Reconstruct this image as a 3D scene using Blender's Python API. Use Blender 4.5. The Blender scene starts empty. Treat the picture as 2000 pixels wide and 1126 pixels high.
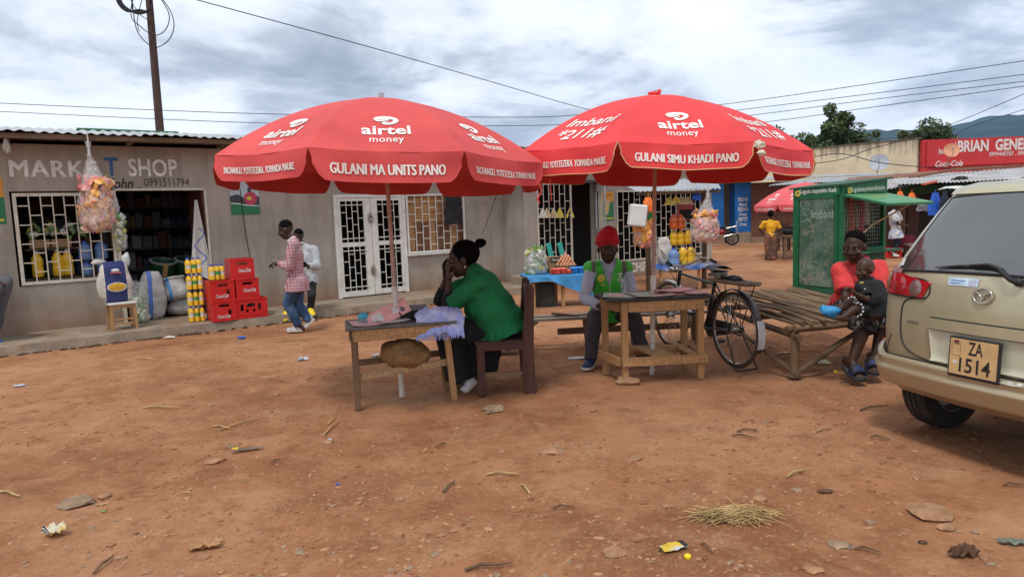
import bpy, bmesh, math, random
from mathutils import Vector, Matrix, Euler, noise
random.seed(7)
SC = bpy.context.scene
COL = SC.collection
R = math.radians
PI = math.pi
V = Vector

# ------------------------------------------------------------------ camera
EYE = V((0, 0, 1.68))
FPX, PITCH, ROLL = 1340.0, R(6.0), 0.038
_fw = V((0, math.cos(PITCH), -math.sin(PITCH))); _rt = V((1, 0, 0)); _up = _rt.cross(_fw)
CR = _rt * math.cos(ROLL) - _up * math.sin(ROLL)
CU = _up * math.cos(ROLL) + _rt * math.sin(ROLL)
cam_d = bpy.data.cameras.new('camera'); cam = bpy.data.objects.new('camera', cam_d); COL.objects.link(cam)
cam_d.sensor_width = 36; cam_d.lens = 36 * FPX / 2000; cam_d.clip_start = .05; cam_d.clip_end = 20000
m = Matrix.Identity(4)
for i in range(3):
    m[i][0] = CR[i]; m[i][1] = CU[i]; m[i][2] = -_fw[i]; m[i][3] = EYE[i]
cam.matrix_world = m
SC.camera = cam

def ray(x, y): return _fw + CR * ((x - 1000) / FPX) - CU * ((y - 563) / FPX)
def G(x, y, z=0.0):
    d = ray(x, y); return EYE + d * ((z - EYE.z) / d.z)
def D(x, y, Y):
    d = ray(x, y); return EYE + d * (Y / d.y)

# ------------------------------------------------------------------ world, sun, exposure
w = bpy.data.worlds.new('World'); SC.world = w; w.use_nodes = True
nt = w.node_tree; nt.nodes.clear()
def N(nt, t, **k):
    n = nt.nodes.new(t)
    for a, b in k.items():
        if a.startswith('i_'): n.inputs[a[2:].replace('_', ' ')].default_value = b
        else: setattr(n, a, b)
    return n
def mth(nt, op, a, b=None, c=None, clamp=False):
    n = nt.nodes.new('ShaderNodeMath'); n.operation = op; n.use_clamp = clamp
    for i, x in enumerate((a, b, c)):
        if x is None: continue
        if isinstance(x, (int, float)): n.inputs[i].default_value = x
        else: nt.links.new(x, n.inputs[i])
    return n.outputs[0]
def mixc(nt, f, a, b, blend='MIX'):
    n = nt.nodes.new('ShaderNodeMix'); n.data_type = 'RGBA'; n.blend_type = blend
    for s, x in ((0, f), (6, a), (7, b)):
        if isinstance(x, (int, float)): n.inputs[s].default_value = x
        elif isinstance(x, (tuple, list)): n.inputs[s].default_value = tuple(x) + ((1,) if len(x) == 3 else ())
        else: nt.links.new(x, n.inputs[s])
    return n.outputs[2]
def ramp(nt, f, stops, interp='LINEAR'):
    n = nt.nodes.new('ShaderNodeValToRGB'); n.color_ramp.interpolation = interp
    e = n.color_ramp.elements
    while len(e) < len(stops): e.new(.5)
    for i, (p, c) in enumerate(stops):
        e[i].position = p
        e[i].color = (c, c, c, 1) if isinstance(c, (int, float)) else tuple(c) + (1,)
    nt.links.new(f, n.inputs[0]); return n.outputs[0]
SUN_EL, SUN_AZ = R(62), R(200)
sky = N(nt, 'ShaderNodeTexSky', sky_type='NISHITA', sun_disc=False, sun_elevation=SUN_EL, sun_rotation=SUN_AZ)
tc = N(nt, 'ShaderNodeTexCoord'); sep = N(nt, 'ShaderNodeSeparateXYZ'); nt.links.new(tc.outputs['Generated'], sep.inputs[0])
zz = mth(nt, 'ADD', mth(nt, 'MAXIMUM', sep.outputs[2], 0.0), 0.16)
cx = mth(nt, 'DIVIDE', sep.outputs[0], zz); cy = mth(nt, 'DIVIDE', sep.outputs[1], zz)
cmb = N(nt, 'ShaderNodeCombineXYZ'); nt.links.new(cx, cmb.inputs[0]); nt.links.new(cy, cmb.inputs[1])
def wn(scale, det, off, dist=0.3, rough=.55):
    n = N(nt, 'ShaderNodeTexNoise', i_Scale=scale, i_Detail=det, i_Roughness=rough, i_Distortion=dist)
    mp = N(nt, 'ShaderNodeMapping'); mp.inputs['Location'].default_value = off
    nt.links.new(cmb.outputs[0], mp.inputs[0]); nt.links.new(mp.outputs[0], n.inputs['Vector']); return n.outputs[0]
n1 = wn(.55, 7, (3.1, 1.7, 0)); n2 = wn(1.5, 9, (7.3, 4.2, 0), .5, .6); n3 = wn(.32, 4, (1.3, 9.2, 0), .2)
dens = mth(nt, 'ADD', mth(nt, 'MULTIPLY', n1, .66), mth(nt, 'MULTIPLY', n2, .34))
shade = ramp(nt, dens, [(.40, (.92, .95, .985)), (.47, (.83, .87, .92)), (.51, (.70, .745, .805)), (.55, (.46, .51, .57)), (.595, (.32, .365, .425)), (.68, (.255, .295, .35))])
blue = mixc(nt, 1.0, sky.outputs[0], (.115, .115, .115), 'MULTIPLY')
gap = ramp(nt, n3, [(.30, .38), (.46, .06)])
c = mixc(nt, gap, shade, blue)
# bright hazy band low over the horizon
low = ramp(nt, sep.outputs[2], [(.02, 1.0), (.2, 0.0)])
c = mixc(nt, mth(nt, 'MULTIPLY', low, .35), c, (.80, .85, .91))
bg = N(nt, 'ShaderNodeBackground'); nt.links.new(c, bg.inputs[0]); bg.inputs[1].default_value = 1.0
wo = N(nt, 'ShaderNodeOutputWorld'); nt.links.new(bg.outputs[0], wo.inputs[0])
sd = bpy.data.lights.new('sun', 'SUN'); sd.energy = 1.5; sd.angle = R(10); sd.color = (1, .96, .90)
so = bpy.data.objects.new('sun', sd); COL.objects.link(so)
_sdir = V((math.sin(SUN_AZ) * math.cos(SUN_EL), math.cos(SUN_AZ) * math.cos(SUN_EL), math.sin(SUN_EL)))
so.rotation_euler = _sdir.to_track_quat('Z', 'Y').to_euler(); so.location = (0, 0, 20)
SC.view_settings.view_transform = 'Standard'; SC.view_settings.look = 'None'
SC.view_settings.gamma = 1; SC.view_settings.use_curve_mapping = False; SC.view_settings.exposure = 0.46
SC.cycles.transparent_max_bounces = 24; SC.cycles.max_bounces = 8

# ------------------------------------------------------------------ materials
MATS = {}
def M(name, col=(.5, .5, .5), rough=.8, var=.12, scale=6, bump=.15, bscale=None, metal=0, stain=None, stains=.5, stain_scale=1.5, coat=0, stretch=None, fine=0, spec=.35):
    """procedural material: base colour with noise variation, an optional stain colour, and fine relief"""
    if name in MATS: return MATS[name]
    mt = bpy.data.materials.new(name); mt.use_nodes = True; nt = mt.node_tree
    b = nt.nodes['Principled BSDF']; b.inputs['Roughness'].default_value = rough; b.inputs['Metallic'].default_value = metal
    b.inputs['Specular IOR Level'].default_value = spec
    if coat: b.inputs['Coat Weight'].default_value = coat; b.inputs['Coat Roughness'].default_value = .12
    tc = N(nt, 'ShaderNodeTexCoord'); vec = tc.outputs['Object']
    if stretch:
        mp = N(nt, 'ShaderNodeMapping'); mp.inputs['Scale'].default_value = stretch; nt.links.new(vec, mp.inputs[0]); vec = mp.outputs[0]
    def nz(s, d=6, r=.6):
        n = N(nt, 'ShaderNodeTexNoise', i_Scale=s, i_Detail=d, i_Roughness=r); nt.links.new(vec, n.inputs['Vector']); return n.outputs[0]
    f = nz(scale)
    lo = tuple(max(0, x * (1 - var * 1.6)) for x in col); hi = tuple(min(1, x * (1 + var * 1.4)) for x in col)
    c = ramp(nt, f, [(.3, lo), (.7, hi)])
    if fine:
        c = mixc(nt, mth(nt, 'MULTIPLY', ramp(nt, nz(scale * 14, 3), [(.4, 0.), (.6, 1.)]), fine), c, tuple(x * .55 for x in col))
    if stain:
        c = mixc(nt, mth(nt, 'MULTIPLY', ramp(nt, nz(stain_scale, 8, .7), [(.48, 0.), (.62, 1.)]), stains), c, stain)
    nt.links.new(c, b.inputs['Base Color'])
    if bump:
        bp = N(nt, 'ShaderNodeBump', i_Strength=bump, i_Distance=.02); nt.links.new(nz(bscale or scale * 6, 6), bp.inputs['Height']); nt.links.new(bp.outputs[0], b.inputs['Normal'])
    MATS[name] = mt; return mt
def mnodes(name):
    mt = bpy.data.materials.new(name); mt.use_nodes = True; MATS[name] = mt
    nt = mt.node_tree; b = nt.nodes['Principled BSDF']; tc = N(nt, 'ShaderNodeTexCoord')
    return mt, nt, b, tc
def wood(name, col, dark=.45, rough=.75, axis=2, fine=.5):
    """grain runs along one local axis"""
    if name in MATS: return MATS[name]
    mt, nt, b, tc = mnodes(name); b.inputs['Roughness'].default_value = rough; b.inputs['Specular IOR Level'].default_value = .25
    mp = N(nt, 'ShaderNodeMapping'); s = [30, 30, 30]; s[axis] = 1.6; mp.inputs['Scale'].default_value = s
    nt.links.new(tc.outputs['Object'], mp.inputs[0])
    n = N(nt, 'ShaderNodeTexNoise', i_Scale=1.0, i_Detail=6, i_Roughness=.65, i_Distortion=.6); nt.links.new(mp.outputs[0], n.inputs['Vector'])
    n2_ = N(nt, 'ShaderNodeTexNoise', i_Scale=3.5, i_Detail=5); nt.links.new(tc.outputs['Object'], n2_.inputs['Vector'])
    c = ramp(nt, n.outputs[0], [(.3, tuple(x * dark for x in col)), (.5, col), (.72, tuple(min(1, x * 1.25) for x in col))])
    c = mixc(nt, mth(nt, 'MULTIPLY', ramp(nt, n2_.outputs[0], [(.45, 0.), (.7, 1.)]), fine), c, tuple(x * .5 for x in col))
    nt.links.new(c, b.inputs['Base Color'])
    bp = N(nt, 'ShaderNodeBump', i_Strength=.35, i_Distance=.01); nt.links.new(n.outputs[0], bp.inputs['Height']); nt.links.new(bp.outputs[0], b.inputs['Normal'])
    return mt

# ------------------------------------------------------------------ mesh building
class MB:
    def __init__(s): s.v = []; s.f = []; s.mi = []; s.cur = 0
    def add(s, vs, fs, T=None):
        o = len(s.v); s.v += [tuple(T @ V(p)) if T is not None else tuple(p) for p in vs]
        s.f += [tuple(i + o for i in f) for f in fs]; s.mi += [s.cur] * len(fs); return s
    def box(s, c, d, rz=0, T=None, ch=0):
        x, y, z = d[0] / 2, d[1] / 2, d[2] / 2
        X = Matrix.Translation(V(c)) @ (Matrix.Rotation(rz, 4, 'Z') if rz else Matrix.Identity(4))
        if T is not None: X = T @ X
        if ch <= 0:
            vs = [(-x, -y, -z), (x, -y, -z), (x, y, -z), (-x, y, -z), (-x, -y, z), (x, -y, z), (x, y, z), (-x, y, z)]
            return s.add(vs, [(0, 3, 2, 1), (4, 5, 6, 7), (0, 1, 5, 4), (1, 2, 6, 5), (2, 3, 7, 6), (3, 0, 4, 7)], X)
        return s.add(*chbox(d, ch), T=X)
    def beam(s, a, b, w, h, up=(0, 0, 1), ch=0):
        return s.box((0, 0, 0), (w, h, (V(b) - V(a)).length), T=beamM(a, b, up), ch=ch)
    def tube(s, pts, r, n=8, caps=True, closed=False):
        pts = [V(p) for p in pts]; k = len(pts); rs = r if isinstance(r, (list, tuple)) else [r] * k
        prev = None; vs = []
        for i, p in enumerate(pts):
            if closed: t = pts[(i + 1) % k] - pts[i - 1]
            else: t = pts[min(i + 1, k - 1)] - pts[max(i - 1, 0)]
            t = t.normalized() if t.length > 1e-9 else V((0, 0, 1))
            if prev is None:
                a = V((0, 0, 1)) if abs(t.z) < .9 else V((1, 0, 0)); u = t.cross(a).normalized()
            else:
                u = prev - t * prev.dot(t); u = u.normalized() if u.length > 1e-6 else t.orthogonal().normalized()
            prev = u; w_ = t.cross(u)
            for j in range(n):
                a = 2 * PI * j / n; vs.append(p + (u * math.cos(a) + w_ * math.sin(a)) * rs[i])
        fs = []
        for i in range(k if closed else k - 1):
            for j in range(n):
                a, b = i * n + j, i * n + (j + 1) % n; c_, d_ = ((i + 1) % k) * n + (j + 1) % n, ((i + 1) % k) * n + j
                fs.append((a, b, c_, d_))
        if caps and not closed: fs += [tuple(range(n))[::-1], tuple(range((k - 1) * n, k * n))]
        return s.add(vs, fs)
    def lathe(s, prof, n=16, T=None, caps=True):
        vs = []; fs = []; k = len(prof)
        for r_, z in prof:
            for j in range(n): a = 2 * PI * j / n; vs.append((r_ * math.cos(a), r_ * math.sin(a), z))
        for i in range(k - 1):
            for j in range(n): fs.append((i * n + j, i * n + (j + 1) % n, (i + 1) * n + (j + 1) % n, (i + 1) * n + j))
        if caps: fs += [tuple(range(n))[::-1], tuple(range((k - 1) * n, k * n))]
        return s.add(vs, fs, T)
    def grid(s, nu, nv, fn, T=None):
        vs = [fn(i / nu, j / nv) for i in range(nu + 1) for j in range(nv + 1)]
        fs = [(i * (nv + 1) + j, (i + 1) * (nv + 1) + j, (i + 1) * (nv + 1) + j + 1, i * (nv + 1) + j + 1) for i in range(nu) for j in range(nv)]
        return s.add(vs, fs, T)
    def prism(s, out, d, T=None):
        """outline in x,z extruded along y by d"""
        n = len(out); vs = [(x, 0, z) for x, z in out] + [(x, d, z) for x, z in out]
        fs = [tuple(range(n)), tuple(range(n, 2 * n))[::-1]] + [(i, i + n, (i + 1) % n + n, (i + 1) % n) for i in range(n)]
        return s.add(vs, fs, T)
    def blob(s, c, rad, n=2, amp=.1, fr=2.0, seed=0, T=None, flat=None):
        bm = bmesh.new(); bmesh.ops.create_icosphere(bm, subdivisions=n, radius=1)
        vs = []
        for v in bm.verts:
            k = 1 + amp * noise.noise(v.co * fr + V((seed * 7.3, seed * 3.1, seed)))
            p = V((v.co.x * rad[0] * k, v.co.y * rad[1] * k, v.co.z * rad[2] * k))
            if flat is not None: p.z = max(p.z, flat)
            vs.append(p + V(c))
        fs = [tuple(v.index for v in f.verts) for f in bm.faces]; bm.free(); return s.add(vs, fs, T)
    def build(s, name, mat, parent=None, world=False, smooth=False, label=None, kind=None, fixn=True):
        me = bpy.data.meshes.new(name); vs = s.v
        if world and parent is not None:
            inv = wmat(parent).inverted(); vs = [inv @ V(p) for p in vs]
        me.from_pydata(vs, [], s.f)
        mats = mat if isinstance(mat, (list, tuple)) else [mat]
        for x in mats: me.materials.append(x)
        if len(mats) > 1: me.polygons.foreach_set('material_index', s.mi)
        if fixn:
            bm = bmesh.new(); bm.from_mesh(me); bmesh.ops.recalc_face_normals(bm, faces=bm.faces); bm.to_mesh(me); bm.free()
        if smooth is True: me.polygons.foreach_set('use_smooth', [True] * len(me.polygons))
        elif smooth: me.polygons.foreach_set('use_smooth', [True] * len(me.polygons)); me.set_sharp_from_angle(angle=R(smooth))
        me.update()
        o = bpy.data.objects.new(name, me); COL.objects.link(o)
        if parent is not None: o.parent = parent
        if label: o['label'] = label
        if kind: o['kind'] = kind
        return o
def wmat(o):
    m = o.matrix_basis.copy()
    while o.parent is not None: o = o.parent; m = o.matrix_basis @ m
    return m
def beamM(a, b, up=(0, 0, 1)):
    a, b = V(a), V(b); z = (b - a).normalized(); u = V(up)
    if abs(z.dot(u)) > .95: u = V((0, 1, 0))
    x = u.cross(z).normalized(); y = z.cross(x)
    m = Matrix.Identity(4)
    for i in range(3): m[i][0] = x[i]; m[i][1] = y[i]; m[i][2] = z[i]; m[i][3] = ((a + b) / 2)[i]
    return m
def chbox(d, c):
    x, y, z = (q / 2 for q in d); c = min(c, x * .9, y * .9, z * .9)
    bm = bmesh.new(); bmesh.ops.create_cube(bm, size=1)
    for v in bm.verts: v.co = V((v.co.x * d[0], v.co.y * d[1], v.co.z * d[2]))
    bmesh.ops.bevel(bm, geom=list(bm.edges), offset=c, segments=1, affect='EDGES')
    bm.verts.index_update()
    r = ([tuple(v.co) for v in bm.verts], [tuple(v.index for v in f.verts) for f in bm.faces]); bm.free(); return r

def thing(name, label, cat, loc=(0, 0, 0), rz=0, group=None):
    o = bpy.data.objects.new(name, None); COL.objects.link(o); o.location = loc; o.rotation_euler = (0, 0, rz)
    o.empty_display_size = .1; o['label'] = label; o['category'] = cat
    if group: o['group'] = group
    return o
def tag(o, label, cat, group=None, kind=None):
    o['label'] = label; o['category'] = cat
    if group: o['group'] = group
    if kind: o['kind'] = kind
    return o
def rebase(o):
    """put a top-level mesh's origin at its base"""
    me = o.data; vs = [v.co for v in me.vertices]
    c = V((sum(v.x for v in vs) / len(vs), sum(v.y for v in vs) / len(vs), min(v.z for v in vs)))
    me.transform(Matrix.Translation(-c)); o.location = o.location + c; return o
UNIT = {}
def pbox(name, mat, parent, T, size, kind=None):
    """a cheap box part that shares one chamfered unit mesh"""
    k = mat.name
    if k not in UNIT:
        me = bpy.data.meshes.new('unit_box'); vs, fs = chbox((1, 1, 1), .03); me.from_pydata(vs, [], fs); me.materials.append(mat); UNIT[k] = me
    o = bpy.data.objects.new(name, UNIT[k]); COL.objects.link(o); o.parent = parent
    o.matrix_basis = T @ Matrix.Diagonal((size[0], size[1], size[2], 1))
    if kind: o['kind'] = kind
    return o
def pbeam(name, mat, parent, a, b, w, h, up=(0, 0, 1)):
    return pbox(name, mat, parent, beamM(a, b, up), (w, h, (V(b) - V(a)).length))
def copytree(o, loc=None, rz=None, label=None, parent=None):
    kids = {}
    for x in COL.objects:
        if x.parent is not None: kids.setdefault(x.parent, []).append(x)
    def rec(a, par):
        c = a.copy(); COL.objects.link(c); c.parent = par
        for ch in kids.get(a, []): rec(ch, c)
        return c
    c = rec(o, parent)
    if loc is not None: c.location = loc
    if rz is not None: c.rotation_euler = (0, 0, rz)
    if label: c['label'] = label
    return c

# ------------------------------------------------------------------ lettering
def text2d(s, size=1.0, bold=0.0, shear=0.0, align='CENTER', spacing=1.0, xs=1.0, sub=0, fit=None):
    """returns verts, faces of flat lettering in x,y"""
    cu = bpy.data.curves.new('t', 'FONT'); cu.body = s; cu.size = 1; cu.offset = bold; cu.shear = shear
    cu.align_x = align; cu.align_y = 'CENTER'; cu.space_character = spacing; cu.resolution_u = 3
    ob = bpy.data.objects.new('t', cu); COL.objects.link(ob)
    dg = bpy.context.evaluated_depsgraph_get(); me = bpy.data.meshes.new_from_object(ob.evaluated_get(dg))
    bm = bmesh.new(); bm.from_mesh(me); bmesh.ops.triangulate(bm, faces=bm.faces)
    for _ in range(sub): bmesh.ops.subdivide_edges(bm, edges=bm.edges, cuts=1, use_grid_fill=True)
    bm.verts.index_update()
    if fit:
        xx = [v.co.x for v in bm.verts]; cxx = (max(xx) + min(xx)) / 2; xs = fit / ((max(xx) - min(xx)) * size)
        for v in bm.verts: v.co.x -= cxx
    vs = [(v.co.x * size * xs, v.co.y * size) for v in bm.verts]; fs = [tuple(v.index for v in f.verts) for f in bm.faces]
    bm.free(); bpy.data.objects.remove(ob); bpy.data.curves.remove(cu); bpy.data.meshes.remove(me)
    return vs, fs
def put2d(name, vf, mat, parent, fn, world=False, label=None):
    """maps flat x,y shapes through fn(x,y)->3D"""
    mb = MB(); mb.add([fn(x, y) for x, y in vf[0]], vf[1]); return mb.build(name, mat, parent, world=world, label=label, fixn=False)
def putbold(name, vf, mat, parent, fn, dx=.0028, lift_dir=V((0, -1, 0)), **k):
    mb = MB()
    for i, d in enumerate((0, dx, -dx)):
        P = [fn(x + d, y) for x, y in vf[0]]
        n_ = lift_dir; mb.add([p + n_ * (.0007 * i) for p in P], vf[1])
    return mb.build(name, mat, parent, fixn=False, **k)
def planefn(o, ux, uy, sx=1.0, lift=0.004):
    o, ux, uy = V(o), V(ux).normalized(), V(uy).normalized(); n = ux.cross(uy)
    return lambda x, y: o + ux * x * sx + uy * y + n * lift
def ribbon(pts, ws):
    """2D strip of varying width"""
    n = len(pts); vs = []
    for i, p in enumerate(pts):
        a = pts[max(i - 1, 0)]; b = pts[min(i + 1, n - 1)]; dx, dy = b[0] - a[0], b[1] - a[1]; l = math.hypot(dx, dy) or 1
        nx, ny = -dy / l, dx / l; w_ = ws[i] / 2
        vs += [(p[0] + nx * w_, p[1] + ny * w_), (p[0] - nx * w_, p[1] - ny * w_)]
    return vs, [(2 * i, 2 * i + 1, 2 * i + 3, 2 * i + 2) for i in range(n - 1)]
def smoothpts(p, k=6):
    """Catmull-Rom through points of any dimension"""
    out = []; n = len(p)
    for i in range(n - 1):
        a, b, c_, d_ = p[max(i - 1, 0)], p[i], p[i + 1], p[min(i + 2, n - 1)]
        for j in range(k):
            t = j / k
            out.append(tuple(.5 * (2 * b[q] + (c_[q] - a[q]) * t + (2 * a[q] - 5 * b[q] + 4 * c_[q] - d_[q]) * t * t + (-a[q] + 3 * b[q] - 3 * c_[q] + d_[q]) * t ** 3) for q in range(len(b))))
    out.append(tuple(p[-1])); return out

# ------------------------------------------------------------------ soft bodies (people, cloth)
def frustum(mb, a, b, r0, r1, n=14, c0=True, c1=True, sx=1.0, side=None):
    """a tapered limb; c0/c1 give it round ends; sx flattens it across 'side'"""
    a, b = V(a), V(b); t = (b - a); L = t.length; t = t / L if L > 1e-9 else V((0, 0, 1))
    s_ = V(side) if side else t.orthogonal(); u = (s_ - t * s_.dot(t)).normalized(); w_ = t.cross(u)
    rings = []
    if c0:
        for q in (.1, .45, .8): rings.append((a - t * r0 * math.cos(q * PI / 2), r0 * math.sin(q * PI / 2)))
    rings.append((a, r0)); rings.append((b, r1))
    if c1:
        for q in (.8, .45, .1): rings.append((b + t * r1 * math.cos(q * PI / 2), r1 * math.sin(q * PI / 2)))
    vs = []
    for c_, r_ in rings:
        for j in range(n): an = 2 * PI * j / n; vs.append(c_ + (u * math.cos(an) + w_ * math.sin(an) * sx) * r_)
    k = len(rings); fs = [(i * n + j, i * n + (j + 1) % n, (i + 1) * n + (j + 1) % n, (i + 1) * n + j) for i in range(k - 1) for j in range(n)]
    fs += [tuple(range(n))[::-1], tuple(range((k - 1) * n, k * n))]
    mb.add(vs, fs)
def fuse(mb, voxel, smooth=4, wr=0, wf=6, ws=(1, 1, 1), seed=0):
    """joins overlapping shapes of mb into one continuous skin; wr adds cloth folds"""
    me = bpy.data.meshes.new('f'); me.from_pydata(mb.v, [], mb.f)
    bm = bmesh.new(); bm.from_mesh(me); bmesh.ops.recalc_face_normals(bm, faces=bm.faces); bm.to_mesh(me); bm.free()
    ob = bpy.data.objects.new('f', me); COL.objects.link(ob)
    md = ob.modifiers.new('r', 'REMESH'); md.mode = 'VOXEL'; md.voxel_size = voxel
    ms = ob.modifiers.new('s', 'SMOOTH'); ms.factor = .5; ms.iterations = smooth
    dg = bpy.context.evaluated_depsgraph_get(); ev = bpy.data.meshes.new_from_object(ob.evaluated_get(dg))
    out = MB(); nrm = [v.normal.copy() for v in ev.vertices]; vs = [v.co.copy() for v in ev.vertices]
    if wr:
        for i, p in enumerate(vs):
            q = V((p.x * ws[0], p.y * ws[1], p.z * ws[2])) * wf + V((seed * 3.7, seed, 0))
            d_ = noise.noise(q) + .5 * noise.noise(q * 2.3)
            vs[i] = p + nrm[i] * wr * (abs(d_) * 2 - .5)
    out.v = [tuple(p) for p in vs]; out.f = [tuple(f.vertices) for f in ev.polygons]; out.mi = [0] * len(out.f)
    bpy.data.objects.remove(ob); bpy.data.meshes.remove(me); bpy.data.meshes.remove(ev)
    return out

# ================================================================== ground
def ground_h(x, y):
    p = V((x, y, 0))
    near = max(0, min(1, (12 - y) / 4)) if y > 0 else 1
    h = .022 * noise.noise(p * .45) + .012 * noise.noise(p * 1.4 + V((5, 0, 0)))
    q = noise.noise(p * 5 + V((0, 3, 1))); q2 = noise.noise(p * 13 + V((9, 0, 1)))
    mask = max(0, noise.noise(p * .9 + V((2, 7, 0))) + .15)
    h += near * (.010 * q + .012 * mask * max(0, q2) + .004 * noise.noise(p * 30))
    for lx, ly, lr, lh in LUMPS:
        d2 = ((x - lx) ** 2 + (y - ly) ** 2) / (lr * lr)
        if d2 < 4: h += lh * math.exp(-d2 * 2) * (1 + .5 * q2)
    return h - .012
LUMPS = [(.02, 5.6, .16, .05), (.75, 5.55, .13, .03), (.33, 4.6, .10, .03), (-2.9, 3.8, .10, .035), (-2.65, 3.7, .07, .02), (-1.1, 4.7, .09, .02),
         (-.5, 6.9, .25, .05), (-1.35, 7.9, .35, .06), (-.9, 7.6, .3, .05), (2.5, 3.9, .16, .035), (2.2, 4.1, .14, .03), (1.0, 2.85, .2, .02), (-.7, 9.6, .3, .05)]
def axis_pts(a, b, st, far):
    p = []; x = a
    while x < b + 1e-6: p.append(x); x += st
    g = st; x = a; lo = []
    while x > -far: g *= 1.22; x -= g; lo.append(x)
    g = st; x = p[-1]; hi = []
    while x < far: g *= 1.22; x += g; hi.append(x)
    return lo[::-1] + p + hi
xs = axis_pts(-6.2, 5.2, .042, 6000); ys = axis_pts(1.6, 11.0, .045, 7000)
mb = MB(); ny = len(ys)
mb.v = [(x, y, ground_h(x, y) if (abs(x) < 30 and -5 < y < 40) else -.012) for x in xs for y in ys]
mb.f = [(i * ny + j, (i + 1) * ny + j, (i + 1) * ny + j + 1, i * ny + j + 1) for i in range(len(xs) - 1) for j in range(ny - 1)]; mb.mi = [0] * len(mb.f)
mt, nt, b, tc = mnodes('red_dirt'); b.inputs['Roughness'].default_value = .93; b.inputs['Specular IOR Level'].default_value = .18
def nz(s, d=6, r=.6, off=(0, 0, 0), dist=0.0):
    n = N(nt, 'ShaderNodeTexNoise', i_Scale=s, i_Detail=d, i_Roughness=r, i_Distortion=dist); mp = N(nt, 'ShaderNodeMapping'); mp.inputs['Location'].default_value = off
    nt.links.new(tc.outputs['Object'], mp.inputs[0]); nt.links.new(mp.outputs[0], n.inputs['Vector']); return n.outputs[0]
c = ramp(nt, nz(.38, 5, .6, (2, 1, 0)), [(.37, (.235, .094, .042)), (.5, (.332, .146, .069)), (.65, (.410, .208, .112))])
c = mixc(nt, mth(nt, 'MULTIPLY', ramp(nt, nz(2.2, 8, .7, (0, 5, 0), .5), [(.47, 0.), (.64, 1.)]), .5), c, (.47, .262, .138))
c = mixc(nt, mth(nt, 'MULTIPLY', ramp(nt, nz(3.4, 8, .72, (8, 2, 0)), [(.5, 0.), (.66, 1.)]), .62), c, (.175, .068, .029))
c = mixc(nt, mth(nt, 'MULTIPLY', ramp(nt, nz(22, 6, .75), [(.52, 0.), (.66, 1.)]), .38), c, (.46, .27, .16))
c = mixc(nt, mth(nt, 'MULTIPLY', ramp(nt, nz(48, 5, .75, (3, 3, 0)), [(.54, 0.), (.64, 1.)]), .38), c, (.13, .055, .028))
vo = N(nt, 'ShaderNodeTexVoronoi', i_Scale=34.0); nt.links.new(tc.outputs['Object'], vo.inputs['Vector'])
peb = ramp(nt, vo.outputs[0], [(.10, 1.), (.17, 0.)])
pm = mth(nt, 'MULTIPLY', peb, ramp(nt, nz(1.1, 4, .6, (4, 4, 0)), [(.45, 0.), (.62, .8)]))
c = mixc(nt, pm, c, (.36, .24, .17))
vo2 = N(nt, 'ShaderNodeTexVoronoi', i_Scale=60.0); nt.links.new(tc.outputs['Object'], vo2.inputs['Vector'])
gr = mth(nt, 'MULTIPLY', ramp(nt, vo2.outputs[0], [(.2, .55), (.35, 0.)]), ramp(nt, nz(.8, 5, .7, (11, 6, 0)), [(.54, 0.), (.66, 1.)]))
c = mixc(nt, gr, c, (.29, .225, .165))
nt.links.new(c, b.inputs['Base Color'])
hh = mth(nt, 'ADD', mth(nt, 'MULTIPLY', nz(26, 8, .72), .7), mth(nt, 'MULTIPLY', nz(7, 8, .7), .9)); hh = mth(nt, 'ADD', hh, mth(nt, 'MULTIPLY', pm, .35))
bp = N(nt, 'ShaderNodeBump', i_Strength=.75, i_Distance=.03); nt.links.new(hh, bp.inputs['Height']); nt.links.new(bp.outputs[0], b.inputs['Normal'])
g_ = mb.build('ground', mt, smooth=True, kind='structure', fixn=False)

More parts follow.
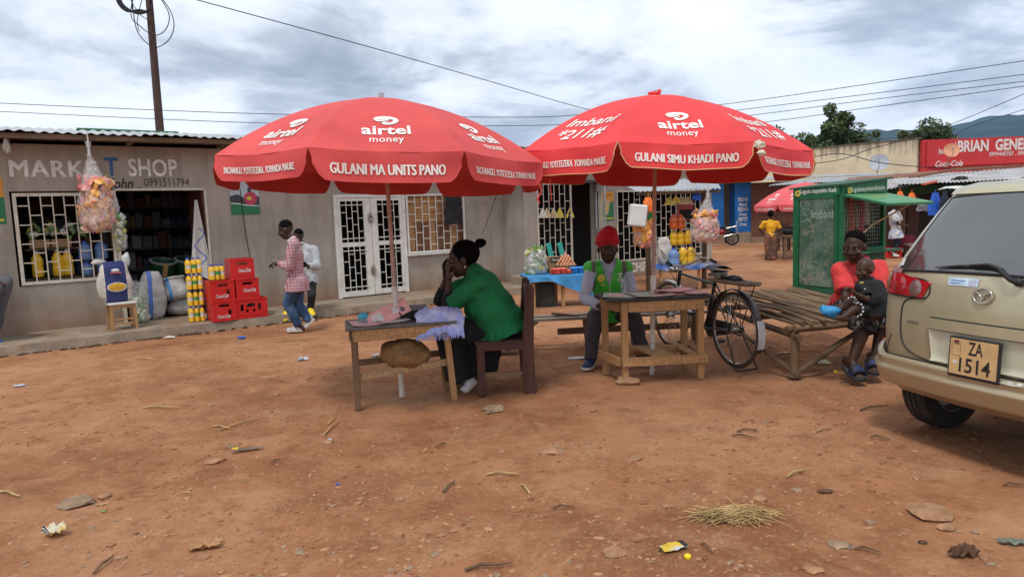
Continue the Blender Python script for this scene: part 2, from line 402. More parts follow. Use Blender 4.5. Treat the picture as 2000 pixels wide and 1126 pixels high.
# ================================================================== materials of the setting
def plaster(name, col, splash, zsp=.55, patch=(.36, .33, .29)):
    mt, nt, b, tc = mnodes(name); b.inputs['Roughness'].default_value = .9; b.inputs['Specular IOR Level'].default_value = .2
    def nz(s, d=6, r=.6, sc=(1, 1, 1)):
        n = N(nt, 'ShaderNodeTexNoise', i_Scale=s, i_Detail=d, i_Roughness=r); mp = N(nt, 'ShaderNodeMapping'); mp.inputs['Scale'].default_value = sc
        nt.links.new(tc.outputs['Object'], mp.inputs[0]); nt.links.new(mp.outputs[0], n.inputs['Vector']); return n.outputs[0]
    c = ramp(nt, nz(1.1, 7, .65), [(.33, tuple(x * .78 for x in col)), (.5, col), (.68, tuple(x * 1.14 for x in col))])
    c = mixc(nt, mth(nt, 'MULTIPLY', ramp(nt, nz(2.0, 8, .7, (2.2, 2.2, .25)), [(.48, 0.), (.66, 1.)]), .55), c, tuple(x * .60 for x in col))
    c = mixc(nt, mth(nt, 'MULTIPLY', ramp(nt, nz(3.1, 6, .65), [(.6, 0.), (.66, 1.)]), .35), c, patch)
    c = mixc(nt, mth(nt, 'MULTIPLY', ramp(nt, nz(35, 4, .6), [(.6, 0.), (.7, 1.)]), .3), c, tuple(x * .6 for x in col))
    sp = N(nt, 'ShaderNodeSeparateXYZ'); nt.links.new(tc.outputs['Object'], sp.inputs[0])
    hz = mth(nt, 'ADD', sp.outputs[2], mth(nt, 'MULTIPLY', nz(2.6, 7, .7), -.8))
    k = ramp(nt, hz, [(0.0, .9), (zsp, .0)]) if zsp else None
    if k is not None:
        # splash of red mud thrown up from the ground by rain
        mr = N(nt, 'ShaderNodeMapRange'); nt.links.new(hz, mr.inputs[0]); mr.inputs[1].default_value = -.45; mr.inputs[2].default_value = zsp - .25; mr.inputs[3].default_value = .95; mr.inputs[4].default_value = 0
        c = mixc(nt, mr.outputs[0], c, splash)
    nt.links.new(c, b.inputs['Base Color'])
    bp = N(nt, 'ShaderNodeBump', i_Strength=.25, i_Distance=.02); nt.links.new(nz(9, 9, .7), bp.inputs['Height']); nt.links.new(bp.outputs[0], b.inputs['Normal'])
    return mt
m_wall = plaster('grey_plaster', (.350, .305, .258), (.235, .125, .070))
m_wallB = plaster('grey_plaster_b', (.36, .32, .28), (.24, .13, .075), .3)
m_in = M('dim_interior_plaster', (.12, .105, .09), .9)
m_cement = M('cement_floor', (.30, .235, .175), .9, .2, 2.5, .4, stain=(.21, .12, .065), stains=.75, stain_scale=1.2, fine=.3)
m_zinc = M('zinc_sheet', (.40, .415, .43), .48, .12, 3, .05, metal=.55, stain=(.30, .25, .21), stains=.35, stain_scale=2.5)
m_zinc_old = M('zinc_sheet_dull', (.42, .42, .42), .6, .15, 2, .05, metal=.2, stain=(.25, .16, .11), stains=.5, stain_scale=1.1)
m_rust = M('rusted_sheet', (.20, .085, .05), .85, .25, 3, .2, stain=(.36, .22, .15), stains=.6, stain_scale=2)
m_whitepaint = M('white_enamel', (.66, .64, .60), .45, .06, 8, .05, stain=(.42, .35, .27), stains=.30, stain_scale=5)
m_cream = M('cream_enamel', (.60, .55, .46), .5, .08, 8, .05, stain=(.38, .29, .2), stains=.35, stain_scale=6)
m_dark = M('blackish', (.02, .019, .018), .7, .2)
m_timber = wood('weathered_timber', (.19, .13, .085), axis=0)
m_timberz = wood('weathered_timber_upright', (.16, .105, .07), axis=2)
m_ply = wood('orange_plywood', (.46, .25, .11), .6, axis=0)
m_ply2 = wood('brown_plywood', (.21, .10, .055), .6, axis=2)
m_black_paint = M('black_wall_paint', (.035, .033, .033), .7)
m_white_letter = M('white_wall_paint', (.72, .70, .66), .8, .1, 12, .05, stain=(.40, .36, .32), stains=.5, stain_scale=9)
m_blue_letter = M('blue_wall_paint', (.04, .12, .28), .7)

FA = R(36)
P0 = V((-2.9, 14.4, 0))
def wallgrid(mb, us, zs, holes, y0, th):
    """a wall in the x-z plane at depth y0..y0+th with rectangular openings (u0,u1,z0,z1)"""
    us = sorted(set(us + [h[0] for h in holes] + [h[1] for h in holes])); zs = sorted(set(zs + [h[2] for h in holes] + [h[3] for h in holes]))
    def solid(i, j):
        if i < 0 or j < 0 or i >= len(us) - 1 or j >= len(zs) - 1: return False
        cu, cz = (us[i] + us[i + 1]) / 2, (zs[j] + zs[j + 1]) / 2
        return not any(h[0] < cu < h[1] and h[2] < cz < h[3] for h in holes)
    for i in range(len(us) - 1):
        for j in range(len(zs) - 1):
            if not solid(i, j): continue
            a, b_, c_, d_ = us[i], us[i + 1], zs[j], zs[j + 1]; y1 = y0 + th
            mb.add([(a, y0, c_), (b_, y0, c_), (b_, y0, d_), (a, y0, d_)], [(0, 1, 2, 3)]); mb.add([(a, y1, c_), (b_, y1, c_), (b_, y1, d_), (a, y1, d_)], [(3, 2, 1, 0)])
            for di, dj, q in ((-1, 0, [(a, y0, c_), (a, y0, d_), (a, y1, d_), (a, y1, c_)]), (1, 0, [(b_, y0, c_), (b_, y1, c_), (b_, y1, d_), (b_, y0, d_)]),
                              (0, -1, [(a, y0, c_), (a, y1, c_), (b_, y1, c_), (b_, y0, c_)]), (0, 1, [(a, y0, d_), (b_, y0, d_), (b_, y1, d_), (a, y1, d_)])):
                if not solid(i + di, j + dj): mb.add(q, [(0, 1, 2, 3)])
    return mb
def corrugated(x0, x1, y0, y1, z0, z1, pitch=.076, amp=.009, th=.002, jag=0, seed=0, drop=0):
    """sheet with waves across x, running from (y0,z0) to (y1,z1)"""
    n = max(4, int((x1 - x0) / pitch * 8)); rnd = random.Random(seed)
    mb = MB(); T = []
    sag = [rnd.uniform(-1, 1) * jag for _ in range(int((x1 - x0) / .76) + 3)]
    for i in range(n + 1):
        x = x0 + (x1 - x0) * i / n; w_ = amp * math.sin(2 * PI * (x - x0) / pitch); s_ = sag[int((x - x0) / .76)]
        T += [(x, y0 - s_, z0 + w_ + s_ * .3), (x, y1, z1 + w_), (x, y0 - s_, z0 + w_ - th + s_ * .3), (x, y1, z1 + w_ - th)]
    fs = []
    for i in range(n):
        a, b_ = 4 * i, 4 * i + 4
        fs += [(a, b_, b_ + 1, a + 1), (a + 2, a + 3, b_ + 3, b_ + 2), (a, a + 2, b_ + 2, b_), (a + 1, b_ + 1, b_ + 3, a + 3)]
    mb.add(T, fs); return mb
def grille(parent, name, mat, u0, u1, z0, z1, y, ncol, zstep, frame=.045, bar=.016, label=None, off=.5, T=None):
    """welded window grille: frame, upright bars and staggered short rungs"""
    g = MB(); T = T or Matrix.Identity(4)
    g.box(((u0 + u1) / 2, y, z0 + frame / 2), (u1 - u0, .035, frame)); g.box(((u0 + u1) / 2, y, z1 - frame / 2), (u1 - u0, .035, frame))
    g.box((u0 + frame / 2, y, (z0 + z1) / 2), (frame, .035, z1 - z0 - 2 * frame)); g.box((u1 - frame / 2, y, (z0 + z1) / 2), (frame, .035, z1 - z0 - 2 * frame))
    w_ = g.build(name, mat, parent, label=label)
    if T != Matrix.Identity(4): w_.matrix_basis = T
    a, b_ = u0 + frame, u1 - frame; c_, d_ = z0 + frame, z1 - frame; st = (b_ - a) / ncol
    for i in range(1, ncol): pbox('bar', mat, w_, Matrix.Translation((a + st * i, y, (c_ + d_) / 2)), (bar, bar, d_ - c_))
    for i in range(ncol):
        z = c_ + zstep * (off if i % 2 else 1.0)
        while z < d_ - zstep * .3:
            pbox('rung', mat, w_, Matrix.Translation((a + st * (i + .5), y - .004, z)), (st - bar, bar * .8, bar)); z += zstep
    return w_

# ================================================================== grey market shop building (local x along the front, y inward)
shop = thing('market_shop_building', 'long grey plastered shop building with painted market lettering and thin corrugated roof', 'building', P0, FA)
W0, W1, ZT = -11.5, 3.42, 3.10
holes = [(-6.05, -3.20, .86, 2.36), (-4.62, -3.2, .12, .86), (-.80, .80, .13, 2.24), (.84, 2.32, .94, 2.24)]
mb = MB(); wallgrid(mb, [W0, W1], [0, ZT], holes, 0, .2)
mb.build('wall', m_wall, shop)
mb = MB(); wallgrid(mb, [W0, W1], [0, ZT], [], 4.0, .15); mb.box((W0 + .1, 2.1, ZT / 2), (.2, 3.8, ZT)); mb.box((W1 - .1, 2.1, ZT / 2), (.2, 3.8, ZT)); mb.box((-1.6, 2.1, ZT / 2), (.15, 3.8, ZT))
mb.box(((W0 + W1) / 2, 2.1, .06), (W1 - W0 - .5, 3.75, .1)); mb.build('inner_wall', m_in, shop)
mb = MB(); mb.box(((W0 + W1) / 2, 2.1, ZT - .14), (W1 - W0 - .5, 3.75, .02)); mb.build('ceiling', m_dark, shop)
rf = corrugated(W0 - .3, W1 + .35, -.62, .95, 3.225, 3.475, .152, .013, .004, jag=.03, seed=3); r2 = corrugated(W0 - .3, W1 + .35, -.0 + .95, 4.4, 3.475, 3.1, .152, .013, .004); rf.add(r2.v, r2.f)
rf.build('roof', m_zinc, shop)
mb = MB(); mb.beam((W0 - .3, -.52, 3.165), (W1 + .3, -.52, 3.165), .04, .075); mb.beam((W0 - .3, -.05, 3.20), (W1 + .3, -.05, 3.20), .06, .08); mb.build('fascia_board', m_timber, shop)
for u in (-6.0, -4.35, -2.9, -1.4, .1, 1.6, 3.0):
    pbeam('rafter', m_timber, shop, (u, -.47, 3.14), (u, .0, 3.13), .07, .07)
pbeam('rafter_stub', m_timberz, shop, (-6.02, -.02, 2.98), (-6.02, -.05, 3.15), .05, .05)
o = MB().box((-4.2, .8, 3.455), (1.6, .2, .03)).build('roof_patch', M('green_scrap', (.03, .17, .08), .6), shop)
# rag and string hanging from the rafters
# ---- lettering painted on the wall
def wl(s, u, z, size, mat, **k):
    return put2d('painted_lettering', text2d(s, size, **k), mat, shop, planefn((u, -.003, z), (1, 0, 0), (0, 0, 1), lift=.003))
putbold('painted_lettering', text2d('MARKE', .38, spacing=1.1, fit=1.17), m_white_letter, shop, planefn((-5.42, -.003, 2.70), (1, 0, 0), (0, 0, 1), lift=.003), dx=.010)
wl('T', -4.62, 2.74, .42, m_blue_letter, bold=.02, xs=.8)
wl('SHOP', -3.99, 2.73, .41, m_white_letter, bold=.018, spacing=1.05, fit=.76)
wl('Pa', -4.96, 2.47, .24, m_black_paint, bold=.02, shear=.3)
wl('John', -4.50, 2.47, .24, m_black_paint, bold=.02, shear=.3, xs=.8)
wl('_ 0991511794', -3.85, 2.49, .20, m_black_paint, bold=.0, xs=.72)
# ---- window 1, shop opening
w1 = grille(shop, 'window_grille', m_cream, -6.02, -4.66, .88, 2.33, -.0, 8, .30, .05, .017, label='cream painted window grille left of the shop entrance')
mb = MB(); mb.box((-4.625, .02, 1.245), (.055, .10, 2.23)); mb.box((-3.9, .02, 2.375), (1.4, .10, .035)); mb.box((-3.19, .02, 1.25), (.035, .10, 2.22)); mb.build('entrance_frame', m_cream, shop)
mb = MB(); mb.box((-3.27, .35, 1.24), (.05, .62, 2.2), rz=.18); mb.build('open_door_leaf', M('maroon_door', (.10, .03, .025), .5), shop)
mb = MB(); mb.box((-4.15, .5, .52), (.03, .6, .6)); 
# shelves with goods, deep in the shop
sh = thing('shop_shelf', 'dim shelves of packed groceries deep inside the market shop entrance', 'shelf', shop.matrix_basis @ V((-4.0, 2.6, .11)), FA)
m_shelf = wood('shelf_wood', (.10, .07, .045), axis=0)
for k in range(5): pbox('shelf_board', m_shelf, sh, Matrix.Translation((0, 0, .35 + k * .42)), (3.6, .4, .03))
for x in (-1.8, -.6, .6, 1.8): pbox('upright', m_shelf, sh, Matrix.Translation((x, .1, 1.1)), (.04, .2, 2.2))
goods_m = [M('goods_' + n, c, .6) for n, c in (('grey', (.10, .10, .11)), ('red', (.12, .03, .025)), ('white', (.2, .2, .19)), ('brown', (.10, .065, .04)), ('blue', (.03, .045, .1)), ('yellow', (.2, .14, .03)))]  # pack colours darkened, the shop's interior shade is put into them
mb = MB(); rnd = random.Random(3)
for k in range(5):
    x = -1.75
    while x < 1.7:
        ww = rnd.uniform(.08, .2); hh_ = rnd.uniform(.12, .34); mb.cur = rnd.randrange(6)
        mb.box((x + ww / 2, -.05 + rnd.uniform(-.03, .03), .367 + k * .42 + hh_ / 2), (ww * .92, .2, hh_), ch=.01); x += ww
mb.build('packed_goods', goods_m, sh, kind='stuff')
# ---- white steel double door
dr = MB()
def doorbox(a, b_, c_, d_, y=-.02, th=.05): dr.box(((a + b_) / 2, y, (c_ + d_) / 2), (b_ - a, th, d_ - c_))
doorbox(-.80, -.72, .14, 2.24); doorbox(.72, .80, .14, 2.24); doorbox(-.72, .72, 2.18, 2.24)
door_frame = dr.build('door_frame', m_whitepaint, shop)
for s in (-1, 1):
    dm = MB(); x0, x1 = (-.715, -.005) if s < 0 else (.005, .715)
    def db(a, b_, c_, d_): dm.box(((a + b_) / 2, -.025, (c_ + d_) / 2), (b_ - a, .035, d_ - c_))
    db(x0, x1, .16, .27); db(x0, x1, 1.18, 1.27); db(x0, x1, 2.11, 2.17)
    if s < 0: db(x0, x0 + .055, .27, 1.18); db(x0, x0 + .055, 1.27, 2.11); db(x1 - .16, x1, .27, 1.18); db(x1 - .16, x1, 1.27, 2.11); a, b_ = x0 + .055, x1 - .16
    else: db(x0, x0 + .14, .27, 1.18); db(x0, x0 + .14, 1.27, 2.11); db(x1 - .06, x1, .27, 1.18); db(x1 - .06, x1, 1.27, 2.11); a, b_ = x0 + .14, x1 - .06
    leaf = dm.build('door_leaf', m_whitepaint, shop, label='%s leaf of the white barred steel door' % ('left' if s < 0 else 'right'))
    for c_, d_ in ((.27, 1.18), (1.27, 2.11)):
        st = (b_ - a) / 4
        for i in range(1, 4): pbox('bar', m_whitepaint, leaf, Matrix.Translation((a + st * i, -.04, (c_ + d_) / 2)), (.014, .014, d_ - c_))
        for i in range(4):
            z = c_ + (.07 if i == 0 else (.22 if i % 2 else .36))
            while z < d_ - .05: pbox('rung', m_whitepaint, leaf, Matrix.Translation((a + st * (i + .5), -.045, z)), (st, .012, .014)); z += .27
        pbox('rung', m_whitepaint, leaf, Matrix.Translation(((a + b_) / 2, -.05, c_ + .08)), (b_ - a + .06, .014, .016))
        pbox('rung', m_whitepaint, leaf, Matrix.Translation(((a + b_) / 2, -.05, d_ - .08)), (b_ - a + .06, .014, .016))
m_rstain = mnodes('rust_stain')[0]
nt = m_rstain.node_tree; b = nt.nodes['Principled BSDF']; b.inputs['Base Color'].default_value = (.13, .06, .025, 1); b.inputs['Roughness'].default_value = .9
tcx = N(nt, 'ShaderNodeTexCoord'); gx = N(nt, 'ShaderNodeTexNoise', i_Scale=22.0, i_Detail=4); nt.links.new(tcx.outputs['Object'], gx.inputs['Vector'])
ln = N(nt, 'ShaderNodeVectorMath', operation='LENGTH'); mp_ = N(nt, 'ShaderNodeMapping'); mp_.inputs['Scale'].default_value = (1, 0, .55); nt.links.new(tcx.outputs['Object'], mp_.inputs[0]); nt.links.new(mp_.outputs[0], ln.inputs[0])
al = mth(nt, 'ADD', mth(nt, 'MULTIPLY', ln.outputs['Value'], -11), mth(nt, 'ADD', mth(nt, 'MULTIPLY', gx.outputs[0], .9), .45), clamp=True)
nt.links.new(al, b.inputs['Alpha'])
m_steel = M('steel', (.42, .42, .42), .35, .1, 8, .05, metal=.9)
for z, n_ in ((1.72, 'latch'), (.63, 'padlock')):
    s_ = MB().add([(-.15, 0, -.2), (.15, 0, -.2), (.15, 0, .25), (-.15, 0, .25)], [(0, 1, 2, 3)]).build('rust_stain', m_rstain, shop); s_.location = (-.02, -.0485, z + .03)
    mb = MB()
    if n_ == 'padlock': mb.box((0, 0, 0), (.06, .022, .055), ch=.006); mb.tube([(-.02, 0, .02), (-.02, 0, .055), (0, 0, .072), (.02, 0, .055), (.02, 0, .02)], .006, 6)
    else: mb.tube([(-.04, 0, .02), (-.01, -.01, -.01), (.05, -.005, -.03)], .008, 6); mb.box((-.02, .01, .0), (.07, .01, .05))
    o = mb.build(n_, m_steel, shop); o.location = (-.0, -.065, z)
# ---- window 2 with boards behind its grille
w2 = grille(shop, 'window_grille', m_whitepaint, .84, 2.32, .95, 2.24, 0, 8, .27, .045, .016, label='white window grille with orange plywood boards behind, right of the white door')
for k, (z0, z1) in enumerate(((2.03, 2.2), (1.84, 2.025), (1.63, 1.835))): pbox('board', m_ply, w2, Matrix.Translation((1.58, .09 + .01 * k, (z0 + z1) / 2)), (1.4, .02, z1 - z0))
for k in range(8): pbox('board', m_ply2 if k % 3 else m_ply, w2, Matrix.Translation((.98 + k * .178, .10 + .006 * (k % 2), 1.30)), (.17, .02, .66))
mb = MB(); mb.box((1.58, -.045, .925), (1.56, .09, .03)); mb.build('window_sill', m_whitepaint, shop)
# ---- veranda slab, kerb
mb = MB(); mb.grid(60, 10, lambda a, b_: (W0 + (3.3 - W0) * a, -1.42 + .08 * noise.noise(V((a * 30, 0, 0))) * (1 - b_) + 1.42 * b_, .128 + .008 * noise.noise(V((a * 18, b_ * 5, 2)))))
edge = [(W0 + (3.3 - W0) * i / 60, -1.42 + .08 * noise.noise(V((i / 2, 0, 0))), .128 + .008 * noise.noise(V((i / 60 * 18, 0, 2)))) for i in range(61)]
for i in range(60):
    a, b_ = edge[i], edge[i + 1]; k1, k2 = .02 * noise.noise(V((i * .8, 5, 0))), .02 * noise.noise(V((i * .8 + .8, 5, 0)))
    mb.add([a, b_, (b_[0], b_[1] - .03 + k2, -.05), (a[0], a[1] - .03 + k1, -.05)], [(0, 3, 2, 1)])
mb.add([(3.3, -1.42, .128), (3.3, 0, .128), (3.3, 0, -.05), (3.3, -1.42, -.05)], [(0, 3, 2, 1)])
pv = mb.build('pavement', m_cement, kind='structure'); pv.location = P0; pv.rotation_euler = (0, 0, FA)
# loose dark crack of soil along the kerb
mb = MB(); rnd = random.Random(5)
for i in range(150):
    u = rnd.uniform(-6.8, 1.0); mb.blob((u, -1.47 - abs(rnd.gauss(0, .05)), 0), (rnd.uniform(.02, .07), rnd.uniform(.015, .04), rnd.uniform(.008, .022)), 1, .5, 2, i)
o = mb.build('kerb_rubble', M('dark_soil', (.09, .05, .03), .95, .3), kind='stuff'); o.location = P0; o.rotation_euler = (0, 0, FA)
# ---- posters
m_pg = M('poster_green', (.02, .17, .07), .5, .03, 3, 0); m_po = M('poster_orange', (.62, .25, .03), .5, .04, 3, 0); m_py = M('poster_yellow', (.6, .5, .06), .5); m_pw = M('poster_white', (.62, .62, .6), .5); m_ppink = M('poster_pink', (.45, .05, .09), .5); m_psky = M('poster_pale_blue', (.42, .47, .52), .5); m_pdark = M('poster_dark', (.05, .045, .05), .5)
def poster(name, label, root, u, z, w_, h_, shapes, y=-.006):
    t = thing(name, label, 'poster', root.matrix_basis @ V((u, y, z)), FA)
    MB().box((0, 0, 0), (w_, .004, h_)).build('sheet', shapes[0], t)
    for i, (n, mt_, pts) in enumerate(shapes[1:]):
        MB().add([(a * w_ / 2, -.0035 - .001 * i, b_ * h_ / 2) for a, b_ in pts], [tuple(range(len(pts)))]).build(n, mt_, t)
    return t
def circ(cx, cz, rx, rz, n=20): return [(cx + rx * math.cos(2 * PI * i / n), cz + rz * math.sin(2 * PI * i / n)) for i in range(n)]
p = poster('wall_poster', 'green and white poster with a pink figure on the grey wall, above the red crates', shop, -2.50, 2.20, .52, .60, [m_psky, ('dark_trees', m_pdark, [(-1, -.3), (1, -.45), (1, .1), (.5, .3), (0, .0), (-.5, .25), (-1, .15)]), ('pink_figure', m_ppink, circ(.4, .0, .45, .42)), ('figure_head', m_pdark, circ(.35, .52, .14, .16)), ('held_fruit', m_py, circ(.3, .0, .18, .12)), ('green_band', m_pg, [(-1, -1), (1, -1), (1, -.5), (.2, -.48), (-.5, -.36), (-1, -.32)]), ('white_edge', m_pw, [(-1, -.32), (-.5, -.36), (.2, -.48), (1, -.5), (1, -.45), (.2, -.43), (-.5, -.30), (-1, -.26)])])
p = poster('wall_poster', 'green and orange poster cut by the left edge of the photo, beside the market window', shop, -6.42, 2.22, .60, .72, [m_pg, ('orange_top', m_po, [(-1, .15), (1, .15), (1, 1), (-1, 1)]), ('yellow_line', m_py, [(-.9, -.88), (.9, -.88), (.9, -.78), (-.9, -.78)])])

# ================================================================== second shop building, standing slightly forward
V2 = -.8
shop2 = thing('grille_shop_building', 'grey shop building with tall white grilles behind the blue goods table', 'building', P0, FA)
B0, B1, ZB = 3.42, 10.15, 2.95
hB = [(3.80, 5.65, .42, 2.42), (4.85, 5.65, .05, .42), (6.35, 9.9, .42, 2.22)]
mb = MB(); wallgrid(mb, [B0, B1], [-.05, ZB], hB, V2, .2); mb.box((B0 + .07, V2 / 2 + .1, ZB / 2), (.14, abs(V2) - .2, ZB)); mb.build('wall', m_wallB, shop2)
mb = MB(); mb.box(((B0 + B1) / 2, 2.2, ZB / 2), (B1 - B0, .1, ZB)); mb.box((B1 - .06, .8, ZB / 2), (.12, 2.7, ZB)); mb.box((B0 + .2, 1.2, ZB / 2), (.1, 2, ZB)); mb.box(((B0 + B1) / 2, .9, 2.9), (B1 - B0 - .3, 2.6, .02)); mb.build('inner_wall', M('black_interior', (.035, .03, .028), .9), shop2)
corrugated(B0 - .55, B1 + .3, V2 - .5, .6, 3.17, 3.40, .152, .018, .004, jag=.03, seed=8).build('roof', m_zinc_old, shop2)
MB().beam((B0 - .5, V2 - .42, 3.12), (B1 + .2, V2 - .42, 3.12), .05, .11).build('fascia_board', m_timber, shop2)
grille(shop2, 'window_grille', m_cream, 3.80, 4.86, .42, 2.42, V2, 6, .34, .04, .016, label='tall white grille behind the blue goods table')
# open grey steel door of the second shop
gt = MB(); T = Matrix.Translation((5.63, V2 - .02, 0)) @ Matrix.Rotation(R(62), 4, 'Z')
def gb(a, b_, c_, d_): gt.box((-(a + b_) / 2, 0, (c_ + d_) / 2), (b_ - a, .035, d_ - c_), T=T)
gb(0, .09, .1, 2.38); gb(.78, .86, .1, 2.38); gb(.09, .78, 2.2, 2.38); gb(.09, .78, 1.15, 1.3); gb(.09, .78, .1, .35)
m_gsteel = M('pale_grey_steel', (.34, .34, .35), .5, .1, 6, .05, stain=(.2, .15, .12), stains=.4)
lf = gt.build('open_door_leaf', m_gsteel, shop2)
for k in range(1, 6):
    for c_, d_ in ((.35, 1.15), (1.3, 2.2)): pbox('bar', m_cream, lf, T @ Matrix.Translation((-.09 - k * .115, -.03, (c_ + d_) / 2)), (.014, .014, d_ - c_ + .1))
MB().box((5.70, V2 - .02, 1.25), (.10, .16, 2.5)).box((5.2, V2 - .02, 2.455), (.92, .1, .06)).build('door_frame', M('dark_door_frame', (.06, .055, .055), .6), shop2)
grille(shop2, 'window_grille', m_cream, 6.37, 9.88, .42, 2.22, V2, 17, .34, .035, .014, label='wide white grille behind the awning stall')
pt = text2d('CHIPA', .34, bold=.02, xs=.8)
put2d('painted_lettering', pt, m_white_letter, shop2, planefn((7.22, V2 - .003, .22), (1, 0, 0), (0, 0, 1), lift=.003))
MB().box((3.28, V2 - .35, .16), (.42, 1.0, .36), ch=.03).build('step_block', m_cement, shop2)
poster('wall_poster', 'orange and green poster on the grey wall right of the open steel door', shop2, 6.03, 1.84, .46, .72, [m_pg, ('orange_top', m_po, [(-1, .2), (-.4, .3), (.2, .2), (1, .35), (1, 1), (-1, 1)]), ('pale_card', M('poster_tan', (.55, .40, .22), .5), [(-.5, -.5), (.15, -.6), (.5, .4), (-.15, .5)]), ('yellow_blob', m_py, circ(-.05, -.18, .2, .14)), ('yellow_line', m_py, [(-.85, -.9), (.85, -.9), (.85, -.8), (-.85, -.8)]), ('dark_line', m_pdark, [(-.75, .75), (.75, .75), (.75, .79), (-.75, .79)])], y=V2 - .006)

# ================================================================== parasols
def fabric(name, col, rough=.75):
    mt, nt, b, tc = mnodes(name); b.inputs['Roughness'].default_value = rough; b.inputs['Specular IOR Level'].default_value = .2
    def nz(s, d=5, r=.6, sc=(1, 1, 1)):
        n = N(nt, 'ShaderNodeTexNoise', i_Scale=s, i_Detail=d, i_Roughness=r); mp = N(nt, 'ShaderNodeMapping'); mp.inputs['Scale'].default_value = sc
        nt.links.new(tc.outputs['Object'], mp.inputs[0]); nt.links.new(mp.outputs[0], n.inputs['Vector']); return n.outputs[0]
    c = ramp(nt, nz(1.6), [(.35, tuple(x * .86 for x in col)), (.65, tuple(min(1, x * 1.1) for x in col))])
    c = mixc(nt, mth(nt, 'MULTIPLY', ramp(nt, nz(5, 7, .7), [(.52, 0.), (.72, 1.)]), .28), c, tuple(.5 * x + .03 for x in col))
    nt.links.new(c, b.inputs['Base Color'])
    h_ = mth(nt, 'ADD', mth(nt, 'MULTIPLY', nz(3.0, 3, .5, (1, 1, .4)), 1.0), mth(nt, 'MULTIPLY', nz(90, 2), .03))
    bp = N(nt, 'ShaderNodeBump', i_Strength=.35, i_Distance=.05); nt.links.new(h_, bp.inputs['Height']); nt.links.new(bp.outputs[0], b.inputs['Normal'])
    # thin woven cloth lets a little light through
    tr = N(nt, 'ShaderNodeBsdfTranslucent'); nt.links.new(c, tr.inputs[0]); ms = N(nt, 'ShaderNodeMixShader'); ms.inputs[0].default_value = .02
    out = [n for n in nt.nodes if n.type == 'OUTPUT_MATERIAL'][0]
    nt.links.new(b.outputs[0], ms.inputs[1]); nt.links.new(tr.outputs[0], ms.inputs[2]); nt.links.new(ms.outputs[0], out.inputs[0]); return mt
m_red1 = fabric('parasol_canvas_faded_red', (.60, .080, .078)); m_red2 = fabric('parasol_canvas_red', (.70, .060, .064)); m_trim = M('sand_trim', (.62, .42, .22), .8); m_print = M('white_print', (.78, .74, .70), .7, .06, 20, 0)
m_polelo = M('white_pipe', (.62, .58, .53), .5, .06, 10, .05, stain=(.28, .17, .1), stains=.7, stain_scale=7); m_poleup = M('pinkish_pipe', (.43, .28, .23), .55, .1, 12, .05)
m_ribs = M('rib_steel', (.30, .26, .25), .5, metal=.6)
AIR = [((.085, .025), .004), ((.060, .045), .022), ((.015, .058), .040), ((-.045, .050), .046), ((-.095, .020), .040), ((-.105, -.005), .030), ((-.07, -.012), .024), ((-.01, .008), .020), ((.045, .020), .018), ((.075, .005), .016), ((.078, -.025), .020), ((.045, -.055), .026), ((.0, -.062), .026), ((-.03, -.045), .018), ((-.02, -.030), .006)]
def swirl(sz):
    p = smoothpts([(a[0], a[1], w_) for a, w_ in [(q[0], q[1]) for q in AIR]], 4)
    return ribbon([(-a * 1.0 * sz, b_ * sz) if False else (a * sz, b_ * sz) for a, b_, w_ in p], [w_ * sz for a, b_, w_ in p])
def logo_shape(sz):
    # open rounded loop: thick crescent across the top, hook curling inside
    pts = [((-.30, -.02), .06), ((-.27, .06), .15), ((-.12, .155), .20), ((.10, .19), .19), ((.27, .12), .17), ((.32, -.02), .16), ((.25, -.16), .14), ((.10, -.24), .13), ((-.02, -.235), .12), ((-.06, -.17), .09), ((.02, -.12), .05), ((.10, -.06), .03)]
    p = smoothpts([(a[0], a[1], w_) for a, w_ in pts], 5)
    tail = smoothpts([(-.30, -.02, .05), (-.20, -.06, .10), (-.02, .0, .09), (.12, .06, .04)], 5)
    v1, f1 = ribbon([(a * sz, b_ * sz) for a, b_, w_ in p], [w_ * sz for a, b_, w_ in p]); v2, f2 = ribbon([(a * sz, b_ * sz) for a, b_, w_ in tail], [w_ * sz for a, b_, w_ in tail])
    return v1 + v2, f1 + [tuple(i + len(v1) for i in f) for f in f2]
TXT = {}
def T2(key, *a, **k):
    if key not in TXT: TXT[key] = text2d(*a, **k)
    return TXT[key]
def shift(vf, dx, dy): return [(x + dx, y + dy) for x, y in vf[0]], vf[1]
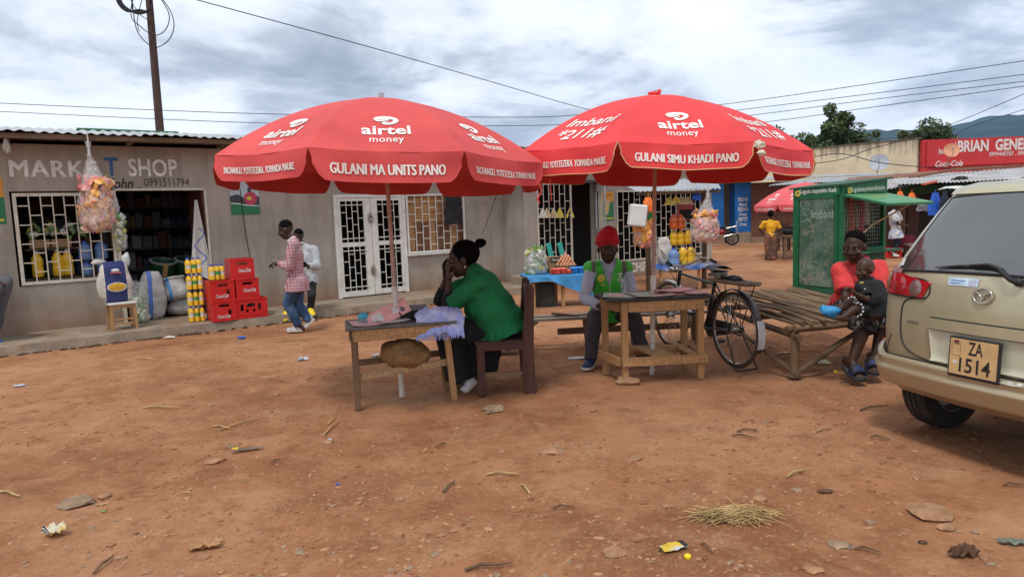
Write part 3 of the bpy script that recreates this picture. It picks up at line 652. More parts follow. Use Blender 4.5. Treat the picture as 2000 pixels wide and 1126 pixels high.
def parasol(label, base, apex, rim_z, Rr, rot, canvas, panels, trim=None, group='red parasols', seed=1, valance=.215, joint=1.02, tilt=(0, 0), detail=True, phase=None):
    base, apex = V(base), V(apex)
    t = thing('parasol', label, 'parasol', base, 0, group)
    ax = apex - base; H_ = ax.length
    def polept(z): return V((ax.x * z / ax.z, ax.y * z / ax.z, z))
    drop = ax.z - rim_z
    S_ = Rr * 1.09
    def rim3(a, r):
        """point on rib direction a at fraction r"""
        x, y = Rr * r * math.cos(a), Rr * r * math.sin(a); z = ax.z - drop * (.22 * r + .78 * r ** 2.1)
        z += (x * tilt[0] + y * tilt[1])
        return V((ax.x + x, ax.y + y, z))
    half = PI / 8
    def surf(k, r, q):
        a0 = rot + k * PI / 4 - half; a1 = a0 + 2 * half
        p = rim3(a0, r).lerp(rim3(a1, r), q); am = rot + k * PI / 4
        sag = 4 * q * (1 - q); p.z -= .030 * sag * r * r * math.sin(r * PI * .75); wv = noise.noise(V((k * 5 + q * 3, r * 4, seed))) * .012 * r * sag
        p.z += wv; return p
    def outward(k):
        am = rot + k * PI / 4; return V((math.cos(am), math.sin(am), 0))
    def valp(k, q, h):
        """hanging flap: q across, h 0..1 downwards"""
        p = surf(k, 1, q); o_ = outward(k); L = valance * (1 + .06 * math.sin(k * 2.1 + seed))
        e = min(q, 1 - q); bell = 1 - max(0, (.10 - e) / .10) ** 2 * .50
        qq = q
        inset = .022 * (1 if q < .5 else -1) * min(1, h * 1.6) * (1 - min(1, e * 6)); p = surf(k, 1, min(1, max(0, qq + inset)))
        wave = .018 * math.sin(q * 9 + k * 1.7 + seed) * h + .012 * noise.noise(V((q * 4, h * 2, k + seed)))
        return p + V((0, 0, -L * h * bell)) + o_ * (wave + .015 * h)
    nu, nv = (12, 10) if detail else (5, 4)
    for k in range(8):
        mb = MB(); mb.grid(nv, nu, lambda a, b_: surf(k, .02 + .98 * a, b_)); 
        mb.add([valp(k, i / 24, j / 5) for i in range(25) for j in range(6)], [(i * 6 + j, (i + 1) * 6 + j, (i + 1) * 6 + j + 1, i * 6 + j + 1) for i in range(24) for j in range(5)])
        pn = mb.build('canopy_panel', canvas, t, smooth=40)
        if trim:
            MB().tube([valp(k, i / 24, 1) for i in range(25)], .004, 4).build('hem_trim', trim, pn)
            MB().tube([valp(k, 0, j / 5) for j in range(6)], .004, 4).build('hem_trim', trim, pn); MB().tube([valp(k, 1, j / 5) for j in range(6)], .004, 4).build('hem_trim', trim, pn)
        kind = panels[k % len(panels)]
        def onp(x, y, k=k):
            r = max(.05, min(1.0, -y / S_)); hw = Rr * r * math.sin(half); q = .5 + x / (2 * hw)
            p = surf(k, r, q); pu = surf(k, r - .02, q) - p; pr = surf(k, r, q + .02) - p; n = pr.cross(pu).normalized()
            if n.z < 0: n = -n
            return p + n * .006
        def onv(x, y, k=k):
            q = .5 + x / (2 * Rr * math.sin(half)); p = valp(k, q, max(0, -y / valance)); return p + outward(k) * .007
        if kind is None: continue
        top, low = kind
        if top == 'airtel':
            put2d('printed_logo', shift(logo_shape(.26), 0, -S_ * .715), m_print, pn, onp)
            put2d('printed_lettering', shift(T2('air', 'airtel', .185, bold=.022, spacing=1.0, fit=.37), 0, -S_ * .825), m_print, pn, onp)
            put2d('printed_lettering', shift(T2('mon', 'money', .115, bold=.004, spacing=1.05, fit=.255), 0, -S_ * .905), m_print, pn, onp)
        elif top == 'imbani':
            put2d('printed_lettering', shift(T2('imb', 'Imbani', .20, bold=.012, shear=.22, fit=.56), 0, -S_ * .735), m_print, pn, onp)
            put2d('printed_lettering', shift(T2('211', '*211#', .21, bold=.014, shear=.22, fit=.54), 0, -S_ * .87), m_print, pn, onp)
        if low: putbold('printed_lettering', shift(T2(low, low, .104 if len(low) < 25 else .078, bold=0, fit=.84 if len(low) < 25 else .88), 0, -valance * .60), m_print, pn, onv, dx=.0035 if len(low) < 25 else .0022, lift_dir=outward(k))
    for k in range(8):
        a = rot + k * PI / 4 - half
        mb = MB().tube([rim3(a, r) + V((0, 0, -.012)) for r in (.03, .3, .6, .85, 1.0)], .006, 5); mb.build('rib', m_ribs, t)
        if detail: MB().tube([rim3(a, .52) + V((0, 0, -.02)), polept(rim_z + .05)], .005, 5).build('strut', m_ribs, t)
    MB().tube([polept(-.0), polept(joint)], .026, 12).build('lower_pole', m_polelo, t, smooth=40)
    MB().tube([polept(joint - .01), polept(ax.z - .01)], .0205, 12).build('upper_pole', m_poleup, t, smooth=40)
    MB().tube([polept(joint - .05), polept(joint + .05)], .031, 12).build('pole_collar', m_polelo, t, smooth=40)
    MB().tube([polept(ax.z - .02), polept(ax.z + .045)], .026, 10).build('finial', m_steel, t, smooth=40)
    return t, surf, valp
SLOG = 'YACHANGU. YOTETEZEKA. YOPANDA MALIRE.'
b1 = V((-1.09, 6.43, 0)); a1 = D(745, 192, 6.43)
um1, sf1, vp1 = parasol('faded red parasol with white lettering over the woman in green, left of the pair', b1, a1, 2.20, 1.47, R(-79), m_red1, [('airtel', 'GULANI MA UNITS PANO'), ('airtel', SLOG), ('airtel', SLOG), ('airtel', SLOG), ('airtel', SLOG), ('airtel', SLOG), ('airtel', SLOG), ('airtel', SLOG)], tilt=(-.042, -.01), seed=2)
b2 = V((1.41, 6.95, 0)); a2 = D(1281, 186, 6.95)
um2, sf2, vp2 = parasol('bright red parasol with sand coloured hem over the man in the green vest', b2, a2, 2.225, 1.435, R(-92), m_red2, [('airtel', 'GULANI SIMU KHADI PANO'), ('imbani', SLOG), ('airtel', SLOG), ('imbani', SLOG), ('airtel', SLOG), ('imbani', SLOG), ('airtel', SLOG), ('imbani', SLOG)], trim=m_trim, tilt=(-.040, .0), seed=5, joint=.98)
# knotted cloth on the second parasol's tip, paper tucked at its seam, dangling tie
MB().blob(a2 - b2 + V((-.02, -.01, .015)), (.065, .045, .022), 2, .5, 3, 3).blob(a2 - b2 + V((.03, -.01, .03)), (.025, .02, .028), 2, .4).build('tip_knot', m_red2, um2)
m_paper = M('crumpled_paper', (.62, .58, .48), .7, .15, 8, .4)
q = vp2(0, .985, .2) + b2
o = MB().blob((0, 0, 0), (.042, .012, .028), 2, .7, 3, 1).blob((.01, -.01, -.07), (.036, .014, .022), 2, .6, 3, 4).build('folded_paper', m_paper, smooth=False); o.location = q + V((.05, -.03, 0)); tag(o, 'crumpled pale paper tucked into the seam of the brighter parasol', 'paper')
q = vp1(1, .94, 1.0)
MB().tube([q, q + V((.02, 0, -.06)), q + V((-.02, 0, -.13)), q + V((.0, -.01, -.17))], [.012, .007, .012, .005], 6).build('tie_strap', m_red1, um1)
MB().tube([q + V((.1, .1, .05)), q + V((.11, .1, -.15))], .004, 4).build('tie_strap', m_red1, um1)

# ================================================================== wooden furniture
m_pine = wood('worn_pine', (.42, .235, .105), .5, axis=2); m_pinex = wood('worn_pine_rail', (.42, .235, .105), .5, axis=0)
m_old = wood('old_brown_wood', (.175, .105, .062), .5, axis=2); m_oldx = wood('old_brown_rail', (.20, .125, .075), .5, axis=0)
m_pale = wood('pale_plank', (.40, .25, .13), .5, axis=0)
m_maroon = wood('dark_red_wood', (.085, .038, .030), .5, axis=2, rough=.6); m_top = M('grey_table_top', (.13, .12, .115), .7, .25, 4, .2, stain=(.25, .2, .16), stains=.4)
m_grey = wood('grey_bench_wood', (.25, .20, .155), .6, axis=0)
# --- table under the faded parasol (local frame at its centre, x along the front)
T1R = R(13.5)
tb1 = thing('wooden_table', 'old wooden table with grey top and a boulder on its crossbars under the faded parasol', 'table', (-1.07, 6.40, 0), T1R)
MB().box((0, 0, .735), (1.0, .60, .022), ch=.004).build('table_top', m_top, tb1)
for x, y, mt_, lean in ((-.43, -.25, m_old, 0), (.42, -.25, m_pine, .03), (-.42, .25, m_old, 0), (.42, .27, m_pine, .02)): pbeam('leg', mt_, tb1, (x + lean, y, 0), (x - lean * .8, y, .722), .055, .05, (0, 1, 0))
pbeam('apron', m_pinex, tb1, (-.44, -.285, .67), (.44, -.285, .67), .10, .02, (0, 1, 0)); pbeam('apron', m_oldx, tb1, (-.44, .285, .67), (.44, .285, .67), .10, .02, (0, 1, 0))
pbeam('apron', m_oldx, tb1, (-.46, -.24, .67), (-.46, .24, .67), .02, .10); pbeam('apron', m_oldx, tb1, (.46, -.24, .67), (.46, .24, .67), .02, .10)
pbeam('crossbar', m_pale, tb1, (-.40, -.22, .29), (.42, -.22, .36), .06, .03, (0, 1, 0)); pbeam('crossbar', m_oldx, tb1, (-.40, .22, .33), (.42, .22, .36), .06, .03, (0, 1, 0))
m_rock = M('rusty_boulder', (.26, .135, .050), .85, .3, 3, .9, 14, stain=(.11, .06, .03), stains=.7, stain_scale=4, fine=.3)
bd = MB().blob((0, 0, 0), (.215, .17, .145), 4, .30, 1.2, 4).build('boulder', m_rock, smooth=35); bd.location = (-1.03, 6.30, .445); tag(bd, 'rust brown boulder weighing down the crossbars of the left table', 'boulder')
# --- table under the bright parasol
tb2 = thing('wooden_table', 'raw pine table with black edged top and box frame under the bright parasol', 'table', (1.43, 6.93, 0), R(4))
TZ = .825
MB().box((0, 0, TZ), (1.06, .62, .03), ch=.006).build('table_top', M('black_edged_top', (.035, .030, .028), .6, .2), tb2)
for x, y in ((-.36, -.25), (.40, -.25), (-.47, .15), (.40, .25)): pbeam('leg', m_pine, tb2, (x, y, 0), (x, y, TZ - .015), .062, .055, (0, 1, 0))
pbeam('apron', m_pinex, tb2, (-.33, -.282, TZ - .07), (.43, -.282, TZ - .07), .10, .025, (0, 1, 0)); pbeam('apron', m_pinex, tb2, (-.5, .22, TZ - .07), (.43, .22, TZ - .07), .10, .025, (0, 1, 0))
pbeam('apron', m_pinex, tb2, (-.395, -.22, TZ - .07), (-.50, .13, TZ - .07), .02, .10)
pbeam('foot_rail', m_pinex, tb2, (-.40, -.296, .215), (.46, -.296, .215), .085, .03, (0, 1, 0)); pbeam('foot_rail', m_pinex, tb2, (-.5, .19, .215), (.46, .285, .215), .085, .03, (0, 1, 0))
pbeam('foot_rail', m_pinex, tb2, (-.42, -.27, .215), (-.53, .18, .215), .03, .085); pbeam('foot_rail', m_pinex, tb2, (.45, -.27, .21), (.45, .27, .21), .03, .085)
pbeam('foot_board', m_pinex, tb2, (.02, -.27, .262), (-.06, .20, .262), .22, .02, (0, 0, 1)); pbeam('foot_board', m_pinex, tb2, (.32, -.27, .262), (.30, .27, .262), .09, .02, (0, 0, 1))
pbeam('brace', m_pinex, tb2, (-.3, .2, .25), (.3, .1, .25), .02, .07)
MB().blob((-.35, -.26, .02), (.13, .09, .045), 2, .6, 2.2, 8, flat=-.03).build('foot_stone', M('clay_lump', (.36, .2, .12), .95, .2, 6, .8), tb2)
# papers, leaflets
m_pinkp = M('pink_leaflet', (.74, .36, .34), .6, .1, 10, 0); m_greenp = M('green_leaflet', (.40, .56, .38), .6, .1, 10, 0); m_tanp = M('tan_leaflet', (.66, .50, .40), .6, .1, 8, 0); m_redp = M('red_leaflet', (.55, .12, .12), .6); m_bluep = M('pale_blue_paper', (.40, .45, .55), .6)
def leaflet(label, mats, root, x, y, z, w_, d_, rz, tiltx=0, curl=.01, group=None, bands=None):
    o_ = root.matrix_basis @ V((x, y, z)); t = thing('leaflet', label, 'leaflet', o_, root.rotation_euler[2] + rz, group); t.rotation_euler[0] = tiltx
    f = lambda a, b_, l=0: V(((a - .5) * w_, (b_ - .5) * d_, curl * (4 * (a - .5) ** 2) + l))
    MB().grid(8, 4, lambda a, b_: f(a, b_)).grid(8, 4, lambda a, b_: f(a, b_, -.002)).build('sheet', mats[0], t, smooth=True)
    for i, (a0, a1, b0, b1_) in enumerate(bands or [(.1, .9, .15, .4)]): MB().grid(6, 2, lambda a, b_: f(a0 + (a1 - a0) * a, b0 + (b1_ - b0) * b_, .002)).build('printed_band', mats[1], t)
    return t
leaflet('green edged leaflet at the left end of the pine table top', (m_greenp, m_tanp), tb2, -.28, -.02, TZ + .018, .46, .40, -.25, bands=[(.1, .45, .1, .9)])
leaflet('tan leaflet lying flat in the middle of the pine table top', (m_tanp, m_greenp), tb2, -.05, -.06, TZ + .022, .40, .42, .08, bands=[(.05, .4, .1, .85)])
leaflet('pink leaflet lowest of the fanned pile on the right of the pine table', (m_pinkp, m_redp), tb2, .28, -.05, TZ + .018, .42, .26, .05, bands=[(.2, .8, .3, .36)])
leaflet('pink leaflet topmost and curled in the fanned pile on the pine table', (m_pinkp, m_tanp), tb2, .20, .02, TZ + .04, .40, .25, .25, curl=.02, bands=[(.1, .5, .3, .5)])
leaflet('mottled pink leaflet at the far right end of the pine table', (m_pinkp, m_tanp), tb2, .40, -.12, TZ + .026, .22, .26, -.2)
leaflet('pink price sheet lying at the left end of the grey table', (m_pinkp, m_pw), tb1, -.30, -.05, .75, .30, .36, .1, bands=[(.1, .6, .3, .6), (.2, .9, .75, .9)])
leaflet('pink and white price sheet lying beside the pole on the grey table', (m_pw, m_pinkp), tb1, -.08, -.02, .755, .28, .30, .3, bands=[(.1, .9, .5, .9)])
lf_ = leaflet('pink leaflet propped up at an angle against the left parasol pole', (m_pinkp, m_pw), tb1, -.10, .0, .82, .40, .17, .55, bands=[(.1, .35, .2, .8), (.6, .75, .3, .7)]); lf_.rotation_euler = (R(50), R(-22), .35)

# --- dark chair with tall plank back (faces left)
ch = thing('wooden_chair', 'dark reddish plank chair with a tall upright back, seen from its side', 'chair', (-.10, 6.77, 0), R(3))
for y, x0 in ((-.37, 0), (.37, .02)):
    pbeam('leg', m_maroon, ch, (-.24, y, 0), (-.24, y, .47), .075, .06, (0, 1, 0))
    mb = MB(); mb.prism([(.16, 0), (.27, 0), (.265, .45), (.285, 1.0), (.255, 1.045), (.21, 1.03), (.165, .55), (.15, .30)], .06, Matrix.Translation((x0, y - .03, 0))); mb.build('back_post', m_maroon, ch)
    pbeam('seat_rail', m_maroon, ch, (-.275, y, .46), (.17, y, .46), .06, .07, (0, 1, 0)); pbeam('stretcher', m_oldx, ch, (-.205, y, .20 if y < 0 else .24), (.16, y, .20 if y < 0 else .24), .035, .04, (0, 1, 0))
MB().box((-.05, 0, .50), (.48, .80, .025), ch=.005).build('seat', m_maroon, ch)
for z, h_ in ((.93, .12), (.74, .10), (.60, .08)): pbeam('back_slat', m_maroon, ch, (.235, -.34, z), (.245, .36, z), .025, h_, (0, 0, 1))
pbeam('stretcher', m_oldx, ch, (-.24, -.34, .2), (-.24, .34, .2), .05, .035)
# --- bench behind
bn = thing('wooden_bench', 'long low grey plank bench behind the tall dark chair and the pine table', 'bench', (1.05, 8.55, 0), R(4))
for y in (-.13, .13): pbox('seat_plank', m_grey, bn, Matrix.Translation((0, y, .40)), (2.75, .12, .03))
for x in (-1.15, -.15, .45, 1.25):
    pbeam('leg', m_old, bn, (x, -.15, 0), (x + .02, -.11, .385), .065, .05, (0, 1, 0)); pbeam('leg', m_old, bn, (x + .06, .16, 0), (x + .02, .11, .385), .065, .05, (0, 1, 0)); pbeam('cross_rail', m_old, bn, (x + .02, -.12, .36), (x + .02, .12, .36), .05, .04)
pbeam('stretcher', m_old, bn, (-.5, 0, .22), (1.2, 0, .22), .03, .08); pbeam('brace', m_old, bn, (-1.15, 0, .12), (-.75, 0, .37), .04, .06); pbeam('brace', m_maroon, bn, (-.55, .1, .44), (-.25, -.1, .42), .05, .02)
# second low bench nearer, its end showing right of the chair
# --- pole platform (stick bed)
m_stick = wood('peeled_stick', (.195, .125, .070), .5, axis=2); m_bark = wood('dark_branch', (.14, .088, .052), .4, axis=2)
A_ = V((2.74, 6.60, 0)); e1 = V((.97, .24, 0)).normalized(); e2 = V((-.06, 1, 0)).normalized()
bed = thing('stick_platform', 'rustic platform bed of peeled sticks on forked posts beside the bicycle', 'platform', A_, 0)
Wd, Ld, BZ = 1.42, 2.45, .50
def rod(name, mt_, root, a, b_, r0, r1=None, wob=.02, n=7, seed=0, k=7):
    a, b_ = V(a), V(b_); r1 = r1 or r0; L = (b_ - a).length; pts = []; rs = []
    for i in range(k + 1):
        t = i / k; p = a.lerp(b_, t); pts.append(p + V((noise.noise(V((t * 2.2, seed * 3.3, 0))), noise.noise(V((t * 2.2, seed * 3.3, 5))), noise.noise(V((t * 2.2, seed * 3.3, 9))))) * wob * 2 * math.sin(PI * min(1, t * 1.0 + .02) * .98 + .05))
        rs.append((r0 + (r1 - r0) * t) * (1 + .15 * noise.noise(V((t * 6, seed, 2)))))
    # build along local z so that the grain follows the stick
    T = beamM(a, b_); inv = T.inverted(); mb = MB().tube([inv @ p for p in pts], rs, n); o = mb.build(name, mt_, root, smooth=50); o.matrix_basis = T; return o
rnd = random.Random(11)
for i in range(31):
    t = i / 30; a = e1 * (Wd * t); zz_ = BZ + .035 + rnd.uniform(-.008, .014)
    rod('stick', m_stick if rnd.random() < .75 else m_bark, bed, a + e2 * rnd.uniform(-.10, .02) + V((0, 0, zz_)), a * rnd.uniform(.97, 1.03) + e2 * (Ld + rnd.uniform(-.1, .15)) + V((0, 0, zz_ + rnd.uniform(-.01, .02))), rnd.uniform(.014, .024), rnd.uniform(.010, .018), .022, 6, i)
for j, y in enumerate((.02, .85, 1.65, Ld - .05)):
    rod('cross_pole', m_bark, bed, e1 * -.08 + e2 * y + V((0, 0, BZ - .02)), e1 * (Wd + .05) + e2 * y + V((0, 0, BZ - .02)), .035, .028, .015, 8, 50 + j)
rod('cross_pole', m_stick, bed, e1 * -.03 + e2 * -.06 + V((0, 0, BZ + .0)), e1 * (Wd + .05) + e2 * -.05 + V((0, 0, BZ + .005)), .030, .026, .012, 8, 60)
for x in (.0, Wd):
    rod('side_pole', m_bark, bed, e1 * x + e2 * -.1 + V((0, 0, BZ - .085)), e1 * x + e2 * (Ld + .05) + V((0, 0, BZ - .085)), .036, .03, .015, 8, 63 + x)
    for y in (.0, Ld - .1): rod('post', m_stick, bed, e1 * x + e2 * y, e1 * x + e2 * y + V((0, 0, BZ - .04)), .045, .04, .008, 8, 70 + x + y)
rod('brace', m_bark, bed, e1 * .02 + e2 * .0 + V((0, 0, .05)), e1 * .78 + e2 * .02 + V((0, 0, BZ - .08)), .030, .026, .012, 7, 81)
rod('brace', m_bark, bed, e1 * .0 + e2 * .0 + V((0, 0, .05)), e1 * -.34 + e2 * .55 + V((0, 0, BZ - .12)), .026, .022, .008, 7, 82)
MB().blob((0, -.0, .02), (.07, .07, .05), 2, .4, 2, 3, flat=-.02).build('post_base', m_bark, bed)

# ================================================================== bicycle (local: x forward, z up)
rear = V((2.32, 7.11, 0)); front = V((1.93, 8.34, 0)); bdir = (front - rear).normalized()
by = thing('bicycle', 'old black roadster bicycle with rear rack parked beside the pine table', 'bicycle', rear, math.atan2(bdir.y, bdir.x))
m_bk = M('black_bicycle_enamel', (.018, .018, .018), .35, .2, 8, .03, stain=(.10, .06, .04), stains=.5, stain_scale=5, spec=.5); m_chrome = M('dull_chrome', (.50, .49, .47), .28, .1, 10, .03, metal=1, stain=(.22, .13, .08), stains=.5, stain_scale=9)
m_tyre = M('brown_tyre', (.075, .048, .036), .9, .2, 10, .2); m_rub = M('black_rubber', (.02, .02, .02), .7, .2, 6, .1)
WR, WB = .405, 1.29
def ring(c, r, rr, n=48, m_=8, T=None):
    mb = MB(); mb.tube([V(c) + V((r * math.cos(2 * PI * i / n), 0, r * math.sin(2 * PI * i / n))) for i in range(n)], rr, m_, closed=True); return mb
for x, lab in ((0, 'rear wheel'), (WB, 'front wheel')):
    c_ = V((x, 0, WR))
    wh = ring(c_, WR - .020, .019).build('wheel', m_tyre, by, smooth=True)
    ring(c_, WR - .045, .012).build('rim', m_chrome, wh, smooth=True)
    MB().tube([c_ + V((0, -.055, 0)), c_ + V((0, .055, 0))], .022, 12).tube([c_ + V((0, -.035, 0)), c_ + V((0, -.04, 0))], .038, 12).tube([c_ + V((0, .035, 0)), c_ + V((0, .04, 0))], .038, 12).build('hub', m_chrome, wh, smooth=40)
    mb = MB()
    for i in range(36):
        a = 2 * PI * i / 36; s = -1 if i % 2 else 1; a2_ = a + (1 if (i // 2) % 2 else -1) * 1.1
        mb.tube([c_ + V((.036 * math.cos(a2_), .036 * s, .036 * math.sin(a2_))), c_ + V(((WR - .05) * math.cos(a), 0, (WR - .05) * math.sin(a)))], .0022, 3)
    mb.build('spoke', m_chrome, wh)
    # mudguard
    mb = MB(); a0, a1_ = (R(-5), R(190)) if x == 0 else (R(20), R(190))
    if x == 0: a0, a1_ = R(5), R(205)
    mb.grid(24, 4, lambda a, b_: c_ + V(((WR + .030 - .010 * (2 * b_ - 1) ** 2) * math.cos(a0 + (a1_ - a0) * a), (b_ - .5) * .07, (WR + .030 - .010 * (2 * b_ - 1) ** 2) * math.sin(a0 + (a1_ - a0) * a))))
    mb.build('mudguard', m_bk if x == 0 else m_chrome, by, smooth=True)
MB().grid(6, 3, lambda a, b_: V((0, 0, WR)) + V(((WR + .036) * math.cos(R(160 + 38 * a)), (b_ - .5) * .085, (WR + .036) * math.sin(R(160 + 38 * a))))).build('white_mudguard_tail', M('chalky_white', (.55, .53, .55), .6, .15), by, smooth=True)
BB = V((.53, 0, .36)); ST = V((.36, 0, .86)); HT = V((1.06, 0, .93)); HB = V((1.10, 0, .76)); RH = V((0, 0, WR)); FH = V((WB, 0, WR))
mb = MB(); mb.tube([BB, ST + V((-.02, 0, .05))], .017, 8).tube([ST, HT], .016, 8).tube([BB, HB], .017, 8).tube([HT + V((-.01, 0, .04)), HB + V((.01, 0, -.03))], .021, 10)
for s in (-1, 1): mb.tube([BB + V((0, s * .03, 0)), RH + V((0, s * .065, 0))], .010, 6).tube([ST + V((0, s * .02, 0)), RH + V((0, s * .065, 0))], .009, 6).tube(smoothpts([tuple(HB + V((.01, s * .04, -.03))), tuple(V((1.18, s * .05, .60))), tuple(FH + V((0, s * .055, 0)))], 4), .011, 6)
mb.tube([BB + V((0, -.05, 0)), BB + V((0, .05, 0))], .025, 10); mb.build('frame', m_bk, by, smooth=50)
MB().tube([ST, V((.335, 0, 1.0))], .013, 8).build('seat_post', m_chrome, by)
sd_ = MB(); sd_.grid(12, 10, lambda a, b_: V((.20 + .30 * a, (b_ - .5) * (.24 - .20 * a ** .8) * 1.05, 1.055 + .02 * math.sin(PI * (1 - a)) - .05 * (2 * b_ - 1) ** 2 + (.012 if a < .2 else 0)))); sd_.grid(12, 10, lambda a, b_: V((.20 + .30 * a, (b_ - .5) * (.24 - .20 * a ** .8), 1.005 + .01 * math.sin(PI * a))))
sdo = sd_.build('saddle', M('worn_black_vinyl', (.03, .032, .038), .5, .3, 10, .3, stain=(.12, .2, .3), stains=.4, stain_scale=8), by, smooth=True)
mb = MB()
for s in (-1, 1): mb.tube(smoothpts([(.24, s * .07, .97), (.24, s * .07, .99)], 2), .02, 8); 
mb.tube([(.22, -.06, .96), (.46, 0, 1.02)], .006, 5).tube([(.22, .06, .96), (.46, 0, 1.02)], .006, 5)
for s in (-1, 1): mb.tube([V((.235, s * .055, .93 + .009 * i)) + V((.018 * math.cos(i * 1.3), .018 * math.sin(i * 1.3), 0)) for i in range(10)], .005, 5)
mb.build('saddle_springs', m_chrome, sdo)
MB().blob((.29, .0, .975), (.10, .09, .035), 2, .6, 2.5, 6).build('saddle_rag', M('mottled_rag', (.20, .18, .15), .9, .6, 20, .5), sdo)
mb = MB(); HB_ = [(1.10, 0, 1.02), (1.05, .10, 1.03), (1.0, .22, 1.09), (.90, .28, 1.10), (.80, .29, 1.07)]
for s in (-1, 1): mb.tube(smoothpts([(x, s * y, z) for x, y, z in HB_], 5), .0115, 8)
mb.tube([(1.06, 0, .95), (1.06, 0, 1.03), (1.10, 0, 1.02)], .014, 8); hbo = mb.build('handlebar', m_chrome, by, smooth=50)
for s in (-1, 1): MB().tube([(.86, s * .287, 1.09), (.76, s * .292, 1.06)], .018, 8).build('grip', m_rub, hbo, smooth=40)
for s in (-1, 1): MB().tube(smoothpts([(.86, s * .25, 1.06), (.97, s * .20, 1.04), (1.06, s * .05, 1.0)], 4), .005, 5).build('brake_lever', m_chrome, hbo, smooth=50)
for s, e in ((-1, .06), (1, .1)): MB().tube(smoothpts([(.92, s * .22, 1.07), (1.15, s * .2, 1.12 + e), (1.2, s * .05, .95), (1.1, 0, .8)], 6), .004, 5).build('brake_cable', m_rub, hbo, smooth=50)
MB().lathe([(.001, -.04), (.035, -.02), (.045, .02), (.047, .04), (.001, .045)], 14, Matrix.Translation((1.17, 0, .97)) @ Matrix.Rotation(R(90), 4, 'Y')).build('headlamp', m_chrome, by, smooth=40)
# rear rack with a strap board
mb = MB()
for y in (-.07, 0, .07): mb.tube([(.32, y, .90), (-.30, y, .895)], .006, 6)
mb.tube([(-.30, -.09, .895), (-.30, .09, .895)], .006, 6).tube([(.30, -.08, .90), (.30, .08, .90)], .006, 6)
for s in (-1, 1): mb.tube([(-.22, s * .085, .895), (0, s * .075, WR)], .006, 6).tube([(.05, s * .08, .895), (0, s * .075, WR)], .005, 6)
rk = mb.build('rear_rack', m_bk, by)
MB().box((.0, -.035, .918), (.68, .085, .028), ch=.004).box((.02, .06, .918), (.64, .07, .026), ch=.004).build('rack_board', m_grey, rk)
MB().blob((.05, 0, .95), (.20, .07, .022), 2, .9, 3, 2).build('rubber_strap', m_rub, rk)
# chain case, crank, pedals, stand
MB().prism([(x, z) for x, z in [(.0 - .07, WR - .02), (-.05, WR + .04), (.05, WR + .05), (.45, .46), (.56, .47), (.63, .42), (.65, .34), (.60, .27), (.52, .25), (.10, WR - .06), (0, WR - .07)]], .02, Matrix.Translation((0, -.075, 0))).build('chain_case', m_bk, by)
mb = MB(); mb.tube([BB + V((0, -.08, 0)), BB + V((-.06, -.085, -.16))], .010, 6).tube([BB + V((0, .08, 0)), BB + V((.06, .085, .16))], .010, 6); ck = mb.build('crank', m_chrome, by)
MB().box(tuple(BB + V((-.06, -.135, -.16))), (.09, .09, .025)).build('pedal', m_rub, ck); MB().box(tuple(BB + V((.06, .135, .16))), (.09, .09, .025)).build('pedal', m_rub, ck)
mb = MB(); 
for s in (-1, 1): mb.tube([(.02, s * .09, WR - .02), (-.20, s * .13, .02)], .009, 6)
mb.tube([(-.20, -.13, .02), (-.20, .13, .02)], .009, 6); mb.build('stand', m_bk, by)

# ================================================================== far setting: hills, trees, buildings
m_forest = M('forest_hillside', (.035, .055, .03), .95, .3, .004, 0)
def ridge_y(x):  # height of the crest seen along the direction x/Y
    k = x
    pts = [(.20, 0), (.30, 120), (.36, 270), (.42, 385), (.50, 405), (.58, 418), (.66, 452), (.74, 482), (.85, 500), (1.1, 520), (1.5, 380), (2.2, 60)]
    for (a, ha), (b_, hb) in zip(pts, pts[1:]):
        if a <= k <= b_: return ha + (hb - ha) * (k - a) / (b_ - a)
    return 0
mb = MB()
def hillp(a, b_):
    k = .2 + 2.0 * a; Y = 2600 + 1900 * b_ if b_ < .75 else 2600 + 1900 * b_
    h = ridge_y(k) * (math.sin(min(1, b_ / .75) * PI / 2) if b_ < .75 else math.cos((b_ - .75) / .25 * PI / 2.2)); x = k * Y
    return V((x, Y, h * (1 + .10 * noise.noise(V((k * 9, b_ * 3, 0)))) * .97 + 18 * noise.noise(V((k * 40, b_ * 9, 1))) * (b_ > .1) - 3))
mb.grid(150, 24, hillp); mb.build('hills', m_forest, smooth=True, kind='structure')

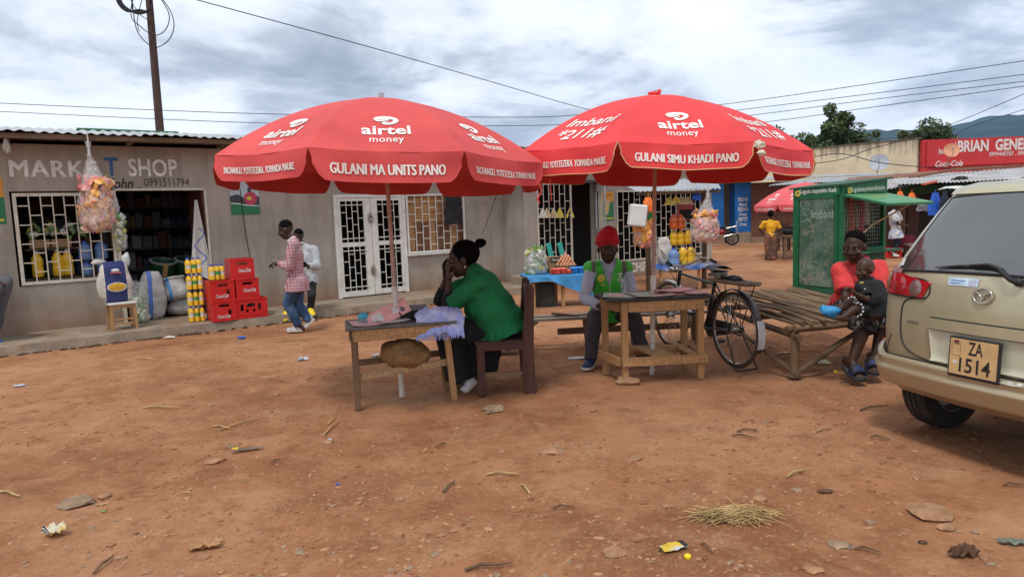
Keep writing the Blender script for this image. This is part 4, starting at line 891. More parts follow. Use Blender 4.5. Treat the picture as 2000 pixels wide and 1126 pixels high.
m_leafs = [M('leaf_dark', (.040, .068, .024), .7, .35, 1.2, 0), M('leaf_mid', (.062, .105, .034), .7, .3, 1.2, 0), M('leaf_light', (.10, .145, .055), .7, .3, 1.2, 0)]
m_trunk = M('tree_bark', (.12, .09, .065), .95, .25, 4, .6)
def tree(label, base, height, clumps, leaf=.30, n=160, group=None, seed=0, name='broadleaf_tree', trunk_r=.3, top=None):
    if top:
        zt = D(top[0], top[1], base[1]).z - base[2]; zc = max(c[1] + c[3] * .9 for c in clumps); kz = zt / zc; clumps = [(c[0] * 1.15, c[1] * kz, c[2] * 1.15, c[3] * kz) for c in clumps]; height *= kz
    rnd = random.Random(seed); t = thing(name, label, 'tree', base, 0, group); mb = MB(); tk = MB()
    top = V((0, 0, height * .8)); tk.tube(smoothpts([(0, 0, -.2), (.1, 0, height * .25), (-.05, .1, height * .55), (0, 0, height * .85)], 3), [trunk_r * (1 - .85 * i / 9) for i in range(10)], 8)
    for cx, cz, rx, rz in clumps:
        c_ = V((cx, rnd.uniform(-.6, .6) * rx * .5, cz))
        tk.tube([(0, 0, max(height * .2, cz * .55)), tuple(c_ * .6 + V((0, 0, cz * .32))), tuple(c_)], [trunk_r * .4, trunk_r * .25, .04], 5)
        sub = [(V((rnd.gauss(0, .45), rnd.gauss(0, .45), rnd.gauss(0, .45))), rnd.uniform(.35, .6)) for _ in range(9)]
        m_ = int(n * rx * rz)
        for _ in range(m_):
            s_, sr = sub[rnd.randrange(9)]; d_ = V((rnd.gauss(0, 1), rnd.gauss(0, 1), rnd.gauss(0, 1))).normalized() * sr * rnd.uniform(.55, 1.05)
            p = s_ + d_; P_ = V((c_.x + p.x * rx, c_.y + p.y * rx, c_.z + p.z * rz)); 
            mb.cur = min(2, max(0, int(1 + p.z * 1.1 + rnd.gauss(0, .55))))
            u = V((rnd.gauss(0, 1), rnd.gauss(0, 1), rnd.gauss(0, .6))).normalized(); w_ = u.cross(V((rnd.gauss(0, 1), rnd.gauss(0, 1), rnd.gauss(0, 1)))).normalized(); L = leaf * rnd.uniform(.6, 1.3)
            mb.add([P_ - u * L * .6, P_ + w_ * L * .32, P_ + u * L * .6, P_ - w_ * L * .32], [(0, 1, 2, 3)])
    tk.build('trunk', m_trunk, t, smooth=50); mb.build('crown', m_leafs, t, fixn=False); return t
X = lambda px, Y: D(px, 400, Y).x
tree('tallest dark green tree standing behind the beige wall left of the dish', (X(1625, 75), 75, -1), 13.4, [(.1, 11.3, 1.35, 1.6), (-.5, 9.2, 1.7, 1.7), (1.2, 9.6, 1.6, 1.6), (.2, 7.4, 2.3, 1.8), (-1.9, 7.2, 1.5, 1.6), (2.4, 7.0, 1.5, 1.3), (-.2, 5.2, 2.4, 1.5)], n=800, seed=1, leaf=.36)
tree('broad olive tree behind the beige wall close to the red shop sign', (X(1812, 80), 80, -1), 11, [(0, 8.6, 2.1, 1.6), (-1.9, 7.9, 1.5, 1.3), (1.9, 8.2, 1.8, 1.5), (.5, 7, 2.6, 1.4), (-2.9, 7.2, 1.0, .9)], n=620, seed=2, leaf=.34, top=(1812, 240))
tree('small pointed tree between the tallest tree and the broad olive tree', (X(1700, 78), 78, -1), 9, [(0, 7.8, 1.0, 1.1), (-.9, 7.0, 1.2, 1.0), (.9, 6.9, 1.2, 1.0)], n=620, seed=3, top=(1700, 262))
tree('round green tree touching the tallest tree on its right', (X(1668, 76), 76, -1), 9, [(0, 7.9, 1.3, 1.2), (-.8, 6.9, 1.4, 1.1), (1.0, 6.8, 1.3, 1.1)], n=620, seed=4, top=(1668, 256))
tree('low dark tree directly right of the bright parasol rim', (X(1540, 70), 70, -1), 9, [(-2.0, 8.4, 2.0, 1.3), (0, 7.8, 2.2, 1.5), (2.0, 7.0, 2.0, 1.2), (-1, 6.2, 3.0, 1.4), (2.9, 6.2, 1.6, 1.1)], n=620, seed=5, leaf=.34, top=(1530, 258))
tree('small bush like tree between the dark tree and the tallest tree', (X(1595, 74), 74, -1), 8.2, [(0, 6.9, 1.4, 1.1), (1.2, 6.6, 1.2, 1.0), (-1.2, 6.4, 1.2, 1.0)], n=620, seed=6, top=(1595, 274))

# ---- long beige parapet building with red sign
def wallmat(name, col, drip):
    mt, nt, b, tc = mnodes(name); b.inputs['Roughness'].default_value = .9
    def nz(s, d=6, r=.65, sc=(1, 1, 1)):
        n = N(nt, 'ShaderNodeTexNoise', i_Scale=s, i_Detail=d, i_Roughness=r); mp = N(nt, 'ShaderNodeMapping'); mp.inputs['Scale'].default_value = sc
        nt.links.new(tc.outputs['Object'], mp.inputs[0]); nt.links.new(mp.outputs[0], n.inputs['Vector']); return n.outputs[0]
    c = ramp(nt, nz(.6), [(.35, tuple(x * .82 for x in col)), (.65, tuple(x * 1.1 for x in col))])
    sp = N(nt, 'ShaderNodeSeparateXYZ'); nt.links.new(tc.outputs['Object'], sp.inputs[0])
    mr = N(nt, 'ShaderNodeMapRange'); nt.links.new(sp.outputs[2], mr.inputs[0]); mr.inputs[1].default_value = 3.6; mr.inputs[2].default_value = 5.0; mr.inputs[3].default_value = -.1; mr.inputs[4].default_value = .26
    s_ = mth(nt, 'ADD', nz(1.6, 8, .7, (2.2, 2.2, .28)), mr.outputs[0])
    c = mixc(nt, mth(nt, 'MULTIPLY', ramp(nt, s_, [(.58, 0.), (.80, 1.)]), .85), c, drip)
    nt.links.new(c, b.inputs['Base Color']); return mt
m_beige = wallmat('stained_cream_wall', (.66, .58, .41), (.13, .11, .08))
m_signred = M('red_sign_paint', (.50, .035, .04), .6, .08, 1.5, .02)
bb = thing('parapet_building', 'long cream building with mildew streaks and a red shop sign on its parapet', 'building', (15.5, 44.6, 0), math.atan2(-5.0, 4.67))
La = 9.7; inv = bb.matrix_basis.inverted()
MB().box((La / 2, .15, 2.5), (La, .3, 5.0)).build('wall', m_beige, bb); MB().box((La / 2 + .05, .15, 5.03), (La + .1, .38, .06)).build('coping', M('coping_dark', (.13, .11, .09), .9), bb)
q0 = inv @ V((22.28, 37.4, 0)); q1 = inv @ V((34, 37.0, 0)); mb = MB(); mb.beam(q0 + V((0, 0, 2.45)), q1 + V((0, 0, 2.4)), .3, 4.9); mb.build('sign_wall', m_signred, bb)
sgn = thing('shop_sign', 'red painted parapet sign with large white lettering above the stall roofs', 'sign', (22.45, 37.18, 0), math.atan2(-.4, 11.7))
MB().box((5.7, 0, 4.15), (11.4, .05, 1.36)).build('board', m_signred, sgn)
m_sw = M('sign_white', (.66, .62, .62), .7)
def sgt(s, x, z, size, **k): return put2d('sign_lettering', text2d(s, size, align='LEFT', **k), m_sw, sgn, planefn((x, -.03, z), (1, 0, 0), (0, 0, 1), lift=.01))
sgt('BRIAN  GENERAL', 1.58, 4.44, .80, bold=.035, xs=.72); sgt('0999440707 . 09970', 3.25, 3.98, .32, bold=.01, xs=.8); sgt('Coca-Cola', .40, 3.58, .42, bold=.02, shear=.4, xs=.8)
sgt('lon', .60, 4.25, .42, bold=.02, xs=.8); MB().beam((1.48, -.04, 3.95), (1.48, -.04, 4.72), .03, .03).build('sign_bar', m_sw, sgn)
def dish(label, c, r, mat, face):
    t = thing('satellite_dish', label, 'satellite dish', c, 0); ax = V(face).normalized(); T = ax.to_track_quat('Z', 'Y').to_matrix().to_4x4()
    MB().lathe([(r * k, .22 * r * k * k) for k in (0.02, .3, .55, .75, .9, 1)] + [(r * k, .22 * r * k * k - .02) for k in (1, .7, .3, .02)], 24, T, caps=False).build('reflector', mat, t, smooth=40)
    MB().tube([T @ V((0, -r * .9, .2)), T @ V((0, -.0, r * .95))], .02, 5).blob(T @ V((0, 0, r * .95)), (.06, .06, .06), 1, 0).build('feed_arm', m_steel, t); MB().tube([(0, 0, 0), (.1, .5, -.8)], .035, 6).build('mast', m_steel, t); return t
dish('grey satellite dish mounted high on the cream wall', D(1717, 318, 35.8), .46, M('dish_grey', (.36, .38, .42), .5), (-.45, -.8, .35))
dish('peach coloured satellite dish in front of the red shop sign', D(1858, 294, 35.5), .36, M('dish_peach', (.62, .30, .18), .6), (-.3, -.9, .25))
# ---- blue pillared building and brick wall
m_blue = M('blue_gloss_paint', (.010, .115, .36), .5, .12, 1.2, .05, stain=(.02, .06, .16), stains=.4, stain_scale=1.0)
bl = thing('pillared_building', 'veranda building with broad bright blue pillars beside the brick wall', 'building', (9.4, 33.2, 0), R(3))
for x, w_ in ((.55, .55), (1.75, .78)):
    MB().box((x, 0, 1.75), (w_, .72, 2.5)).build('pillar', m_blue, bl); MB().box((x, 0, .22), (w_ + .03, .76, .56)).build('pillar_plinth', m_cement, bl)
MB().box((.9, 1.9, 1.6), (3.4, .2, 3.2)).build('back_wall', M('tan_wall', (.30, .25, .19), .9), bl); MB().box((.6, 1.77, 1.3), (.75, .06, 2.2)).build('doorway', m_dark, bl)
MB().box((.9, .2, 3.08), (3.3, 1.4, .14)).build('veranda_beam', m_dark, bl); corrugated(-1.0, 2.4, -.9, 2.4, 3.25, 3.45, .152, .02, .004).build('roof', m_zinc_old, bl)
for i, s_ in enumerate(('09229-51', '[Mpamt]', '08229-01', '(Tnme)', '98777', '(Tgoe)')): put2d('painted_lettering', text2d(s_, .24 if i % 2 == 0 else .2, bold=.02, fit=.48 if i % 2 == 0 else .36), m_sw, bl, planefn((1.74, -.362, 2.05 - i * .235), (1, 0, 0), (0, 0, 1), lift=.01))
mt, nt, b, tc = mnodes('brown_brickwork'); b.inputs['Roughness'].default_value = .9
br = N(nt, 'ShaderNodeTexBrick'); br.inputs['Color1'].default_value = (.17, .062, .036, 1); br.inputs['Color2'].default_value = (.23, .09, .05, 1); br.inputs['Mortar'].default_value = (.07, .04, .03, 1)
br.inputs['Scale'].default_value = 1; br.inputs['Mortar Size'].default_value = .014; br.inputs['Brick Width'].default_value = .24; br.inputs['Row Height'].default_value = .095
sp = N(nt, 'ShaderNodeSeparateXYZ'); cb = N(nt, 'ShaderNodeCombineXYZ'); nt.links.new(tc.outputs['Object'], sp.inputs[0]); nt.links.new(sp.outputs[0], cb.inputs[0]); nt.links.new(sp.outputs[2], cb.inputs[1]); nt.links.new(cb.outputs[0], br.inputs['Vector']); nt.links.new(br.outputs[0], b.inputs['Base Color'])
bp = N(nt, 'ShaderNodeBump', i_Strength=.8, i_Distance=.03); nt.links.new(br.outputs[1], bp.inputs['Height']); bp.invert = True; nt.links.new(bp.outputs[0], b.inputs['Normal'])
bk = thing('brick_building', 'brown brick shed wall behind the pink parasol and the woman in yellow', 'building', (11.55, 32.9, 0), R(-4))
MB().box((3.0, .15, 1.4), (6.0, .25, 2.85)).build('wall', mt, bk); corrugated(-.6, 6.4, -.9, 2.5, 2.93, 3.15, .152, .02, .004, jag=.04).build('roof', m_zinc, bk); MB().box((3.0, -.1, .1), (6.1, .5, .25)).build('plinth', m_cement, bk)
# ---- motorbike under the blue building
mo = thing('motorbike', 'small red motorbike with chrome rack parked before the blue pillars', 'motorbike', D(1402, 474, 31.0) * V((1, 1, 0)) if False else (D(1402, 474, 31.0).x, 31.0, 0), R(-8))
m_mred = M('metallic_red', (.28, .012, .02), .3, .05, 5, 0, coat=.5)
for x, n_ in ((-.62, 'front_wheel'), (.62, 'rear_wheel')):
    wh = MB().tube([(x + .27 * math.cos(2 * PI * i / 24), 0, .31 + .27 * math.sin(2 * PI * i / 24)) for i in range(24)], .045, 6, closed=True).build('wheel', m_rub, mo, smooth=True)
    mb = MB(); mb.tube([(x + .22 * math.cos(2 * PI * i / 24), 0, .31 + .22 * math.sin(2 * PI * i / 24)) for i in range(24)], .015, 5, closed=True)
    for i in range(8): mb.tube([(x, 0, .31), (x + .22 * math.cos(i * PI / 4), 0, .31 + .22 * math.sin(i * PI / 4))], .008, 4)
    mb.build('rim', m_chrome, wh)
MB().blob((-.18, 0, .82), (.26, .14, .12), 2, .05).build('fuel_tank', m_mred, mo, smooth=True); MB().blob((.18, 0, .62), (.16, .13, .13), 2, .05).build('side_cover', m_mred, mo, smooth=True)
MB().blob((.32, 0, .83), (.40, .13, .07), 2, .05).build('seat', m_rub, mo, smooth=True); MB().blob((-.08, 0, .42), (.18, .15, .15), 2, .3, 3).build('engine', m_steel, mo)
mb = MB(); mb.tube([(-.62, .08, .31), (-.42, .07, .95)], .022, 6).tube([(-.62, -.08, .31), (-.42, -.07, .95)], .022, 6).tube([(-.30, -.38, 1.08), (-.40, -.1, 1.0), (-.40, .1, 1.0), (-.30, .38, 1.08)], .014, 6); mb.build('fork', m_chrome, mo)
mb = MB(); 
for s in (-1, 1): mb.tube([(.35, s * .15, .78), (.80, s * .15, .86), (.86, s * .13, 1.10)], .016, 5).tube([(.25, s * .16, .42), (.55, s * .17, .50), (.85, s * .17, .52), (.8, s * .15, .82)], .016, 5)
mb.tube([(.86, -.13, 1.1), (.86, .13, 1.1)], .016, 5); mb.build('carrier', m_chrome, mo)
MB().blob((-.52, 0, .86), (.09, .09, .09), 2, 0).build('headlamp', m_chrome, mo, smooth=True); MB().tube([(-.36, .2, 1.05), (-.42, .24, 1.22)], .008, 4).blob((-.42, .24, 1.24), (.05, .02, .04), 1, 0).build('mirror', m_chrome, mo)
MB().grid(10, 3, lambda a, b_: V((.62 + .32 * math.cos(R(20 + 120 * a)), (b_ - .5) * .12, .31 + .34 * math.sin(R(20 + 120 * a))))).grid(10, 3, lambda a, b_: V((-.62 + .33 * math.cos(R(50 + 110 * a)), (b_ - .5) * .12, .31 + .35 * math.sin(R(50 + 110 * a))))).build('mudguard', m_mred, mo, smooth=True)

# ---- row of market stalls at the right
m_teal = M('teal_door_paint', (.06, .15, .17), .7, .15, 2, .1, stretch=(6, 6, .5)); m_dgreen = M('dark_green_paint', (.02, .09, .045), .7, .2, 2, .05)
st = thing('market_stall_row', 'low dark market stalls with bent zinc roofs behind the green kiosk', 'market stall', (10.9, 21.9, 0), R(-6))
inv = st.matrix_basis.inverted(); L_ = lambda px, py, Y: inv @ D(px, py, Y)
MB().box((4.2, 1.2, 1.15), (9.6, .12, 2.3)).box((-.5, .6, 1.15), (.1, 1.2, 2.3)).build('back_wall', M('dark_boards', (.045, .035, .03), .9, .3), st)  # very dark boards, tone varies at random
for i, (a, b_, mt_) in enumerate(((-.35, .05, m_teal), (.08, .42, m_teal), (.45, .80, m_teal), (.95, 1.10, m_timberz), (1.15, 1.5, m_maroon), (1.53, 1.85, m_old), (1.9, 2.25, m_maroon))): pbox('door_board', mt_, st, Matrix.Translation(((a + b_) / 2, .55, 1.02)), (b_ - a, .06, 2.0))
MB().box((1.9, .35, 2.02), (4.4, .08, .26)).build('fascia_board', m_dgreen, st)
for x in (.35, 2.6, 4.6): pbeam('post', m_timberz, st, (x + .6, -.1, 0), (x + .6, -.1, 2.1), .09, .09)
def sheet(name, mat, pts, wav=1.0, n=60, pitch=.12):
    a, b_, c_, d_ = [V(p) for p in pts]; mb = MB()   # front-left, front-right, back-right, back-left
    L = (b_ - a).length; n = max(12, int(L / pitch * 8))
    f = lambda u, v, l=0: a.lerp(b_, u).lerp(d_.lerp(c_, u), v) + V((0, 0, .018 * math.sin(2 * PI * u * L / pitch) * wav + l + .03 * noise.noise(V((u * 5, v * 3, L)))))
    mb.grid(n, 6, lambda u, v: f(u, v)); mb.grid(n, 6, lambda u, v: f(u, v, -.006)); return mb.build(name, mat, st, smooth=True)
sheet('roof_sheet', m_zinc_old, (L_(1746, 360, 20.8), L_(1990, 349, 20.6), L_(2060, 322, 25), L_(1800, 342, 25)))
sheet('roof_sheet', m_zinc_old, (L_(1712, 371, 20.8), L_(1778, 363, 20.8), L_(1790, 346, 23.5), L_(1722, 350, 23.5)))
sheet('roof_sheet', M('whitish_sheet', (.60, .60, .58), .6), (L_(1829, 370, 19.6), L_(1945, 363, 19.2), L_(1960, 357, 21), L_(1850, 363, 21)), .5)
sheet('roof_sheet', m_rust, (L_(1640, 357, 26), L_(1840, 340, 26), L_(1830, 333, 29), L_(1660, 347, 29)))
sheet('roof_sheet', m_zinc, (L_(1500, 363, 27), L_(1642, 354, 27), L_(1780, 337, 31), L_(1560, 352, 31)))
pbeam('ridge_beam', m_rust, st, L_(1778, 346, 23.4), L_(1862, 332, 24), .10, .09); pbeam('ridge_beam', m_rust, st, L_(1862, 331, 24.2), L_(2010, 323, 25), .12, .10)
MB().blob(L_(1878, 348, 21.5), (.20, .2, .07), 2, .9, 3, 3).blob(L_(1868, 350, 21.3), (.16, .1, .04), 2, .9, 3, 5).build('roof_debris', m_dark, st); MB().beam(L_(1803, 360, 20.5), L_(1828, 354, 20.7), .12, .05).build('red_roof_scrap', M('red_scrap', (.5, .08, .05), .6), st)
def hangcloth(name, label, cat, c, w_, h_, mat, seed=0, parent=None, rz=0, taper=.4, group=None, depth=.05):
    """cloth or bag hanging from one knot"""
    mb = MB(); f = lambda a, b_, s: V(((a - .5) * w_ * (taper + (1 - taper) * min(1, b_ * 1.6)) * (1 - .25 * max(0, b_ - .7)), s * depth * math.sin(PI * a) * min(1, b_ * 2 + .1) + .03 * noise.noise(V((a * 5 + seed, b_ * 2, seed))) , -h_ * b_ + .04 * noise.noise(V((a * 3, seed, 1))) * b_))
    mb.grid(14, 12, lambda a, b_: f(a, b_, 1)); mb.grid(14, 12, lambda a, b_: f(a, b_, -1)); mb.tube([(0, 0, -.03), (0, 0, .08)], .008, 5)
    o = mb.build(name, mat, parent, smooth=True); o.location = c; o.rotation_euler = (0, 0, rz)
    if label: tag(o, label, cat, group)
    return o
m_or = M('orange_plastic', (.72, .16, .02), .45, .2, 9, .3); m_bp = M('blue_plastic', (.02, .10, .50), .4, .2, 9, .3)
hangcloth('plastic_bag', 'orange plastic bag hanging leftmost under the stall eaves', 'bag', D(1758, 373, 20.4), .28, .30, m_or, 1); hangcloth('plastic_bag', 'second orange plastic bag hanging right of the leftmost one under the eaves', 'bag', D(1781, 376, 20.4), .28, .28, m_or, 2)
hangcloth('plastic_bag', 'large blue plastic bag hanging by the stalls above the car roof', 'bag', D(1827, 376, 19.2), .42, .62, m_bp, 3); hangcloth('hanging_jacket', 'dark jacket hanging right of the blue plastic bag', 'jacket', D(1845, 373, 19.0), .28, .5, M('navy_cloth', (.02, .025, .05), .9), 4)
hangcloth('striped_cloth', 'black and white striped cloth hanging under the green awning', 'cloth', D(1802, 394, 19.6), .36, .26, M('striped_cloth', (.16, .16, .17), .9, .9, 12, .1, stretch=(6, 1, 1)), 5)

# ================================================================== green kiosk
kb = V((5.95, 12.3, 0)); ks = thing('kiosk', 'weathered green metal kiosk with propped up awning flap and peeling stickers', 'kiosk', kb, R(28.6))
m_kg = M('kiosk_green', (.012, .125, .050), .5, .15, 3, .05, stain=(.01, .06, .035), stains=.35, stain_scale=2.5); m_kgd = M('kiosk_dark_green', (.02, .085, .045), .6, .2, 3, .05)
mt, nt, b, tc = mnodes('peeling_sticker_door'); b.inputs['Roughness'].default_value = .6
def nz(s, d=6, r=.65): n = N(nt, 'ShaderNodeTexNoise', i_Scale=s, i_Detail=d, i_Roughness=r, i_Distortion=.5); nt.links.new(tc.outputs['Object'], n.inputs['Vector']); return n.outputs[0]
c = mixc(nt, ramp(nt, nz(3.2), [(.42, 0.), (.60, 1.)]), (.028, .085, .052), (.10, .16, .12))
vv = N(nt, 'ShaderNodeTexVoronoi', i_Scale=24.0); nt.links.new(tc.outputs['Object'], vv.inputs['Vector'])
pk = mth(nt, 'MULTIPLY', ramp(nt, vv.outputs[0], [(.26, .8), (.40, 0.)]), ramp(nt, nz(2.1, 5), [(.50, 0.), (.60, 1.)]))
c = mixc(nt, pk, c, (.32, .36, .31)); c = mixc(nt, mth(nt, 'MULTIPLY', ramp(nt, nz(5, 8, .75), [(.54, 0.), (.62, 1.)]), .6), c, (.28, .24, .17)); nt.links.new(c, b.inputs['Base Color']); m_peel = mt
kw, kd = 1.25, 1.05; zl, zr = 2.03, 2.13
def kbx(n_, c_, d_, m_=m_kg, l=None): return MB().box(c_, d_).build(n_, m_, ks, label=l)
kbx('base', (kw / 2, kd / 2, .06), (kw, kd, .1), m_kgd); kbx('back_wall', (kw / 2, kd - .02, 1.02), (kw, .03, 1.85), m_kgd); kbx('side_wall', (kw - .02, kd / 2, 1.02), (.03, kd - .06, 1.85), m_kgd)
for x, y in ((.03, .03), (kw - .03, .03), (.03, kd - .03), (kw - .03, kd - .03)): kbx('corner_post', (x, y, 1.02), (.065, .065, 1.95))
kbx('side_panel', (.012, kd / 2, 1.02), (.02, kd - .13, 1.86), m_kg)
door = kbx('door', (-.008, kd / 2, .98), (.018, kd - .32, 1.62), m_peel, 'peeling sticker covered kiosk door')
for y, w_ in ((.115, .05), (kd - .115, .05)): kbx('door_frame_bar', (-.015, y, .98), (.03, w_, 1.70))
kbx('door_frame_bar', (-.015, kd / 2, 1.815), (.03, kd - .18, .05))
mb = MB(); mb.add([(-.05, -.06, zl - .0), (kw + .1, -.06, zr + .01), (kw + .1, kd + .06, zr), (-.05, kd + .06, zl - .02), (-.05, -.06, zl - .03), (kw + .1, -.06, zr - .02), (kw + .1, kd + .06, zr - .03), (-.05, kd + .06, zl - .05)], [(0, 1, 2, 3), (7, 6, 5, 4), (0, 4, 5, 1), (1, 5, 6, 2), (2, 6, 7, 3), (3, 7, 4, 0)]); mb.build('roof', m_kgd, ks)
mb = MB(); mb.add([(.07, -.02, 1.86), (kw, -.02, 1.86), (kw, -.02, zr - .03), (.07, -.02, zl - .03), (.07, .0, 1.86), (kw, 0, 1.86), (kw, 0, zr - .03), (.07, 0, zl - .03)], [(0, 1, 2, 3), (4, 7, 6, 5), (0, 4, 5, 1), (3, 2, 6, 7), (0, 3, 7, 4), (1, 5, 6, 2)]); fb = mb.build('sign_board', m_kg, ks)
put2d('sign_lettering', text2d('Kugulamayunitsindimitolo', .125, bold=.004, fit=.98), M('kiosk_letter_white', (.62, .66, .60), .6), fb, planefn((.68, -.024, 1.935), (1, 0, .03), (0, 0, 1))); put2d('yellow_dot', text2d('o', .20, bold=.05), m_py, fb, planefn((.15, -.024, 1.925), (1, 0, 0), (0, 0, 1)))
sb2 = kbx('sign_board', (-.022, kd / 2, 1.92), (.018, kd - .1, .15)); put2d('sign_lettering', text2d('Kugula mayunits Kadi', .115, bold=.015, fit=.78), MATS['kiosk_letter_white'], sb2, planefn((-.033, kd / 2 - .03, 1.93), (0, -1, 0), (0, 0, 1))); put2d('yellow_dot', text2d('o', .22, bold=.05), m_py, sb2, planefn((-.033, kd - .13, 1.92), (0, -1, 0), (0, 0, 1)))
put2d('worn_lettering', text2d('Imbani', .22, bold=.018, fit=.46), M('faded_letter', (.24, .32, .27), .7), ks, planefn((-.019, .40, 1.50), (0, -1, 0), (0, 0, 1)))
kbx('counter', (kw / 2 + .04, -.13, .80), (kw + .1, .34, .03), m_kg); kbx('front_panel', (kw / 2, .012, .42), (kw - .12, .02, .70), m_kgd); kbx('window_frame', (kw / 2, .0, 1.81), (kw - .12, .05, .06)); kbx('window_frame', (kw / 2, .0, .84), (kw - .12, .05, .05))
mb = MB()
for i in range(1, 17): mb.box((.06 + i * (kw - .12) / 17, .04, 1.32), (.004, .004, .9))
for i in range(1, 14): mb.box((kw / 2, .045, .88 + i * .066), (kw - .12, .004, .004))
mb.build('wire_mesh', m_steel, ks)
hc = [(.03, .25, .55), (.12, .14, .06), (.45, .09, .03), (.20, .17, .10), (.30, .02, .05), (.38, .36, .25), (.03, .12, .07)]
for i, c_ in enumerate(hc): hangcloth('hanging_scarf', 'folded scarf hanging in the kiosk window, number %s from its left post' % ('first', 'second', 'third', 'fourth', 'fifth', 'sixth', 'seventh')[i], 'scarf', ks.matrix_basis @ V((.16 + i * .15, .16, 1.78)), .11, .50 + .28 * ((i * 7) % 5) / 5, M('scarf_cloth_%d' % i, c_, .9, .4, 14, .1), i, taper=.9, rz=R(28.6), group='scarves hanging in the kiosk window')
P_ = lambda px, py, Y: ks.matrix_basis.inverted() @ D(px, py, Y)
fl = MB(); H0, H1 = V((0, -.04, 1.845)), V((kw, -.04, 1.845)); O0, O1 = V((-.02, -.86, 1.66)), V((kw + .02, -.86, 1.66))
fl.add([H0, H1, O1, O0] + [p - V((0, 0, .018)) for p in (H0, H1, O1, O0)], [(0, 1, 2, 3), (7, 6, 5, 4), (0, 4, 5, 1), (1, 5, 6, 2), (2, 6, 7, 3), (3, 7, 4, 0)]); fo = fl.build('awning_flap', M('flap_green', (.075, .24, .105), .45, .1, 2, .03), ks)
for a, b_ in ((H0, O0), (H1, O1), (O0, O1)): pbeam('flap_frame', m_kg, fo, a - V((0, 0, .03)), b_ - V((0, 0, .03)), .03, .03)
put2d('sign_lettering', text2d('airtime', .16, bold=.01, fit=.5), m_py, fo, lambda x, y: H0.lerp(O0, .35 - y / .86) + V((.55 + x, 0, .004)))
MB().tube([V((.02, -.05, .88)), V((.28, -.4, 1.3)), O0 + V((.7, .03, -.02))], .016, 7).build('prop_stick', wood('prop_wood', (.42, .28, .16), .3), ks)

# ================================================================== poles and wires
po = thing('utility_pole', 'dark leaning wooden utility pole rising behind the market shop roof', 'utility pole', D(318, 330, 18) * V((1, 1, 0)))
inv = po.matrix_basis.inverted(); Q = lambda px, py, Y=18: inv @ D(px, py, Y)
bz = Q(318, 330); bz.z = 0
m_pole = wood('creosoted_pole', (.075, .045, .035), .4); MB().tube([V((0, 0, -.1)), Q(312, 250), Q(293, 20), Q(288, -40), Q(278, -160)], [.115, .10, .085, .083, .08], 12).build('pole', m_pole, po, smooth=40)
m_cable = M('black_cable', (.015, .015, .022), .6)
def loopw(name, pts, r, Y=17.8): return MB().tube(smoothpts([tuple(inv @ D(x, y, Y)) for x, y in pts], 8), r, 5).build(name, m_cable, po, smooth=True)
for k, dx in enumerate((0, 3, -4)): loopw('cable_coil', [(228 + dx, -30), (234 + dx, 4), (252 + dx, 20 + k), (272, 24 + dx), (288, 22), (294, 8), (290, -25)], .028)
loopw('cable_loop', [(256, -20), (260, 18), (266, 55), (280, 78), (304, 93), (330, 78), (340, 50), (332, 20), (310, -10)], .012)
loopw('cable_loop', [(262, -20), (256, 30), (272, 50), (300, 69), (322, 60), (331, 35), (322, 10), (300, -20)], .012)
loopw('cable_loop', [(245, -20), (262, 12), (275, 30), (290, 39)], .010); loopw('cable_loop', [(280, -10), (272, 20), (268, 45), (272, 62)], .010); loopw('cable_loop', [(270, -30), (258, 8), (262, 26)], .010)
def wire(label, pts, r=.014, k=8):
    P = [D(x, y, Y) for x, y, Y in pts]; o = MB().tube(smoothpts([tuple(p) for p in P], k), r, 5).build('overhead_wire', m_cable, smooth=True); tag(o, label, 'wire', 'overhead wires'); return o
wire('thick wire slanting down from the top left to the tip between both parasols', [(340, -12, 17), (700, 86, 20), (950, 157, 24), (1140, 212, 28), (1300, 250, 32)], .013)
wire('upper thin wire crossing low over the market shop roof', [(-60, 199, 26), (500, 222, 26), (1000, 229, 27), (1160, 222, 28), (1420, 203, 29), (2060, 110, 22)], .013)
wire('middle thin wire crossing low over the market shop roof', [(-60, 215, 26), (500, 240, 26), (950, 246, 27), (1200, 238, 28), (1450, 214, 28), (2060, 138, 22)], .012)
wire('third wire running from the bright parasol up to the right edge', [(1100, 262, 29), (1450, 227, 28), (1700, 195, 26), (2060, 152, 22)], .012)
wire('lowest long wire crossing in front of the tallest tree', [(1100, 275, 29), (1470, 241, 28), (1700, 210, 26), (2060, 160, 22)], .012)
wire('short steep wire rising to the right edge beside the hill', [(1660, 274, 36), (1780, 266, 33), (1860, 242, 30), (2060, 158, 24)], .014); wire('second short steep wire beside the hill at the right edge', [(1850, 275, 34), (1900, 246, 31), (2060, 196, 26)], .013)
wire('sagging wire along the cream wall under the satellite dish', [(1560, 313, 34), (1640, 300, 34), (1720, 318, 34), (1830, 328, 34), (1980, 337, 34)], .02)
wire('wire climbing from the dark tree along the cream wall', [(1560, 322, 33), (1640, 312, 33), (1700, 291, 34), (1790, 268, 34)], .018)

